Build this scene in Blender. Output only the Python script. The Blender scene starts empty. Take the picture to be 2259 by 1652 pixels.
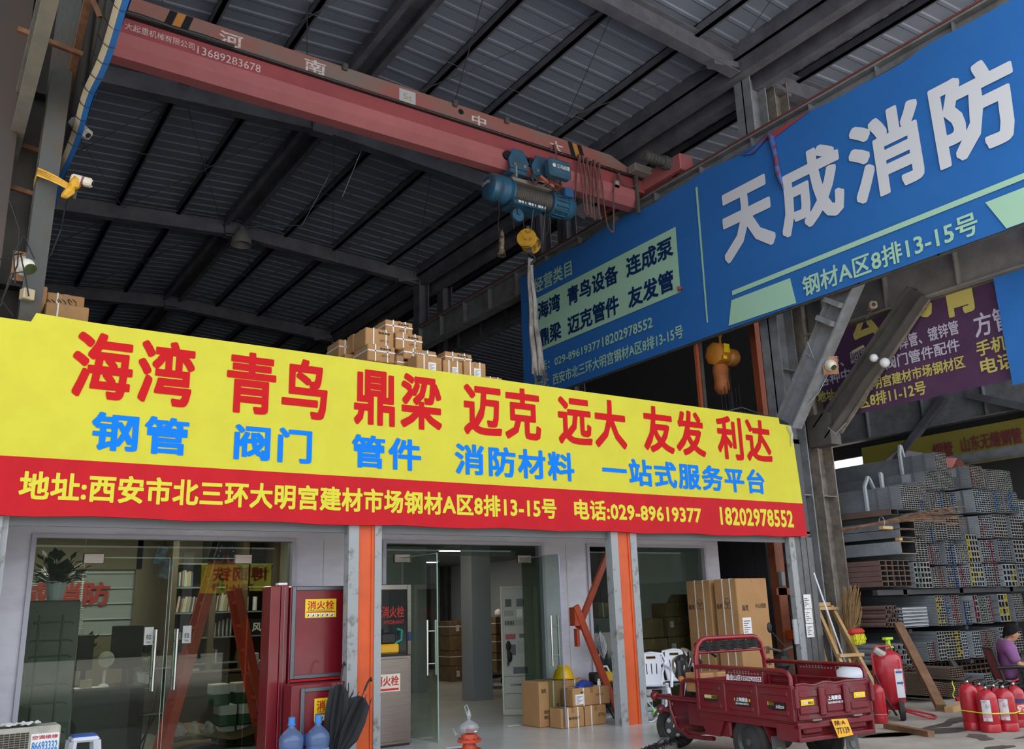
import bpy, math, random
from mathutils import Vector, Matrix
random.seed(7)
scene = bpy.context.scene
C = scene.collection
PI = math.pi
R = math.radians

# ---------------------------------------------------------------- camera
cam_d = bpy.data.cameras.new('camera')
cam_d.sensor_width = 36
cam_d.lens = 31.045
cam_d.clip_end = 300
cam = bpy.data.objects.new('camera', cam_d)
C.objects.link(cam)
scene.camera = cam
def camera_pose(yaw, pitch, roll, loc):
    f = Vector((math.sin(yaw)*math.cos(pitch), math.cos(yaw)*math.cos(pitch), math.sin(pitch)))
    r0 = Vector((math.cos(yaw), -math.sin(yaw), 0)); u0 = r0.cross(f)
    r = r0*math.cos(roll) + u0*math.sin(roll); u = -r0*math.sin(roll) + u0*math.cos(roll)
    m = Matrix((r, u, -f)).transposed().to_4x4(); m.translation = loc
    return m
cam.matrix_world = camera_pose(0.59921914, 0.25974278, -0.03164727, (0, 0, 1.6))

# ---------------------------------------------------------------- sky and exposure
world = bpy.data.worlds.new('overcast_sky')
scene.world = world
world.use_nodes = True
bg = world.node_tree.nodes['Background']
bg.inputs[0].default_value = (0.86, 0.92, 1.0, 1)
bg.inputs[1].default_value = 1.0
sun_d = bpy.data.lights.new('hazy_sun', 'SUN')
sun_d.energy = 6.0; sun_d.angle = R(20); sun_d.color = (1, .97, .93)
sun = bpy.data.objects.new('hazy_sun', sun_d); C.objects.link(sun)
sun.rotation_euler = (R(-28), 0, R(-8))       # high sun from behind the hall: it only reaches the open street
scene.view_settings.view_transform = 'Standard'
scene.view_settings.look = 'None'
scene.view_settings.gamma = 1
scene.view_settings.use_curve_mapping = False
scene.view_settings.exposure = 1.2
scene.cycles.max_bounces = 7
scene.cycles.diffuse_bounces = 4
scene.cycles.transparent_max_bounces = 24
scene.cycles.caustics_reflective = False
scene.cycles.caustics_refractive = False

# ---------------------------------------------------------------- materials
MATS = {}
def srgb(c):
    if isinstance(c, str):
        c = [int(c[i:i+2], 16)/255 for i in (0, 2, 4)]
    return tuple((x/12.92 if x <= .04045 else ((x+.055)/1.055)**2.4) for x in c) + (1,)
def mat(name, col, rough=.6, metal=0., col2=None, scale=6., lo=.4, hi=.62, bump=0., bscale=None, stretch=None, coat=0., spec=.5, detail=6):
    if name in MATS: return MATS[name]
    m = bpy.data.materials.new(name); m.use_nodes = True; MATS[name] = m
    nt = m.node_tree; N = nt.nodes; L = nt.links
    b = N['Principled BSDF']
    b.inputs['Base Color'].default_value = srgb(col)
    b.inputs['Roughness'].default_value = rough
    b.inputs['Metallic'].default_value = metal
    b.inputs['Specular IOR Level'].default_value = spec
    if coat: b.inputs['Coat Weight'].default_value = coat; b.inputs['Coat Roughness'].default_value = .1
    if col2 or bump:
        tc = N.new('ShaderNodeTexCoord'); mp = N.new('ShaderNodeMapping')
        L.new(tc.outputs['Object'], mp.inputs[0])
        if stretch: mp.inputs['Scale'].default_value = stretch
    if col2:
        n = N.new('ShaderNodeTexNoise'); n.inputs['Scale'].default_value = scale; n.inputs['Detail'].default_value = detail; n.inputs['Roughness'].default_value = .65
        L.new(mp.outputs[0], n.inputs[0])
        r = N.new('ShaderNodeValToRGB'); r.color_ramp.elements[0].position = lo; r.color_ramp.elements[1].position = hi
        r.color_ramp.elements[0].color = srgb(col); r.color_ramp.elements[1].color = srgb(col2)
        L.new(n.outputs[0], r.inputs[0]); L.new(r.outputs[0], b.inputs['Base Color'])
    if bump:
        n2 = N.new('ShaderNodeTexNoise'); n2.inputs['Scale'].default_value = bscale or scale*3; n2.inputs['Detail'].default_value = 4
        L.new(mp.outputs[0], n2.inputs[0])
        bp = N.new('ShaderNodeBump'); bp.inputs['Strength'].default_value = bump; bp.inputs['Distance'].default_value = .02
        L.new(n2.outputs[0], bp.inputs['Height']); L.new(bp.outputs[0], b.inputs['Normal'])
    return m
def glow(name, col, s):
    m = bpy.data.materials.new(name); m.use_nodes = True
    b = m.node_tree.nodes['Principled BSDF']
    b.inputs['Base Color'].default_value = srgb(col)
    b.inputs['Emission Color'].default_value = srgb(col); b.inputs['Emission Strength'].default_value = s
    return m
def glass(name, tint, refl=1.0, milk=None, mf=0):
    m = bpy.data.materials.new(name); m.use_nodes = True
    nt = m.node_tree; N = nt.nodes; L = nt.links
    N.remove(N['Principled BSDF'])
    t = N.new('ShaderNodeBsdfTransparent'); t.inputs[0].default_value = srgb(tint)
    g = N.new('ShaderNodeBsdfGlossy'); g.inputs['Roughness'].default_value = .0
    f = N.new('ShaderNodeLayerWeight'); f.inputs[0].default_value = .5
    pw = N.new('ShaderNodeMath'); pw.operation = 'POWER'; pw.inputs[1].default_value = 4.5
    mu = N.new('ShaderNodeMath'); mu.operation = 'MULTIPLY_ADD'; mu.inputs[1].default_value = .8; mu.inputs[2].default_value = .045*refl; mu.use_clamp = True
    mx = N.new('ShaderNodeMixShader')
    L.new(f.outputs['Facing'], pw.inputs[0]); L.new(pw.outputs[0], mu.inputs[0]); L.new(mu.outputs[0], mx.inputs[0]); L.new(t.outputs[0], mx.inputs[1]); L.new(g.outputs[0], mx.inputs[2])
    out = mx.outputs[0]
    if milk:
        df = N.new('ShaderNodeBsdfDiffuse'); df.inputs[0].default_value = srgb(milk); m2 = N.new('ShaderNodeMixShader'); m2.inputs[0].default_value = mf
        L.new(out, m2.inputs[1]); L.new(df.outputs[0], m2.inputs[2]); out = m2.outputs[0]
    L.new(out, N['Material Output'].inputs[0])
    return m
GLASS = glass('shopfront_glass', 'dce4de', .5)
BOTTLE = glass('blue_bottle_plastic', 'c4d4ee', 1.5, '88a8d8', .3)
PLASTIC = glass('clear_plastic', 'eef0f2', 1.5, 'd8dce0', .3)
STEEL = mat('dusty_dark_steel', '4a4744', .75, 0, '5c5854', 2.2, .35, .7, .15, 30)
FRAME = mat('roof_frame_steel', '66666e', .75, 0, '54525a', 1.5)
ROOFM = mat('roof_sheet', '7a8090', .6, 0, '8a90a0', .7, .3, .75)
PALE = mat('pale_steel', '83868c', .6, 0, '6a6763', 3, .4, .7, .1, 20)
RUST = mat('rusted_steel', '68635d', .9, 0, '8e8478', 5, .35, .65, .4, 40)
RUSTBR = mat('rust_brown', '6b4a38', .85, 0, '8a5f42', 8)
BRACE = mat('grey_brace', '4e504f', .8, 0, '54463a', 3.5, .5, .66, .35, 25, (1, 1, .5))
CONC = mat('concrete_floor', '8a8680', .85, 0, '6e6a64', 1.3, .3, .75, .25, 18)
SLAB = mat('polished_slab', 'c6c7c4', .22, 0, 'b4b5b2', 1.5, .3, .7, .05, 4)
ASPH = mat('street_concrete', 'b4aca0', .9, 0, '8e867c', .8, .38, .68, .4, 14)
OIL = mat('oil_stain', '4c4743', .6, 0, '5e5852', 4)
RED = mat('tricycle_red', '741622', .35, .1, '6a3436', 3.5, .45, .75, .05, 12, coat=.2)
CRANE = mat('crane_red', 'b4686a', .6, 0, 'a86060', 1.4, .4, .7)
CRANED = mat('crane_red_dusty', '9c5c54', .75, 0, '77736a', 1.2, .4, .66, stretch=(.5, 1, 1.4))
ORANGE = mat('orange_paint', 'd85a22', .5, 0, 'c24c1c', 2, .35, .7, .05, 14)
ORANGED = mat('dull_orange_paint', '94502f', .6, 0, '7c4128', 4)
JAMB = mat('chipped_grey_paint', '9a9ea0', .55, 0, '77736c', 7, .55, .66, .1, 20)
WHITE = mat('white_plastic', 'e6e8f0', .4)
WPAPER = mat('white_paper', 'e8e6e6', .8)
BLACK = mat('black', '141416', .5)
RUBBER = mat('tyre_rubber', '2b2a29', .85, 0, '3c3a37', 6)
CHROME = mat('stainless', 'c8c8c8', .22, 1)
BRUSH = mat('brushed_stainless', '8c827b', .38, 1, '968c85', 3, stretch=(1, 1, 30))
ALU = mat('grey_aluminium', '6a6e74', .4, .6)
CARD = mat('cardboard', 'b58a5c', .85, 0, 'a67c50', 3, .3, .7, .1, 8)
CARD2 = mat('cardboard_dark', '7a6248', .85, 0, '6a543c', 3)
TAPE = mat('white_strap', 'e4e2de', .5)
BROWNT = mat('packing_tape', '9a6f44', .35)
INK = mat('black_ink', '3a3028', .8)
YEL = mat('banner_yellow', 'd2cc42', .5, 0, 'cec640', 3, spec=.12)
BRED = mat('banner_red', 'c41e28', .5, 0, 'bc1c26', 3, spec=.12)
TRED = mat('banner_letter_red', 'c41a20', .6, spec=.12)
TBLUE = mat('banner_letter_blue', '0a7ce8', .6, spec=.12)
TYEL = mat('banner_letter_yellow', 'dcd242', .5, spec=.12)
BLUE = mat('banner_blue', '3572bc', .45, 0, '3878c4', .8, .3, .7, .12, 3, (1, .4, 2.2), spec=.12)
MINT = mat('banner_mint', 'b4e0c4', .5, spec=.12)
OFFW = mat('banner_white', 'e4e6ec', .5, spec=.12)
NAVY = mat('banner_navy', '1d3566', .5, spec=.12)
PURP = mat('banner_purple', '5b3f5c', .6, 0, '543a56', 2, spec=.12)
PYEL = mat('banner_dull_yellow', 'c9bb6a', .6, spec=.12)
PGREY = mat('banner_lilac_white', 'c6bfd0', .6, spec=.12)
WALLW = mat('marbled_wall_panel', 'd2d0da', .4, 0, 'c4c1cd', 1.1, .45, .6, stretch=(1, 1, 2.5))
INWALL = mat('interior_wall', 'c2cad4', .5)
INCEIL = mat('interior_ceiling', '6e7272', .7)
WOODL = mat('pale_timber', 'c9a878', .7, 0, 'b98f5c', 4, .35, .7, stretch=(1, 1, .15))
WOODB = mat('brown_timber', '7c5a42', .8, 0, '8e6b50', 5)
GALV = mat('galvanised_steel', '8a8f94', .6, 0, '767b80', 2)
GALVL = mat('bright_galvanised', 'a2a8ad', .5, 0, '8d9399', 3)
BROWNS = mat('brown_steel', '6e5650', .7, 0, '7a6058', 4)
HOLE = mat('tube_inside_shade', '2b2c30', .9)  # shade inside the tube ends, put into the colour of the inner faces
EXTRED = mat('extinguisher_red', 'b8202c', .3, 0, 'b02a36', 5, coat=.3)
HYD = mat('cabinet_red', '7c1624', .3, 0, '70121f', 2, coat=.3)
CYAN = mat('hoist_blue', '30607c', .4, 0, '3c4c54', 4, .45, .7, coat=.15)
HOOKY = mat('hook_yellow', 'c09020', .5, 0, '4c3c1c', 6, .5, .62)
LABELY = mat('sticker_yellow', 'f0cc1c', .4)

# ---------------------------------------------------------------- mesh helpers
class M:
    """collects shapes in world coordinates; obj() makes them ONE mesh object"""
    def __init__(s): s.v = []; s.f = []; s.mi = []; s.cur = 0
    def add(s, vs, fs):
        o = len(s.v); s.v += [tuple(v) for v in vs]
        s.f += [tuple(o+i for i in f) for f in fs]; s.mi += [s.cur]*len(fs); return s
    def bx(s, x0, x1, y0, y1, z0, z1, mx=None):
        vs = [Vector((x, y, z)) for z in (z0, z1) for x, y in ((x0, y0), (x1, y0), (x1, y1), (x0, y1))]
        if mx is not None: vs = [mx @ v for v in vs]
        return s.add(vs, [(3, 2, 1, 0), (4, 5, 6, 7), (0, 1, 5, 4), (1, 2, 6, 5), (2, 3, 7, 6), (3, 0, 4, 7)])
    def rbx(s, x0, x1, y0, y1, z0, z1, r, mx=None):
        """box with chamfered edges"""
        cx, cy, cz = (x0+x1)/2, (y0+y1)/2, (z0+z1)/2; hx, hy, hz = (x1-x0)/2, (y1-y0)/2, (z1-z0)/2
        r = min(r, hx*.9, hy*.9, hz*.9); vs = []; idx = {}
        for sx in (-1, 1):
            for sy in (-1, 1):
                for sz in (-1, 1):
                    for a in range(3):
                        d = [hx-r, hy-r, hz-r]; d[a] += r
                        idx[(sx, sy, sz, a)] = len(vs)
                        v = Vector((cx+sx*d[0], cy+sy*d[1], cz+sz*d[2])); vs.append(mx @ v if mx is not None else v)
        fs = []
        sg = (-1, 1)
        for a in range(3):
            b, c = (a+1) % 3, (a+2) % 3
            for q in sg:
                def k(sb, sc, ax, q=q, a=a, b=b, c=c):
                    t = [0, 0, 0]; t[a] = q; t[b] = sb; t[c] = sc; return idx[(t[0], t[1], t[2], ax)]
                f = [k(-1, -1, a), k(1, -1, a), k(1, 1, a), k(-1, 1, a)]
                fs.append(f if q > 0 else f[::-1])
            for sb in sg:
                for sc in sg:
                    def e(q, ax, sb=sb, sc=sc, a=a, b=b, c=c):
                        t = [0, 0, 0]; t[a] = q; t[b] = sb; t[c] = sc; return idx[(t[0], t[1], t[2], ax)]
                    f = [e(-1, b), e(1, b), e(1, c), e(-1, c)]
                    fs.append(f if sb*sc > 0 else f[::-1])
        for sx in sg:
            for sy in sg:
                for sz in sg:
                    f = [idx[(sx, sy, sz, 0)], idx[(sx, sy, sz, 1)], idx[(sx, sy, sz, 2)]]
                    fs.append(f if sx*sy*sz > 0 else f[::-1])
        return s.add(vs, fs)
    def bar(s, p, q, w, h, up=(0, 0, 1)):
        p, q = Vector(p), Vector(q); d = (q-p).normalized(); up = Vector(up)
        x = d.cross(up)
        if x.length < 1e-4: x = d.cross(Vector((1, 0, 0)))
        x.normalize(); y = x.cross(d)
        vs = [c + x*a*w/2 + y*b*h/2 for c in (p, q) for a, b in ((-1, -1), (1, -1), (1, 1), (-1, 1))]
        return s.add(vs, [(3, 2, 1, 0), (4, 5, 6, 7), (0, 1, 5, 4), (1, 2, 6, 5), (2, 3, 7, 6), (3, 0, 4, 7)])
    def hbar(s, p, q, w, h, t=.02, up=(0, 0, 1)):
        """H section: flanges of width w at +-h/2 along up, one web"""
        p, q = Vector(p), Vector(q); d = (q-p).normalized(); x = d.cross(Vector(up)).normalized(); y = x.cross(d)
        s.bar(p+y*(h/2-t/2), q+y*(h/2-t/2), w, t, up); s.bar(p-y*(h/2-t/2), q-y*(h/2-t/2), w, t, up)
        return s.bar(p, q, t, h-2*t, up)
    def tube(s, pts, r, n=8, cap=True, closed=False):
        P = [Vector(p) for p in pts]; m = len(P); rs = r if isinstance(r, (list, tuple)) else [r]*m
        rings = []; px = None
        for i, p in enumerate(P):
            if closed: d = P[(i+1) % m]-P[i-1]
            else: d = (P[min(i+1, m-1)]-P[max(i-1, 0)])
            if d.length < 1e-9: d = Vector((0, 0, 1))
            d.normalize()
            if px is None:
                px = d.cross(Vector((0, 0, 1)))
                if px.length < 1e-3: px = d.cross(Vector((1, 0, 0)))
            else: px = px - d*px.dot(d)
            if px.length < 1e-6: px = d.orthogonal()
            px.normalize(); py = d.cross(px)
            rings.append([p + (px*math.cos(2*PI*k/n)+py*math.sin(2*PI*k/n))*rs[i] for k in range(n)])
        vs = [v for g in rings for v in g]; fs = []
        for i in range(m if closed else m-1):
            j = (i+1) % m
            for k in range(n):
                fs.append((i*n+k, i*n+(k+1) % n, j*n+(k+1) % n, j*n+k))
        if cap and not closed: fs += [tuple(range(n))[::-1], tuple((m-1)*n+k for k in range(n))]
        return s.add(vs, fs)
    def lathe(s, prof, c=(0, 0, 0), axis=(0, 0, 1), n=20, cap=True):
        a = Vector(axis).normalized(); x = a.orthogonal().normalized(); y = a.cross(x); c = Vector(c)
        vs = [c + a*h + (x*math.cos(2*PI*k/n)+y*math.sin(2*PI*k/n))*max(r, 1e-4) for r, h in prof for k in range(n)]
        fs = [(i*n+k, i*n+(k+1) % n, (i+1)*n+(k+1) % n, (i+1)*n+k) for i in range(len(prof)-1) for k in range(n)]
        if cap: fs += [tuple(range(n))[::-1], tuple((len(prof)-1)*n+k for k in range(n))]
        return s.add(vs, fs)
    def cyl(s, p, q, r, n=14):
        p, q = Vector(p), Vector(q)
        return s.lathe([(r, 0), (r, (q-p).length)], p, q-p, n)
    def ball(s, c, r, n=14, sc=(1, 1, 1)):
        c = Vector(c); vs = []; m = n//2
        for i in range(m+1):
            t = PI*i/m
            for k in range(n):
                a = 2*PI*k/n; vs.append(c+Vector((r*sc[0]*math.sin(t)*math.cos(a), r*sc[1]*math.sin(t)*math.sin(a), -r*sc[2]*math.cos(t))))
        return s.add(vs, [(i*n+k, i*n+(k+1) % n, (i+1)*n+(k+1) % n, (i+1)*n+k) for i in range(m) for k in range(n)])
    def poly(s, pts, ext):
        """polygon pts (3D list) extruded by vector ext"""
        P = [Vector(p) for p in pts]; e = Vector(ext); n = len(P)
        return s.add(P+[p+e for p in P], [tuple(range(n))[::-1], tuple(range(n, 2*n))]+[(i, (i+1) % n, n+(i+1) % n, n+i) for i in range(n)])
    def quad(s, *p): return s.add(p, [tuple(range(len(p)))])
    def grid(s, fn, nu, nv):
        vs = [fn(i/nu, j/nv) for j in range(nv+1) for i in range(nu+1)]; w = nu+1
        return s.add(vs, [(j*w+i, j*w+i+1, (j+1)*w+i+1, (j+1)*w+i) for j in range(nv) for i in range(nu)])
    def xf(s, mx, start=0):
        s.v[start:] = [tuple(mx @ Vector(v)) for v in s.v[start:]]; return s

def wm(o):
    m = Matrix.Identity(4)
    while o is not None: m = o.matrix_basis @ m; o = o.parent
    return m
def obj(name, m, material, parent=None, smooth=None):
    me = bpy.data.meshes.new(name); me.from_pydata(m.v, [], m.f)
    ms = material if isinstance(material, (list, tuple)) else [material]
    for x in ms: me.materials.append(x)
    if len(ms) > 1: me.polygons.foreach_set('material_index', m.mi)
    me.validate()
    if parent is not None: me.transform(wm(parent).inverted())
    if smooth is not None:
        me.polygons.foreach_set('use_smooth', [True]*len(me.polygons)); me.set_sharp_from_angle(angle=R(smooth))
    me.update()
    o = bpy.data.objects.new(name, me); C.objects.link(o)
    if parent is not None: o.parent = parent
    return o
def tag(o, label, cat, group=None, kind=None):
    o['label'] = label; o['category'] = cat
    if group: o['group'] = group
    if kind: o['kind'] = kind
    return o
def thing(name, label, cat, loc=(0, 0, 0), rz=0, group=None, kind=None):
    o = bpy.data.objects.new(name, None); o.empty_display_size = .1; C.objects.link(o)
    o.location = loc; o.rotation_euler = (0, 0, rz)
    return tag(o, label, cat, group, kind)
def struct(name, m, material, label, cat, smooth=None):
    return tag(obj(name, m, material, None, smooth), label, cat, None, 'structure')
def dup(o, loc, rz=0, label=None, group=None, scale=None):
    r = o.copy(); C.objects.link(r); r.location = loc; r.rotation_euler = (0, 0, rz)
    if label: r['label'] = label
    if group: r['group'] = group
    if scale: r.scale = scale
    for ch in list(o.children):
        c = ch.copy(); C.objects.link(c); c.parent = r
        for g in list(ch.children):
            d = g.copy(); C.objects.link(d); d.parent = c
    return r
def rotz(a, c=(0, 0, 0)):
    return Matrix.Translation(c) @ Matrix.Rotation(a, 4, 'Z')

# ---------------------------------------------------------------- lettering
GLY = {}; SPACING = [1.0]
def glyphs(text, bold):
    k = (text, bold, SPACING[0])
    if k not in GLY:
        c = bpy.data.curves.new('lettering', 'FONT'); c.body = text; c.offset = bold; c.resolution_u = 2; c.space_character = SPACING[0]; c.fill_mode = 'FRONT'
        o = bpy.data.objects.new('lettering', c); C.objects.link(o)
        bpy.context.view_layer.update()
        me = bpy.data.meshes.new_from_object(o)
        GLY[k] = ([v.co.copy() for v in me.vertices], [tuple(p.vertices) for p in me.polygons])
        bpy.data.objects.remove(o); bpy.data.curves.remove(c); bpy.data.meshes.remove(me)
    return GLY[k]
def write(m, text, p0, u, v, w, h, bold=.02, eps=.004, fit=True, shear=0):
    """text in plane: lower-left corner p0, unit axes u, v, filling w x h"""
    vs, fs = glyphs(text, 0)
    if not vs: return m
    if bold > .004:      # heavier strokes: copies spread around the stroke
        n0 = len(vs); q = 4 if bold < .026 else 22
        an = [2*PI*(k+.5)/q for k in range(q)]; rr = [bold/(abs(math.cos(a))**5+abs(math.sin(a))**5)**.2 for a in an]
        ofs = [(r*math.cos(a), r*math.sin(a)) for r, a in zip(rr, an)]
        fs = [tuple(i+k*n0 for i in f) for k in range(len(ofs)) for f in fs]
        vs = [Vector((a.x+dx, a.y+dy, i*.0005*4/q)) for i, (dx, dy) in enumerate(ofs) for a in vs]
    x0 = min(a.x for a in vs); x1 = max(a.x for a in vs); y0 = min(a.y for a in vs); y1 = max(a.y for a in vs)
    p0, u, v = Vector(p0), Vector(u), Vector(v); n = u.cross(v).normalized()
    return m.add([p0 + u*((a.x-x0)/(x1-x0)*w + shear*(a.y-y0)/(y1-y0)*h) + v*((a.y-y0)/(y1-y0)*h) + n*(eps+a.z) for a in vs], fs)
def letters(parent, lines, u, v, material, bold=.02, eps=.004, name='lettering'):
    """lines: (text, p0, w, h)"""
    for t, p0, w, h in lines: o = obj(name, write(M(), t, p0, u, v, w, h, bold, eps), material, parent)
    return o
UX, UY, UZ = Vector((1, 0, 0)), Vector((0, 1, 0)), Vector((0, 0, 1))
# ================================================================ SETTING
RX, RS = 6.95, .065                       # ridge x, roof slope
def zr(x): return 13.28 - RS*abs(x-RX)   # underside of the roof sheet
FR = (3.4, 10.65, 17.85, 24.72, 32.1)
BACK = 39.2
def sheet(m, x0, x1, zf, y0, y1, pitch=.42):
    """ribbed roof sheet: trapezoid ribs across x"""
    ys = []; y = y0
    while y < y1:
        ys += [(y, 0), (y+.29, 0), (y+.315, .024), (y+.385, .024)]; y += pitch
    vs = []; fs = []
    for y, d in ys:
        vs += [(x0, y, zf(x0)-d), (x1, y, zf(x1)-d)]
    for i in range(len(ys)-1): fs.append((2*i, 2*i+1, 2*i+3, 2*i+2))
    m.add(vs, fs)
    m.add([(x0, y0, zf(x0)+.05), (x1, y0, zf(x1)+.05), (x1, y1+.4, zf(x1)+.05), (x0, y1+.4, zf(x0)+.05)], [(0, 1, 2, 3)])
m = M(); sheet(m, .75, RX, zr, 3.0, BACK); struct('roof', m, ROOFM, 'grey ribbed roof sheeting of the crane hall, slope left of the ridge', 'roof')
m = M(); sheet(m, RX, 13.15, zr, 3.0, BACK); struct('roof', m, ROOFM, 'grey ribbed roof sheeting of the crane hall, slope right of the ridge', 'roof')
zr2 = lambda x: 13.28 - RS*abs(x-20.2)
m = M(); sheet(m, 14.05, 20.2, zr2, 3.0, BACK); sheet(m, 20.2, 26.5, zr2, 3.0, BACK)
struct('roof', m, ROOFM, 'roof sheeting of the neighbouring steel yard beyond the blue banner', 'roof')
zr3 = lambda x: 13.28 - RS*abs(x+6.2)
m = M(); sheet(m, -6.2, .1, zr3, 3.0, BACK); sheet(m, -24, -6.2, zr3, 3.0, BACK); struct('roof', m, ROOFM, 'roof sheeting of the hall left of the left gantry, far slope extended to block light', 'roof')  # far slope stretched out of view to shut out sky light from the left
# rafters
def rafters(y, xa, xr, xb, lab):
    m = M(); zt = 12.6
    for x in (xa, xb):
        z = zt+.25 - RS*abs(x-xr)
        m.hbar((x, y, z), (xr, y, zt+.25), .26, .5, .03)
        m.bar((x, y, z-.05), (x+(xr-x)*.12, y, z-.28+RS*abs(x-xr)*.12), .22, .12)
    m.bx(xr-.25, xr+.25, y-.13, y+.13, zt-.06, zt+.4)
    return struct('portal_frame', m, FRAME, lab, 'portal frame')
rlab = ('nearest to the street', 'above the red crane', 'just behind the red crane', 'carrying the bell lamp', 'farthest back')
for y, l in zip(FR, rlab): rafters(y, .75, RX, 13.15, 'dark steel roof frame across the crane hall, ' + l)
for y, l in zip(FR[:3], rlab): rafters(y, 14.05, 20.2, 26.3, 'dark roof frame across the neighbouring steel yard, ' + l)
# purlins along the hall
def purlin(x, z, lab, w=.09, h=.22, mat_=FRAME):
    m = M(); m.bx(x-w/2, x+w/2, 3.0, BACK, z-h, z); m.bx(x-w/2, x+w, 3.0, BACK, z-h, z-h+.02); m.bx(x-w/2, x+w, 3.0, BACK, z-.02, z)
    struct('purlin', m, mat_, lab, 'purlin')
order = ('beside the ridge', 'second from the ridge', 'beside the gutter')
for side, nm in ((-1, 'left'), (1, 'right')):
    for i in range(3):
        x = RX + side*(1.6, 3.2, 5.1)[i]
        purlin(x, zr(x)-.03, 'long roof purlin on the %s slope, %s' % (nm, order[i]))
for i in range(4):
    x = 15.2+1.45*i; purlin(x, zr2(x)-.03, 'purlin under the neighbouring yard roof, number %s from the blue banner' % ('one', 'two', 'three', 'four')[i])
m = M()
for x in (RX-.27, RX+.22): m.bx(x, x+.06, 3.0, BACK, 12.9, 13.2); m.bx(x-.04, x+.1, 3.0, BACK, 12.86, 12.9)
m.bx(RX-.25, RX+.25, 3.0, BACK, 13.14, 13.18)
struct('ridge_beam', m, FRAME, 'broad dark double beam running along the ridge of the hall', 'ridge beam')
# sag rods and wind braces
m = M()
for b in range(len(FR)-1):
    ya, yb = FR[b], FR[b+1]
    for y in ((ya+yb)/2,):
        for s in (-1, 1): m.tube([(RX+s*.3, y, zr(RX)-.3), (RX+s*6, y, zr(RX+6)-.3)], .008, 5)
    for s in (-1, 1):
        for (xa, xb) in ((.4, 3.1), (3.1, 6.0)):
            for p, q in (((xa, ya), (xb, yb)), ((xb, ya), (xa, yb))):
                zz = lambda x: zr(RX+s*x)-.36
                m.tube([(RX+s*p[0], p[1]+.15, zz(p[0])), (RX+s*(p[0]+q[0])/2, (p[1]+q[1])/2, zz((p[0]+q[0])/2)-.05), (RX+s*q[0], q[1]-.15, zz(q[0]))], .011, 5)
struct('roof_bracing', m, FRAME, 'thin steel cross rods bracing the hall roof between frames', 'bracing')
# gutters
for (x0, x1, lab) in ((13.12, 14.08, 'right'), (-.05, .8, 'left')):
    m = M(); m.bx(x0, x1, 3.0, BACK, 12.5, 12.54); m.bx(x0, x0+.04, 3.0, BACK, 12.5, 12.9); m.bx(x1-.04, x1, 3.0, BACK, 12.5, 12.9)
    m.bx(x0+.1, x0+.34, 3.0, BACK, 12.22, 12.5); m.bx(x1-.32, x1-.1, 3.0, BACK, 12.1, 12.5)
    struct('valley_gutter', m, FRAME, 'dark valley gutter with eaves beams above the %s gantry' % lab, 'gutter')
# columns
def hcol(x, y, z0, z1, material, lab, w=.36, d=.42):
    m = M()
    m.bx(x-w/2, x-w/2+.03, y-d/2, y+d/2, z0, z1); m.bx(x+w/2-.03, x+w/2, y-d/2, y+d/2, z0, z1); m.bx(x-w/2, x+w/2, y-.015, y+.015, z0, z1)
    z = z0+1.2
    while z < z1: m.bx(x-w/2+.03, x+w/2-.03, y-d/2+.02, y+d/2-.02, z, z+.02); z += 2.4
    return struct('steel_column', m, material, lab, 'column')
hcol(13.68, 10.75, -.12, 12.35, PALE, 'grey steel column of the crane hall at the right end of the yellow banner', .5)
hcol(14.42, 10.75, -.12, 12.45, RUST, 'rough rusted column of the steel yard beside the pale column', .46, .45)
for y, l in ((17.85, 'behind the far end of the blue banner'), (24.72, 'beyond the cartons on the shop roof'), (32.1, 'deepest in the hall')):
    hcol(13.3, y, 0, 12.3, FRAME, 'dark column of the right row, ' + l)
    hcol(14.2, y, 0, 12.3, FRAME, 'dark column of the neighbouring yard, ' + l)
    hcol(.62, y, 0, 12.3, FRAME, 'dark column of the left row, ' + l)
hcol(.62, 10.75, 4.0, 12.5, STEEL, 'column standing behind the leaning brace at the left')
# girders: right gantry A (crane hall), gantry B (steel yard), left gantry
def girder(x, z0, z1, y0, y1, material, lab, side, stiff=1.4, w=.32):
    m = M(); m.bx(x-w/2, x+w/2, y0, y1, z1-.04, z1); m.bx(x-w/2, x+w/2, y0, y1, z0, z0+.04); m.bx(x-.012, x+.012, y0, y1, z0, z1)
    y = y0+.3
    while y < y1: m.bx(x-w/2+.02, x+w/2-.02, y, y+.03, z0+.03, z1-.03); y += stiff
    return struct('runway_girder', m, material, lab, 'crane girder')
girder(13.12, 9.85, 10.58, 3.0, BACK, PALE, 'grey crane runway girder behind the top of the blue banner', -1)
m = M(); m.bx(13.08, 13.16, 3.0, BACK, 10.58, 10.66); m.bx(13.06, 13.18, 3.0, BACK, 10.66, 10.7)
struct('crane_rail', m, mat('rail_rust', '8a5048', .5, .2), 'thin reddish crane rail on top of the right runway girder', 'rail')
girder(14.32, 9.9, 10.5, 11.0, BACK, FRAME, 'dark runway girder of the neighbouring yard deep in the hall', -1)
girder(14.35, 6.62, 7.75, 3.0, 10.5, mat('rough_girder', '8c8680', .9, 0, '6c665f', 1.6, .35, .7, .3, 20), 'deep rough steel girder between the blue and the purple banner', -1, 1.35)
girder(.74, 9.85, 10.58, 3.0, BACK, STEEL, 'runway girder above the left banner', 1)
m = M(); m.bx(.7, .78, 3.0, BACK, 10.58, 10.68); struct('crane_rail', m, MATS['rail_rust'], 'crane rail on the left runway girder', 'rail')
m = M(); m.hbar((.46, 3.0, 7.0), (.46, BACK, 7.0), .13, .5, .03); struct('runway_girder', m, mat('dusty_girder', '7c7a74', .9, 0, '8c857a', 3), 'pale dusty girder strip at the upper left between two columns', 'crane girder')
girder(25.2, 6.5, 7.7, 3.0, 30, PALE, 'far grey girder with stiffeners across the steel yard', 1, 1.9)
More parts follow.
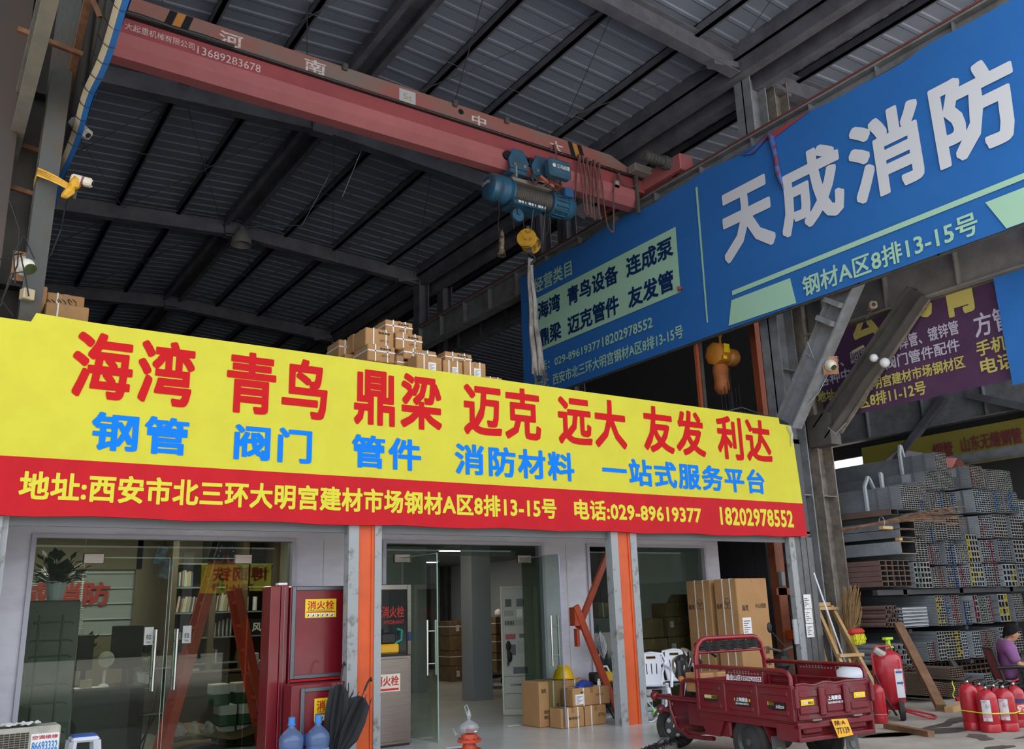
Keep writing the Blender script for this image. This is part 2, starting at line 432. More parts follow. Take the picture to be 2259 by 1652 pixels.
# braces
def brace(name_lab, p, q, material, w=.3, h=.34):
    m = M(); m.hbar(p, q, w, h, .025, (1, 0, 0))
    return struct('diagonal_brace', m, material, name_lab, 'brace')
m = M(); m.hbar((13.2, 10.35, 4.75), (13.2, 6.6, 9.85), .28, .42, .03, (0, 1, .75)); d = Vector((0, -3.75, 5.1)).normalized()
for t in (2.0, 2.35): c = Vector((13.12, 10.35, 4.75))+d*t; m.bar(c+Vector((-.1, .14, .1)), c+Vector((-.1, -.14, -.1)), .16, .09)
struct('diagonal_brace', m, PALE, 'grey steel brace rising from the end of the yellow banner to behind the blue banner', 'brace')
m = M(); m.hbar((14.2, 10.35, 4.65), (14.2, 8.05, 6.75), .3, .36, .03, (0, 1, 1)); m.bx(14.05, 14.35, 10.1, 10.6, 4.4, 5.0)
struct('diagonal_brace', m, STEEL, 'dark rusty brace in front of the purple banner', 'brace')
m = M(); m.bar((14.3, 10.05, 4.62), (14.3, 7.95, 6.62), .05, .05); struct('brace_angle', m, RUST, 'rusty angle bar along the underside of the dark brace', 'brace')
m = M(); m.hbar((.78, 10.35, 4.45), (.755, 9.15, 8.6), .2, .3, .03, (0, 1, .3)); struct('diagonal_brace', m, BRACE, 'weathered grey steel member rising beside the left banner edge with camera fixed on', 'brace')
m = M(); m.bx(-.2, .455, 10.0, 10.4, 3.9, 12.6)
struct('steel_column', m, mat('grey_brown_column', '38393b', .6, 0, '463830', .9, .42, .62, stretch=(1, 1, .35)), 'smooth dark column at the extreme left edge', 'column')
m = M()
for z, y in ((7.35, 9.0), (6.3, 10.4)): m.bar((.3, y, z), (.9, y, z-.08), .05, .05)
m.bar((.86, 11.6, 6.1), (.86, 7.4, 8.4), .07, .07); m.bar((.86, 8.6, 7.75), (.98, 8.6, 7.5), .04, .04); m.bar((.55, 8, 7.9), (.95, 8, 7.3), .04, .04); m.bar((.55, 10.6, 6.9), (.95, 10.6, 6.85), .06, .05)
struct('gantry_strut', m, RUSTBR, 'thin rusty struts and angles behind the left banner edge', 'strut')
m = M()
for x, y in ((.72, 11.9), (.56, 12.6), (.5, 11.4)): m.bx(x-.05, x+.05, y-.05, y+.05, 4.5, 10)
m.bar((.6, 12, 8.2), (.6, 16, 9.8), .1, .12)
struct('gantry_post', m, STEEL, 'cluster of slim posts behind the weathered left member', 'post')
# walls
m = M(); y = BACK
nx = 160
vs = []; fs = []
for i in range(nx+1):
    x = -7+34*i/nx; d = .04 if i % 4 in (1, 2) else 0
    vs += [(x, y-d, 0), (x, y-d, 13.8)]
for i in range(nx): fs.append((2*i, 2*i+2, 2*i+3, 2*i+1))
m.add(vs, fs); m.bx(-7, 27, y+.02, y+.1, 0, 13.8)
struct('wall_back', m, mat('back_cladding', '54524e', .8), 'dark corrugated cladding closing the back of the hall', 'wall')
m = M(); m.bx(26.3, 26.4, 19.2, BACK, -.2, 13.2); m.bx(26.3, 26.4, 3, 19.2, -.2, 5.6); m.bx(26.3, 26.4, 3, 17.7, 5.6, 13.2); m.bx(26.3, 26.4, 17.7, 19.2, 6.22, 13.2)
struct('wall_right', m, mat('side_cladding', '4a4a4c', .8), 'dark cladding on the far side of the steel yard, with a bright gap', 'wall')
m = M(); m.bx(-6.4, -6.3, 11, BACK, 0, 12.6); struct('wall_left', m, MATS['side_cladding'], 'cladding wall of the hall to the left', 'wall')
# ground
m = M(); m.add([(-60, -60, -.12), (80, -60, -.12), (80, 60, -.12), (-60, 60, -.12)], [(0, 1, 2, 3)])
struct('ground', m, ASPH, 'stained grey concrete yard floor', 'ground')
m = M(); m.poly([(-6, 6.0, -.118), (3.5, 6.9, -.118), (7.2, 8.15, -.118), (8.4, 8.72, -.118), (10.3, 9.55, -.118), (13.0, 9.75, -.118), (13.0, 39, -.118), (-6, 39, -.118)], (0, 0, .118))
struct('floor', m, SLAB, 'smooth light grey shop floor slab', 'floor')
m = M(); m.add([(-60, -60, -.115), (80, -60, -.115), (80, .5, -.115), (-60, .5, -.115)], [(0, 1, 2, 3)])  # extra pale sheet over the ground, added out of view to bounce light upwards
struct('street', m, mat('pale_bounce_street', 'c9c5bd', .9), 'unseen pale concrete street added to bounce light under the hall roofs', 'street')
# ragged dark edge of the slab
m = M()
for i in range(420):
    t = random.random()*1.02
    p = Vector((7.0, 8.05, .002)).lerp(Vector((10.4, 9.58, .002)), t) + Vector((random.uniform(-.05, .05), random.uniform(-.08, .03), 0))
    a = random.uniform(0, 6.28); l = random.uniform(.03, .14)
    m.tube([p, p+Vector((math.cos(a)*l*.5, math.sin(a)*l*.5, .01+random.random()*.025)), p+Vector((math.cos(a)*l, math.sin(a)*l, -.01))], .004, 4)
tag(obj('frayed_mat_edge', m, BLACK), 'frayed black fibres along the edge of the shop slab behind the tricycle', 'mat edge', None, 'stuff')
m = M()
for (x, y, a, b, r) in ((12.6, 7.6, .9, .12, .2), (11.3, 7.3, .8, .2, -.3), (10.7, 6.0, .35, .1, .1), (9.9, 5.9, .5, .12, .4), (12.0, 6.2, .4, .09, 0), (10.6, 7.6, .7, .18, -.5), (11.4, 6.6, .3, .12, .8)):
    m.add([(x+math.cos(r)*a*math.cos(t)*(1+.25*math.sin(3*t+x))-math.sin(r)*b*math.sin(t), y+math.sin(r)*a*math.cos(t)+math.cos(r)*b*math.sin(t)*(1+.3*math.sin(5*t+y)), -.117) for t in [2*PI*k/26 for k in range(26)]], [tuple(range(26))])
tag(obj('oil_stains', m, OIL), 'dark oil stains on the concrete yard floor', 'stains', None, 'structure')
# opposite side of the street (seen only as reflections)
m = M(); m.bx(-40, 60, -26.2, -26, -.12, 5.2)
struct('wall_opposite', m, mat('opposite_wall', '3c3d3e', .8, 0, '55544f', .5), 'dark sheds across the street', 'wall')
m = M()
for i in range(8): x = -20+i*8; m.bx(x, x+.5, -25.99, -25.8, -.12, 5)
struct('steel_column', m, PALE, 'columns of the sheds across the street', 'column')
# ================================================================ SIGNS
def rip(a, b, k=1.0): return k*(.006*math.sin(a*3.1+b*1.3)+.004*math.sin(a*7.7-b*4.1)+.004*math.sin(b*9+a*.7))
t = thing('shop_banner', 'long yellow and red shop banner with red, blue and yellow lettering above the shopfront', 'banner', (6.5, 9.95, 2.64))
m = M()
def yb(u, v): x = -.6+u*13.34; return (x, 9.88+rip(x, v*2, .5), 3.208+v*(4.68-3.208))
top = [(-.6, 4.62), (.78, 4.61), (.82, 4.71), (1.4, 4.69), (4, 4.69), (8, 4.675), (12.35, 4.685), (12.36, 4.58), (12.66, 4.57)]
m.poly([(x, 9.88, z) for x, z in [(-.6, 3.208), (12.735, 3.208)] + top[::-1]], (0, .05, 0))
obj('yellow_field', m, YEL, t)
m = M(); bot = [(12.76, 2.655)]+[(12-i*.5, 2.635+.012*math.sin(i*1.9)) for i in range(26)]
m.poly([(-.6, 9.878, 3.21), (12.735, 9.878, 3.21)][::-1] + [(x, 9.878, z) for x, z in bot[::-1]], (0, .05, 0))
obj('red_strip', m, BRED, t)
Yb = 9.878
SPACING[0] = 1.13
red = [('海湾', 1.2, 2.44), ('青鸟', 2.8, 4.02), ('鼎梁', 4.37, 5.61), ('迈克', 5.95, 7.21), ('远大', 7.52, 8.8), ('友发', 9.15, 10.47), ('利达', 10.76, 12.07)]
letters(t, [(s, (a, Yb, 3.86), b-a, .735) for s, a, b in red], UX, UZ, TRED, .027)
blu = [('钢管', 1.44, 2.42), ('阀门', 2.92, 3.84), ('管件', 4.35, 5.3), ('消防材料', 5.8, 7.77), ('一站式服务平台', 8.29, 11.8)]
letters(t, [(s, (a, Yb, 3.325), b-a, .41) for s, a, b in blu], UX, UZ, TBLUE, .029)
SPACING[0] = 1.05
yl = [('地址:西安市北三环大明宫建材市场钢材A区8排13-15号', .84, 7.42), ('电话:029-89619377', 7.73, 10.24), ('18202978552', 10.66, 12.43)]
letters(t, [(s, (a, Yb, 2.785 if i < 1 else 2.79), b-a, .29) for i, (s, a, b) in enumerate(yl)], UX, UZ, TYEL, .03)
SPACING[0] = 1.0
m = M(); m.tube([(12.55, 9.86, 4.55), (12.62, 9.85, 4.4), (12.58, 9.86, 4.2)], [.05, .03, .01], 6)
obj('torn_corner', m, PLASTIC, t)

t = thing('gantry_banner', 'huge blue banner with large white and mint lettering hung along the right gantry', 'banner', (12.95, 11, 6.8))
m = M(); Y0, Y1 = 4.0, 18.35
def bb(u, v):
    y = Y1+(Y0-Y1)*u; z = 6.79+3.5*v
    edge = .03*math.sin(y*2.3)*(v > .97)+.015*math.sin(y*5.1)*(v > .97)
    return (12.9-rip(y*.9, z*2.2, .35), y, z+edge)
m.grid(bb, 190, 40); obj('blue_sheet', m, BLUE, t, 60)
m = M()
for z in (6.76, 8.5, 10.25): m.bx(12.93, 12.98, Y0, Y1, z, z+.05)
y = Y0
while y < Y1: m.bx(12.93, 12.98, y, y+.05, 6.78, 10.28); y += 1.45
obj('banner_frame', m, STEEL, t)
Xb = 12.88
def bpoly(pts, material, name):
    m = M(); m.add([(Xb-.001, y, z) for y, z in pts], [tuple(range(len(pts)))]); return obj(name, m, material, t)
bpoly([(11.79, 10.06), (11.73, 10.06), (11.78, 7.075), (11.82, 7.075)], MINT, 'mint_line')
bpoly([(11.085, 7.525), (4, 7.525), (4, 7.43), (11.095, 7.43)], MINT, 'mint_line')
bpoly([(11.126, 7.34), (9.7, 7.325), (9.63, 6.82), (11.26, 6.85)], MINT, 'mint_patch')
bpoly([(6.06, 7.31), (4, 7.31), (4, 6.8), (5.83, 6.795)], MINT, 'mint_patch')
bpoly([(17.65, 9.43), (12.452, 9.43), (12.467, 7.945), (17.66, 7.98)], MINT, 'mint_panel')
W = -UY
big = [('天', 11.18, 9.9), ('成', 9.74, 8.36), ('消', 8.19, 6.83), ('防', 6.64, 5.32)]
letters(t, [(s, (Xb, a, 8.1), a-b, 1.48) for s, a, b in big], W, UZ, OFFW, .033, .006)
letters(t, [('钢材A区8排13-15号', (Xb, 9.45, 6.87), 9.45-6.22, .38)], W, UZ, MINT, .02, .006)
letters(t, [('经营类目', (Xb, 17.7, 9.56), 1.63, .42), ('电话：029-89619377', (Xb, 17.85, 7.42), 2.7, .26), ('18202978552', (Xb, 15.08, 7.43), 1.71, .24), ('地址：西安市北三环大明宫钢材A区8排13-15号', (Xb, 17.85, 6.95), 5.36, .3)], W, UZ, MINT, .02, .006)
rows = [('海湾', 17.56, 16.6, 8.8), ('青鸟设备', 16.3, 14.37, 8.8), ('连成泵', 14.09, 12.57, 8.8), ('鼎梁', 17.58, 16.61, 8.06), ('迈克管件', 16.34, 14.41, 8.06), ('友发管', 14.09, 12.63, 8.06)]
letters(t, [(s, (Xb-.004, a, z), a-b, .48) for s, a, b, z in rows], W, UZ, NAVY, .03, .007)
m = M(); m.tube([(12.86, 9.78, 10.28), (12.84, 9.72, 10.2), (12.86, 9.69, 9.8), (12.84, 9.66, 9.4), (12.86, 9.6, 9.05)], [.05, .07, .05, .06, .01], 7)
m.tube([(12.85, 10.5, 10.2), (12.85, 10.2, 10.13), (12.85, 9.78, 10.3)], [.01, .05, .04], 6)
obj('torn_flap', m, mat('flap_blue', '4a6cae', .5, 0, '7a3a4c', 5, .5, .56), t, 60)
m = M(); m.add([(12.87, 9.74, 10.31), (12.87, 9.72, 10.18), (12.87, 9.3, 10.25), (12.87, 8.72, 10.33)], [(0, 1, 2, 3)])
obj('red_scrap', m, mat('scrap_red', 'b0464c', .6), t); m = M(); m.tube([(12.86, 12.5, 7.96), (12.82, 12.44, 8.02), (12.84, 12.36, 8.0)], [.01, .05, .01], 6)
obj('red_scrap', m, mat('scrap_red', 'b0464c', .6), t)

t = thing('gantry_banner', 'banner edge seen from below, cream back and blue front, along the left gantry', 'banner', (.98, 8, 6.8))
def hem(x0, x1, z0, z1):
    m = M(); f = lambda u, v: (x0+(x1-x0)*v+.012*math.sin(u*31), 12.2-8.9*u, z0-.1*max(0, .35-u)+(z1-z0)*v-.12*(1-u)**2*0+.012*math.sin(u*23)+.008*math.sin(u*57)); m.grid(f, 70, 1); return m
obj('cream_hem', hem(.95, .995, 6.85, 6.8), mat('banner_back_cream', 'd8cbb0', .7), t)
m = hem(.995, 1.05, 6.8, 6.8); n = M(); n.grid(lambda u, v: (1.05, 12.2-8.9*u, 6.8+3.4*v), 20, 4); m.add(n.v, n.f); obj('blue_face', m, BLUE, t)
m = M(); m.bx(1.02, 1.035, 3.3, 12.2, 6.9, 10.2); obj('dark_stand_in_sheet', m, mat('back_dark', '3c3832', .9), t)  # added dark sheet, stands in for the dark steelwork behind the banner
m = M()
for i in range(26):
    y = 11.9-i*.3; m.tube([(.91, y, 6.9), (.95, y, 6.83), (1.0, y-.02, 6.785), (1.056, y-.03, 6.79)], .005, 4)
obj('tie_wires', m, BLACK, t)
m = M(); m.bar((.99, 12.2, 6.87), (.99, 3.3, 6.87), .05, .05); obj('bottom_rail', m, STEEL, t)

t = thing('gantry_banner', 'purple banner with yellow and lilac lettering behind the two braces', 'banner', (14.45, 8.5, 4.85))
m = M(); m.grid(lambda u, v: (14.45-rip(u*8, v*3, .6), 10.47-3.75*u, 4.93+2.4*v), 40, 12); obj('purple_sheet', m, PURP, t, 60)
Xp = 14.435; k = 1.0165
def pl(s, a, b, z0, z1): return (s, (Xp, a*k, 1.6+(z0-1.6)*k), (a-b)*k, (z1-z0)*k)
letters(t, [pl('陕', 10.29, 9.75, 6.27, 7.1), pl('公', 9.5, 8.87, 6.2, 7.0), pl('成', 8.6, 7.86, 6.26, 7.05), pl('青', 7.69, 7.05, 6.14, 7.0)], W, UZ, PYEL, .04)
letters(t, [pl('架管、圆钢、', 10.25, 9.05, 5.82, 6.06), pl('、焊管、镀锌管', 8.75, 7.47, 5.83, 6.08), pl('各种中、低压阀门管件配件', 10.3, 7.5, 5.54, 5.77), pl('方管', 7.21, 6.6, 5.68, 6.08)], W, UZ, PGREY, .02)
letters(t, [pl('地址:北三环大明宫建材市场钢材区', 10.39, 7.46, 5.24, 5.46), pl('区8排11-12号', 9.5, 8.2, 4.95, 5.2), pl('手机', 7.24, 6.75, 5.36, 5.62), pl('电话', 7.22, 6.65, 5.05, 5.32)], W, UZ, PYEL, .025)
t = thing('gantry_banner', 'plain blue banner overlapping the end of the purple banner', 'banner', (14.3, 5.6, 4.83))
m = M(); m.grid(lambda u, v: (14.3-rip(u*5, v*3, 1.2), 6.82-2.6*u, 4.8+1.9*v), 30, 8); obj('blue_sheet', m, BLUE, t, 60)
letters(t, [('钢', (14.27, 6.25, 6.15), .6, .6)], W, UZ, OFFW, .03)
t = thing('gantry_banner', 'yellow banner with dull red lettering and a pale peak deep in the steel yard', 'banner', (25, 13, 5.3))
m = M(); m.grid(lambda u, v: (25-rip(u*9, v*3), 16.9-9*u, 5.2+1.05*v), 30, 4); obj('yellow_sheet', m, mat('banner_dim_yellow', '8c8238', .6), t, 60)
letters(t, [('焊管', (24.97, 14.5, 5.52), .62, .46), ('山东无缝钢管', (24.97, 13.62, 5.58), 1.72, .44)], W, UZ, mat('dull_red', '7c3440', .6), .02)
m = M(); m.add([(24.97, 16.4, 5.55), (24.97, 15.6, 6.0), (24.97, 14.8, 5.75), (24.97, 15.2, 5.55)], [(0, 1, 2, 3)]); obj('pale_peak', m, PGREY, t)
# ================================================================ BRIDGE CRANE
t = thing('bridge_crane', 'faded red overhead bridge crane spanning the hall', 'crane', (7, 13.6, 10.3))
m = M(); yf, yk = 13.4, 13.82
def prism(m, prof, x0, x1): return m.poly([(x0, y, z) for y, z in prof], (x1-x0, 0, 0))
m.add([(.9, yf, 10.95), (12.0, yf, 10.95), (13.0, yf, 10.95), (13.0, yf, 11.0), (12.0, yf, 11.34), (.9, yf, 11.34)]+[(.9, yk, 10.95), (12.0, yk, 10.95), (13.0, yk, 10.95), (13.0, yk, 11.0), (12.0, yk, 11.34), (.9, yk, 11.34)],
  [(0, 1, 2, 3, 4, 5), (11, 10, 9, 8, 7, 6), (5, 4, 10, 11), (4, 3, 9, 10), (0, 5, 11, 6), (0, 6, 7, 1), (1, 7, 8, 2)])
obj('upper_girder', m, CRANED, t)
m = M(); prism(m, [(13.43, 10.66), (13.79, 10.66), (13.79, 10.95), (13.43, 10.95)], .9, 13.0)
obj('web', m, mat('crane_red_deep', 'a04a4c', .6, 0, '94464a', 1.5), t)
m = M(); prism(m, [(13.36, 10.4), (13.5, 10.26), (13.74, 10.26), (13.86, 10.4), (13.86, 10.44), (13.44, 10.67), (13.36, 10.62)], .9, 12.75)
obj('lower_flange', m, CRANE, t)
m = M(); m.tube([(1.2, 13.33, 10.96), (12.9, 13.33, 10.96)], .012, 6); m.bx(.9, 12.9, 13.38, 13.42, 10.94, 10.965)
m.tube([(x*.5+1.6, 13.32, 10.97+.02*(x % 2)) for x in range(5)], .03, 6)
obj('cable_rail', m, BLACK, t)
def stripes(x, sgn):
    for i, mm in enumerate((BLACK, mat('stripe_orange', 'c07c34', .6), BLACK)):
        m = M(); a = x+sgn*i*.13
        m.add([(a, yf-.003, 10.99), (a+.12, yf-.003, 10.99), (a+.12-sgn*.0+.1*(1 if sgn > 0 else -1), yf-.003, 11.33), (a+.1*(1 if sgn > 0 else -1), yf-.003, 11.33)], [(0, 1, 2, 3)])
        obj('hazard_stripe', m, mm, t)
stripes(2.45, 1); stripes(11.15, -1)
FADE = mat('faded_white_paint', 'd6c8c4', .8, 0, 'a87670', 14, .5, .72)
letters(t, [('河', (3.36, yf, 11.02), .4, .25), ('南', (4.87, yf, 11.02), .4, .26), ('中', (8.37, yf, 11.02), .34, .22), ('大', (10.3, yf, 10.97), .36, .27)], UX, UZ, FADE, .02)
letters(t, [('大起重机械有限公司', (1.9, 13.43, 10.74), 1.08, .13), ('13689283678', (3.03, 13.43, 10.7), 1.07, .15)], UX, UZ, FADE, .0)
m = M(); m.bx(6.75, 7.1, yf-.012, yf, 10.99, 11.28); p = obj('load_plate', m, mat('plate_grey', 'b9b7bb', .6), t)
letters(p, [('5t', (6.83, yf-.012, 11.07), .2, .13)], UX, UZ, mat('plate_ochre', 'b09a6a', .6), .01)
for x, z, r in ((8.12, 11.2, .06), (7.8, 10.5, .035)):
    m = M(); m.cyl((x, yf-.01, z), (x, yf+.02, z), r); obj('hole', m, BLACK, t)
for x in (5.58, 7.92, 9.15): m = M(); m.rbx(x, x+.11, yf-.07, yf+.02, 11.26, 11.4, .02); obj('bracket', m, STEEL, t)
for x0, x1, lab in ((12.93, 13.33, 'right'), (.55, .95, 'left')):
    m = M(); m.rbx(x0, x1, 12.2, 15.0, 10.72, 11.1, .02); p = obj('end_carriage', m, CRANE, t)
    for y in (12.5, 14.7): w = M(); w.cyl((x0+.12, y, 10.86), (x1-.12, y, 10.86), .18); obj('wheel', w, BLACK, p)
    w = M(); w.cyl((x0-.75, 12.55, 10.98), (x0-.2, 12.55, 10.98), .11); w.cyl((x0-.2, 12.55, 10.98), (x0, 12.55, 10.98), .15)
    for i in range(5): w.cyl((x0-.72+i*.1, 12.55, 10.98), (x0-.7+i*.1, 12.55, 10.98), .13)
    obj('travel_motor', w, STEEL, p)
m = M(); m.rbx(12.45, 13.05, 13.1, 13.36, 10.98, 11.16, .02); obj('junction_box', m, mat('dusty_box', '8a8078', .7), t)
m = M(); m.bx(12.62, 12.7, 13.3, 13.36, 10.05, 11.0); obj('hanger_bar', m, STEEL, t)
m = M(); m.lathe([(.1, 0), (.1, .01)], (12.35, yf+.035, 10.52), (0, -1, 0), 24); p = obj('round_mark', m, mat('mark_pink', 'd6b4b0', .6), t)
m = M(); m.lathe([(.085, 0), (.085, .012)], (12.35, yf+.034, 10.52), (0, -1, 0), 24); obj('mark_field', m, MATS['crane_red_deep'], p)
m = M(); m.bx(12.02, 12.17, 13.36, 13.38, 10.55, 10.72); obj('tag_plate', m, GALVL, t)
CABLE = mat('festoon_cable', '7c4c44', .7, 0, '5a5048', 4)
def loop(x0, x1, z0, z1, zb):
    m = M(); xm = (x0+x1)/2
    pts = []
    for i in range(21):
        u = i/20; a = u*2-1
        pts.append((xm+(x1-x0)/2*a+(.05 if i % 20 else 0)*(-a), 13.28+.03*math.sin(u*9), (z0*(1-u)+z1*u)-(z0-zb)*(1-abs(a)**3.2)))
    m.tube(pts, .018, 6)
    m.bx(x0-.03, x0+.03, 13.26, 13.32, z0-.02, z0+.08)
    obj('festoon_loop', m, CABLE, t, 60)
for a in ((10.35, 11.0, 10.98, 10.93, 9.75), (11.0, 11.22, 10.93, 10.93, 9.62), (11.1, 11.34, 10.93, 10.92, 9.6), (11.22, 11.42, 10.92, 10.92, 9.55), (11.42, 11.55, 10.92, 10.9, 9.6), (11.55, 12.0, 10.9, 10.75, 9.45), (12.1, 12.75, 10.78, 10.85, 10.6)): loop(*a)
# hoist
t = thing('electric_hoist', 'blue wire rope hoist hanging under the right part of the red crane', 'hoist', (9.8, 13.5, 9.75))
ax, yh, zh = Vector((1, 0, 0)), 13.45, 9.75
m = M(); m.lathe([(.03, 0), (.2, .005), (.27, .04), (.29, .1), (.29, .2), (.27, .23), (.29, .25), (.29, .42), (.26, .45), (.25, .55)], (8.72, yh, zh), ax, 28)
p = obj('gear_case', m, CYAN, t, 40)
m = M(); write(m, '12000kg', (0, 0, 0), UX, UZ, .3, .1, .01); m.xf(Matrix.Translation((8.712, yh+.16, zh+.02)) @ Matrix.Rotation(-PI/2, 4, 'Z')); obj('lettering', m, TAPE, p)
m = M(); m.lathe([(.21, 0)]+[(.2+.012*(i % 2), .02+i*.0205) for i in range(44)]+[(.21, .95)], (9.28, yh, zh), ax, 24); obj('rope_drum', m, mat('wire_rope', '55504c', .6, .3), t)
m = M(); m.lathe([(.27, 0), (.27, .05), (.25, .06), (.25, 0)], (9.22, yh, zh), ax, 26); obj('drum_flange', m, CYAN, t, 40); m = M(); m.lathe([(.27, 0), (.27, .06)], (10.22, yh, zh), ax, 26)
obj('drum_flange', m, CYAN, t, 40)
m = M(); m.lathe([(.23, 0), (.23, .35)], (10.28, yh, zh), ax, 22); m.lathe([(.25, .34), (.25, .5), (.2, .56), (.03, .57)], (10.28, yh, zh), ax, 22)
for i in range(14): a = i*2*PI/14; m.bx(10.3, 10.62, yh+.25*math.cos(a)-.012, yh+.25*math.cos(a)+.012, zh+.25*math.sin(a)-.012, zh+.25*math.sin(a)+.012)
obj('motor', m, CYAN, t, 40)
m = M(); m.rbx(10.45, 10.68, yh-.33, yh-.18, zh+.1, zh+.3, .02); obj('terminal_box', m, mat('hoist_blue_box', '33608f', .4), t)
m = M(); m.rbx(9.25, 10.25, yh-.16, yh+.16, zh+.22, zh+.3, .02); m.bx(9.3, 9.34, yh-.2, yh+.2, zh+.28, 10.3); m.bx(10.1, 10.14, yh-.2, yh+.2, zh+.28, 10.3); obj('drum_cover', m, mat('dusty_cover', '8a8278', .8), t)
m = M(); m.rbx(9.2, 10.0, yh-.26, yh+.26, zh-.33, zh-.24, .03); p = obj('lower_guard', m, CYAN, t)
m = M()
for i in range(9): m.bx(9.3+i*.08, 9.36+i*.08-.02*(i % 3), yh-.268, yh-.262, zh-.31, zh-.26)
obj('white_marking', m, TAPE, p)
for xx in (9.18, 9.75):
    m = M(); m.poly([(xx, 13.26, 10.22), (xx+.42, 13.26, 10.22), (xx+.46, 13.26, 10.4), (xx+.34, 13.26, 10.66), (xx+.08, 13.26, 10.66), (xx-.04, 13.26, 10.4)], (0, .03, 0)); m.rbx(xx, xx+.4, 13.26, 13.9, 10.12, 10.22, .02)
    p = obj('trolley_plate', m, CYAN, t)
    for q in (xx-.02, xx+.4): w = M(); w.cyl((q, 13.3, 10.5), (q, 13.44, 10.5), .1); obj('trolley_wheel', w, BLACK, p)
    for q in (xx+.1, xx+.34): w = M(); w.lathe([(.045, 0), (.045, .03), (.02, .05)], (q, 13.26, 10.3), (0, -1, 0), 8); obj('bolt', w, RUST, p)
m = M(); m.rbx(9.92, 10.5, 12.92, 13.14, 10.12, 10.52, .05); p = obj('control_box', m, mat('control_box_blue', '3d6378', .45, 0, '3a5a6c', 3), t)
letters(p, [('三马起重', (10.1, 12.92, 10.29), .33, .09)], UX, UZ, TAPE, .02)
m = M(); m.ball((10.03, 12.915, 10.33), .045, 8, (1, .1, 1)); obj('emblem', m, TAPE, p)
m = M()
for i in range(9):
    x = 9.55+i*.09; m.tube([(x, 13.2, 10.15), (x+.1*math.sin(i*2), 13.05-.04*(i % 3), 9.98), (x+.15*math.cos(i), 13.15, 9.9+.03*(i % 2)), (x+.05, 13.3, 10.02)], .012, 5)
obj('loose_wiring', m, CABLE, t)
m = M(); m.rbx(9.75, 10.05, 13.1, 13.12, 9.98, 10.02, .01, rotz(.2, (0, 0, 0)) if False else None); m.bar((9.8, 13.1, 10.1), (10.1, 13.06, 9.92), .03, .06); obj('orange_conduit', m, mat('conduit_orange', 'b06048', .5), t)
m = M(); m.cyl((9.45, 13.43, 9.3), (9.45, 13.51, 9.3), .14, 22); m.bx(9.42, 9.48, 13.4, 13.54, 9.3, 9.5); obj('idler_sheave', m, CYAN, t)
m = M()
for x, z in ((9.32, 8.95), (9.73, 8.95), (10.02, 8.8), (9.58, 8.9)): m.tube([(x, yh-.2 if x > 9.6 else yh, 9.6 if x > 9.6 else 9.3), (x, yh-.04, z)], .011, 5)
m.tube([(10.25, yh, 9.5), (10.2, yh, 9.1), (10.02, yh, 8.9)], .008, 5)
obj('hoist_rope', m, mat('rope_steel', '4a4644', .5, .5), t)
t = thing('hook_block', 'yellow and black hook block with two sheaves hanging on ropes', 'hook block', (9.68, 13.42, 8.75))
tl = rotz(R(40), (9.68, 13.42, 8.76))
for s in (-1, 1):
    m = M(); m.lathe([(.05, 0), (.19, .01), (.2, .03), (.17, .05), (.17, .07), (.2, .09), (.19, .11), (.05, .12)], (s*.1-.06 if s < 0 else .04, 0, 0), (1, 0, 0), 26); m.xf(tl @ Matrix.Translation((s*.07, 0, 0)))
    p = obj('sheave', m, HOOKY, t, 40)
    m = M(); m.cyl((s*.22, 0, 0), (s*.25, 0, 0), .05, 10); m.xf(tl); obj('axle_cap', m, HOOKY, p)
m = M(); m.bx(-.03, .03, -.05, .05, -.25, .2); m.bx(-.05, .05, -.03, .03, .18, .32); m.xf(tl); obj('yoke', m, STEEL, t)
m = M(); m.tube([(9.68, 13.42, 8.52)]+[(9.68+.09*math.sin(a), 13.42-.05*math.sin(a), 8.38+.1*math.cos(a)) for a in [PI*2*i/12*.72 for i in range(13)]], [.03]*2+[.035]*8+[.03, .025, .02, .012], 8)
obj('hook', m, BLACK, t, 60)
t = thing('lifting_sling', 'long grey webbing sling hanging from the hook block', 'sling', (9.68, 13.4, 5.8))
SLING = mat('grey_webbing', 'a09a94', .8, 0, '5c5856', 5, .4, .65, stretch=(2, 2, .5))
def strand(x0, x1, x2, y, w):
    m = M(); n = 26
    def f(u, v):
        z = 8.38+(5.98-8.38)*u; x = x0+(x1-x0)*math.sin(u*PI/2)+(x2-x1)*u*u
        return (x+w*(v-.5)*(.6+.7*u), y+.03*math.sin(v*PI)+.015*math.sin(u*14+x*9), z)
    m.grid(f, n, 4); m.grid(lambda u, v: tuple(a+b for a, b in zip(f(u, 1-v), (0, .02, 0))), n, 4); return m
for a in ((9.62, 9.6, 9.66, 13.36, .1), (9.66, 9.66, 9.74, 13.4, .1), (9.7, 9.72, 9.86, 13.38, .11), (9.72, 9.76, 9.93, 13.43, .09)): obj('webbing_strand', strand(*a), SLING, t, 60)
m = M(); m.grid(lambda u, v: (9.8+.13*math.cos(PI+u*PI)+.02, 13.35+.09*v, 6.05+.35*-math.sin(u*PI)), 14, 2); m.grid(lambda u, v: (9.74+.12*math.cos(PI+u*PI)+.04, 13.43-.09*v, 6.1+.26*-math.sin(u*PI)), 14, 2)
obj('webbing_bight', m, SLING, t, 60)
t = thing('pendant_control', 'pendant controller wrapped in dirty plastic hanging left of the hook', 'pendant control', (8.98, 13.4, 8.3))
m = M(); m.tube([(8.95, 13.4, 9.5), (8.97, 13.4, 9.2), (8.93, 13.4, 8.95), (8.95, 13.4, 8.8)], .014, 6); obj('cord', m, BLACK, t)
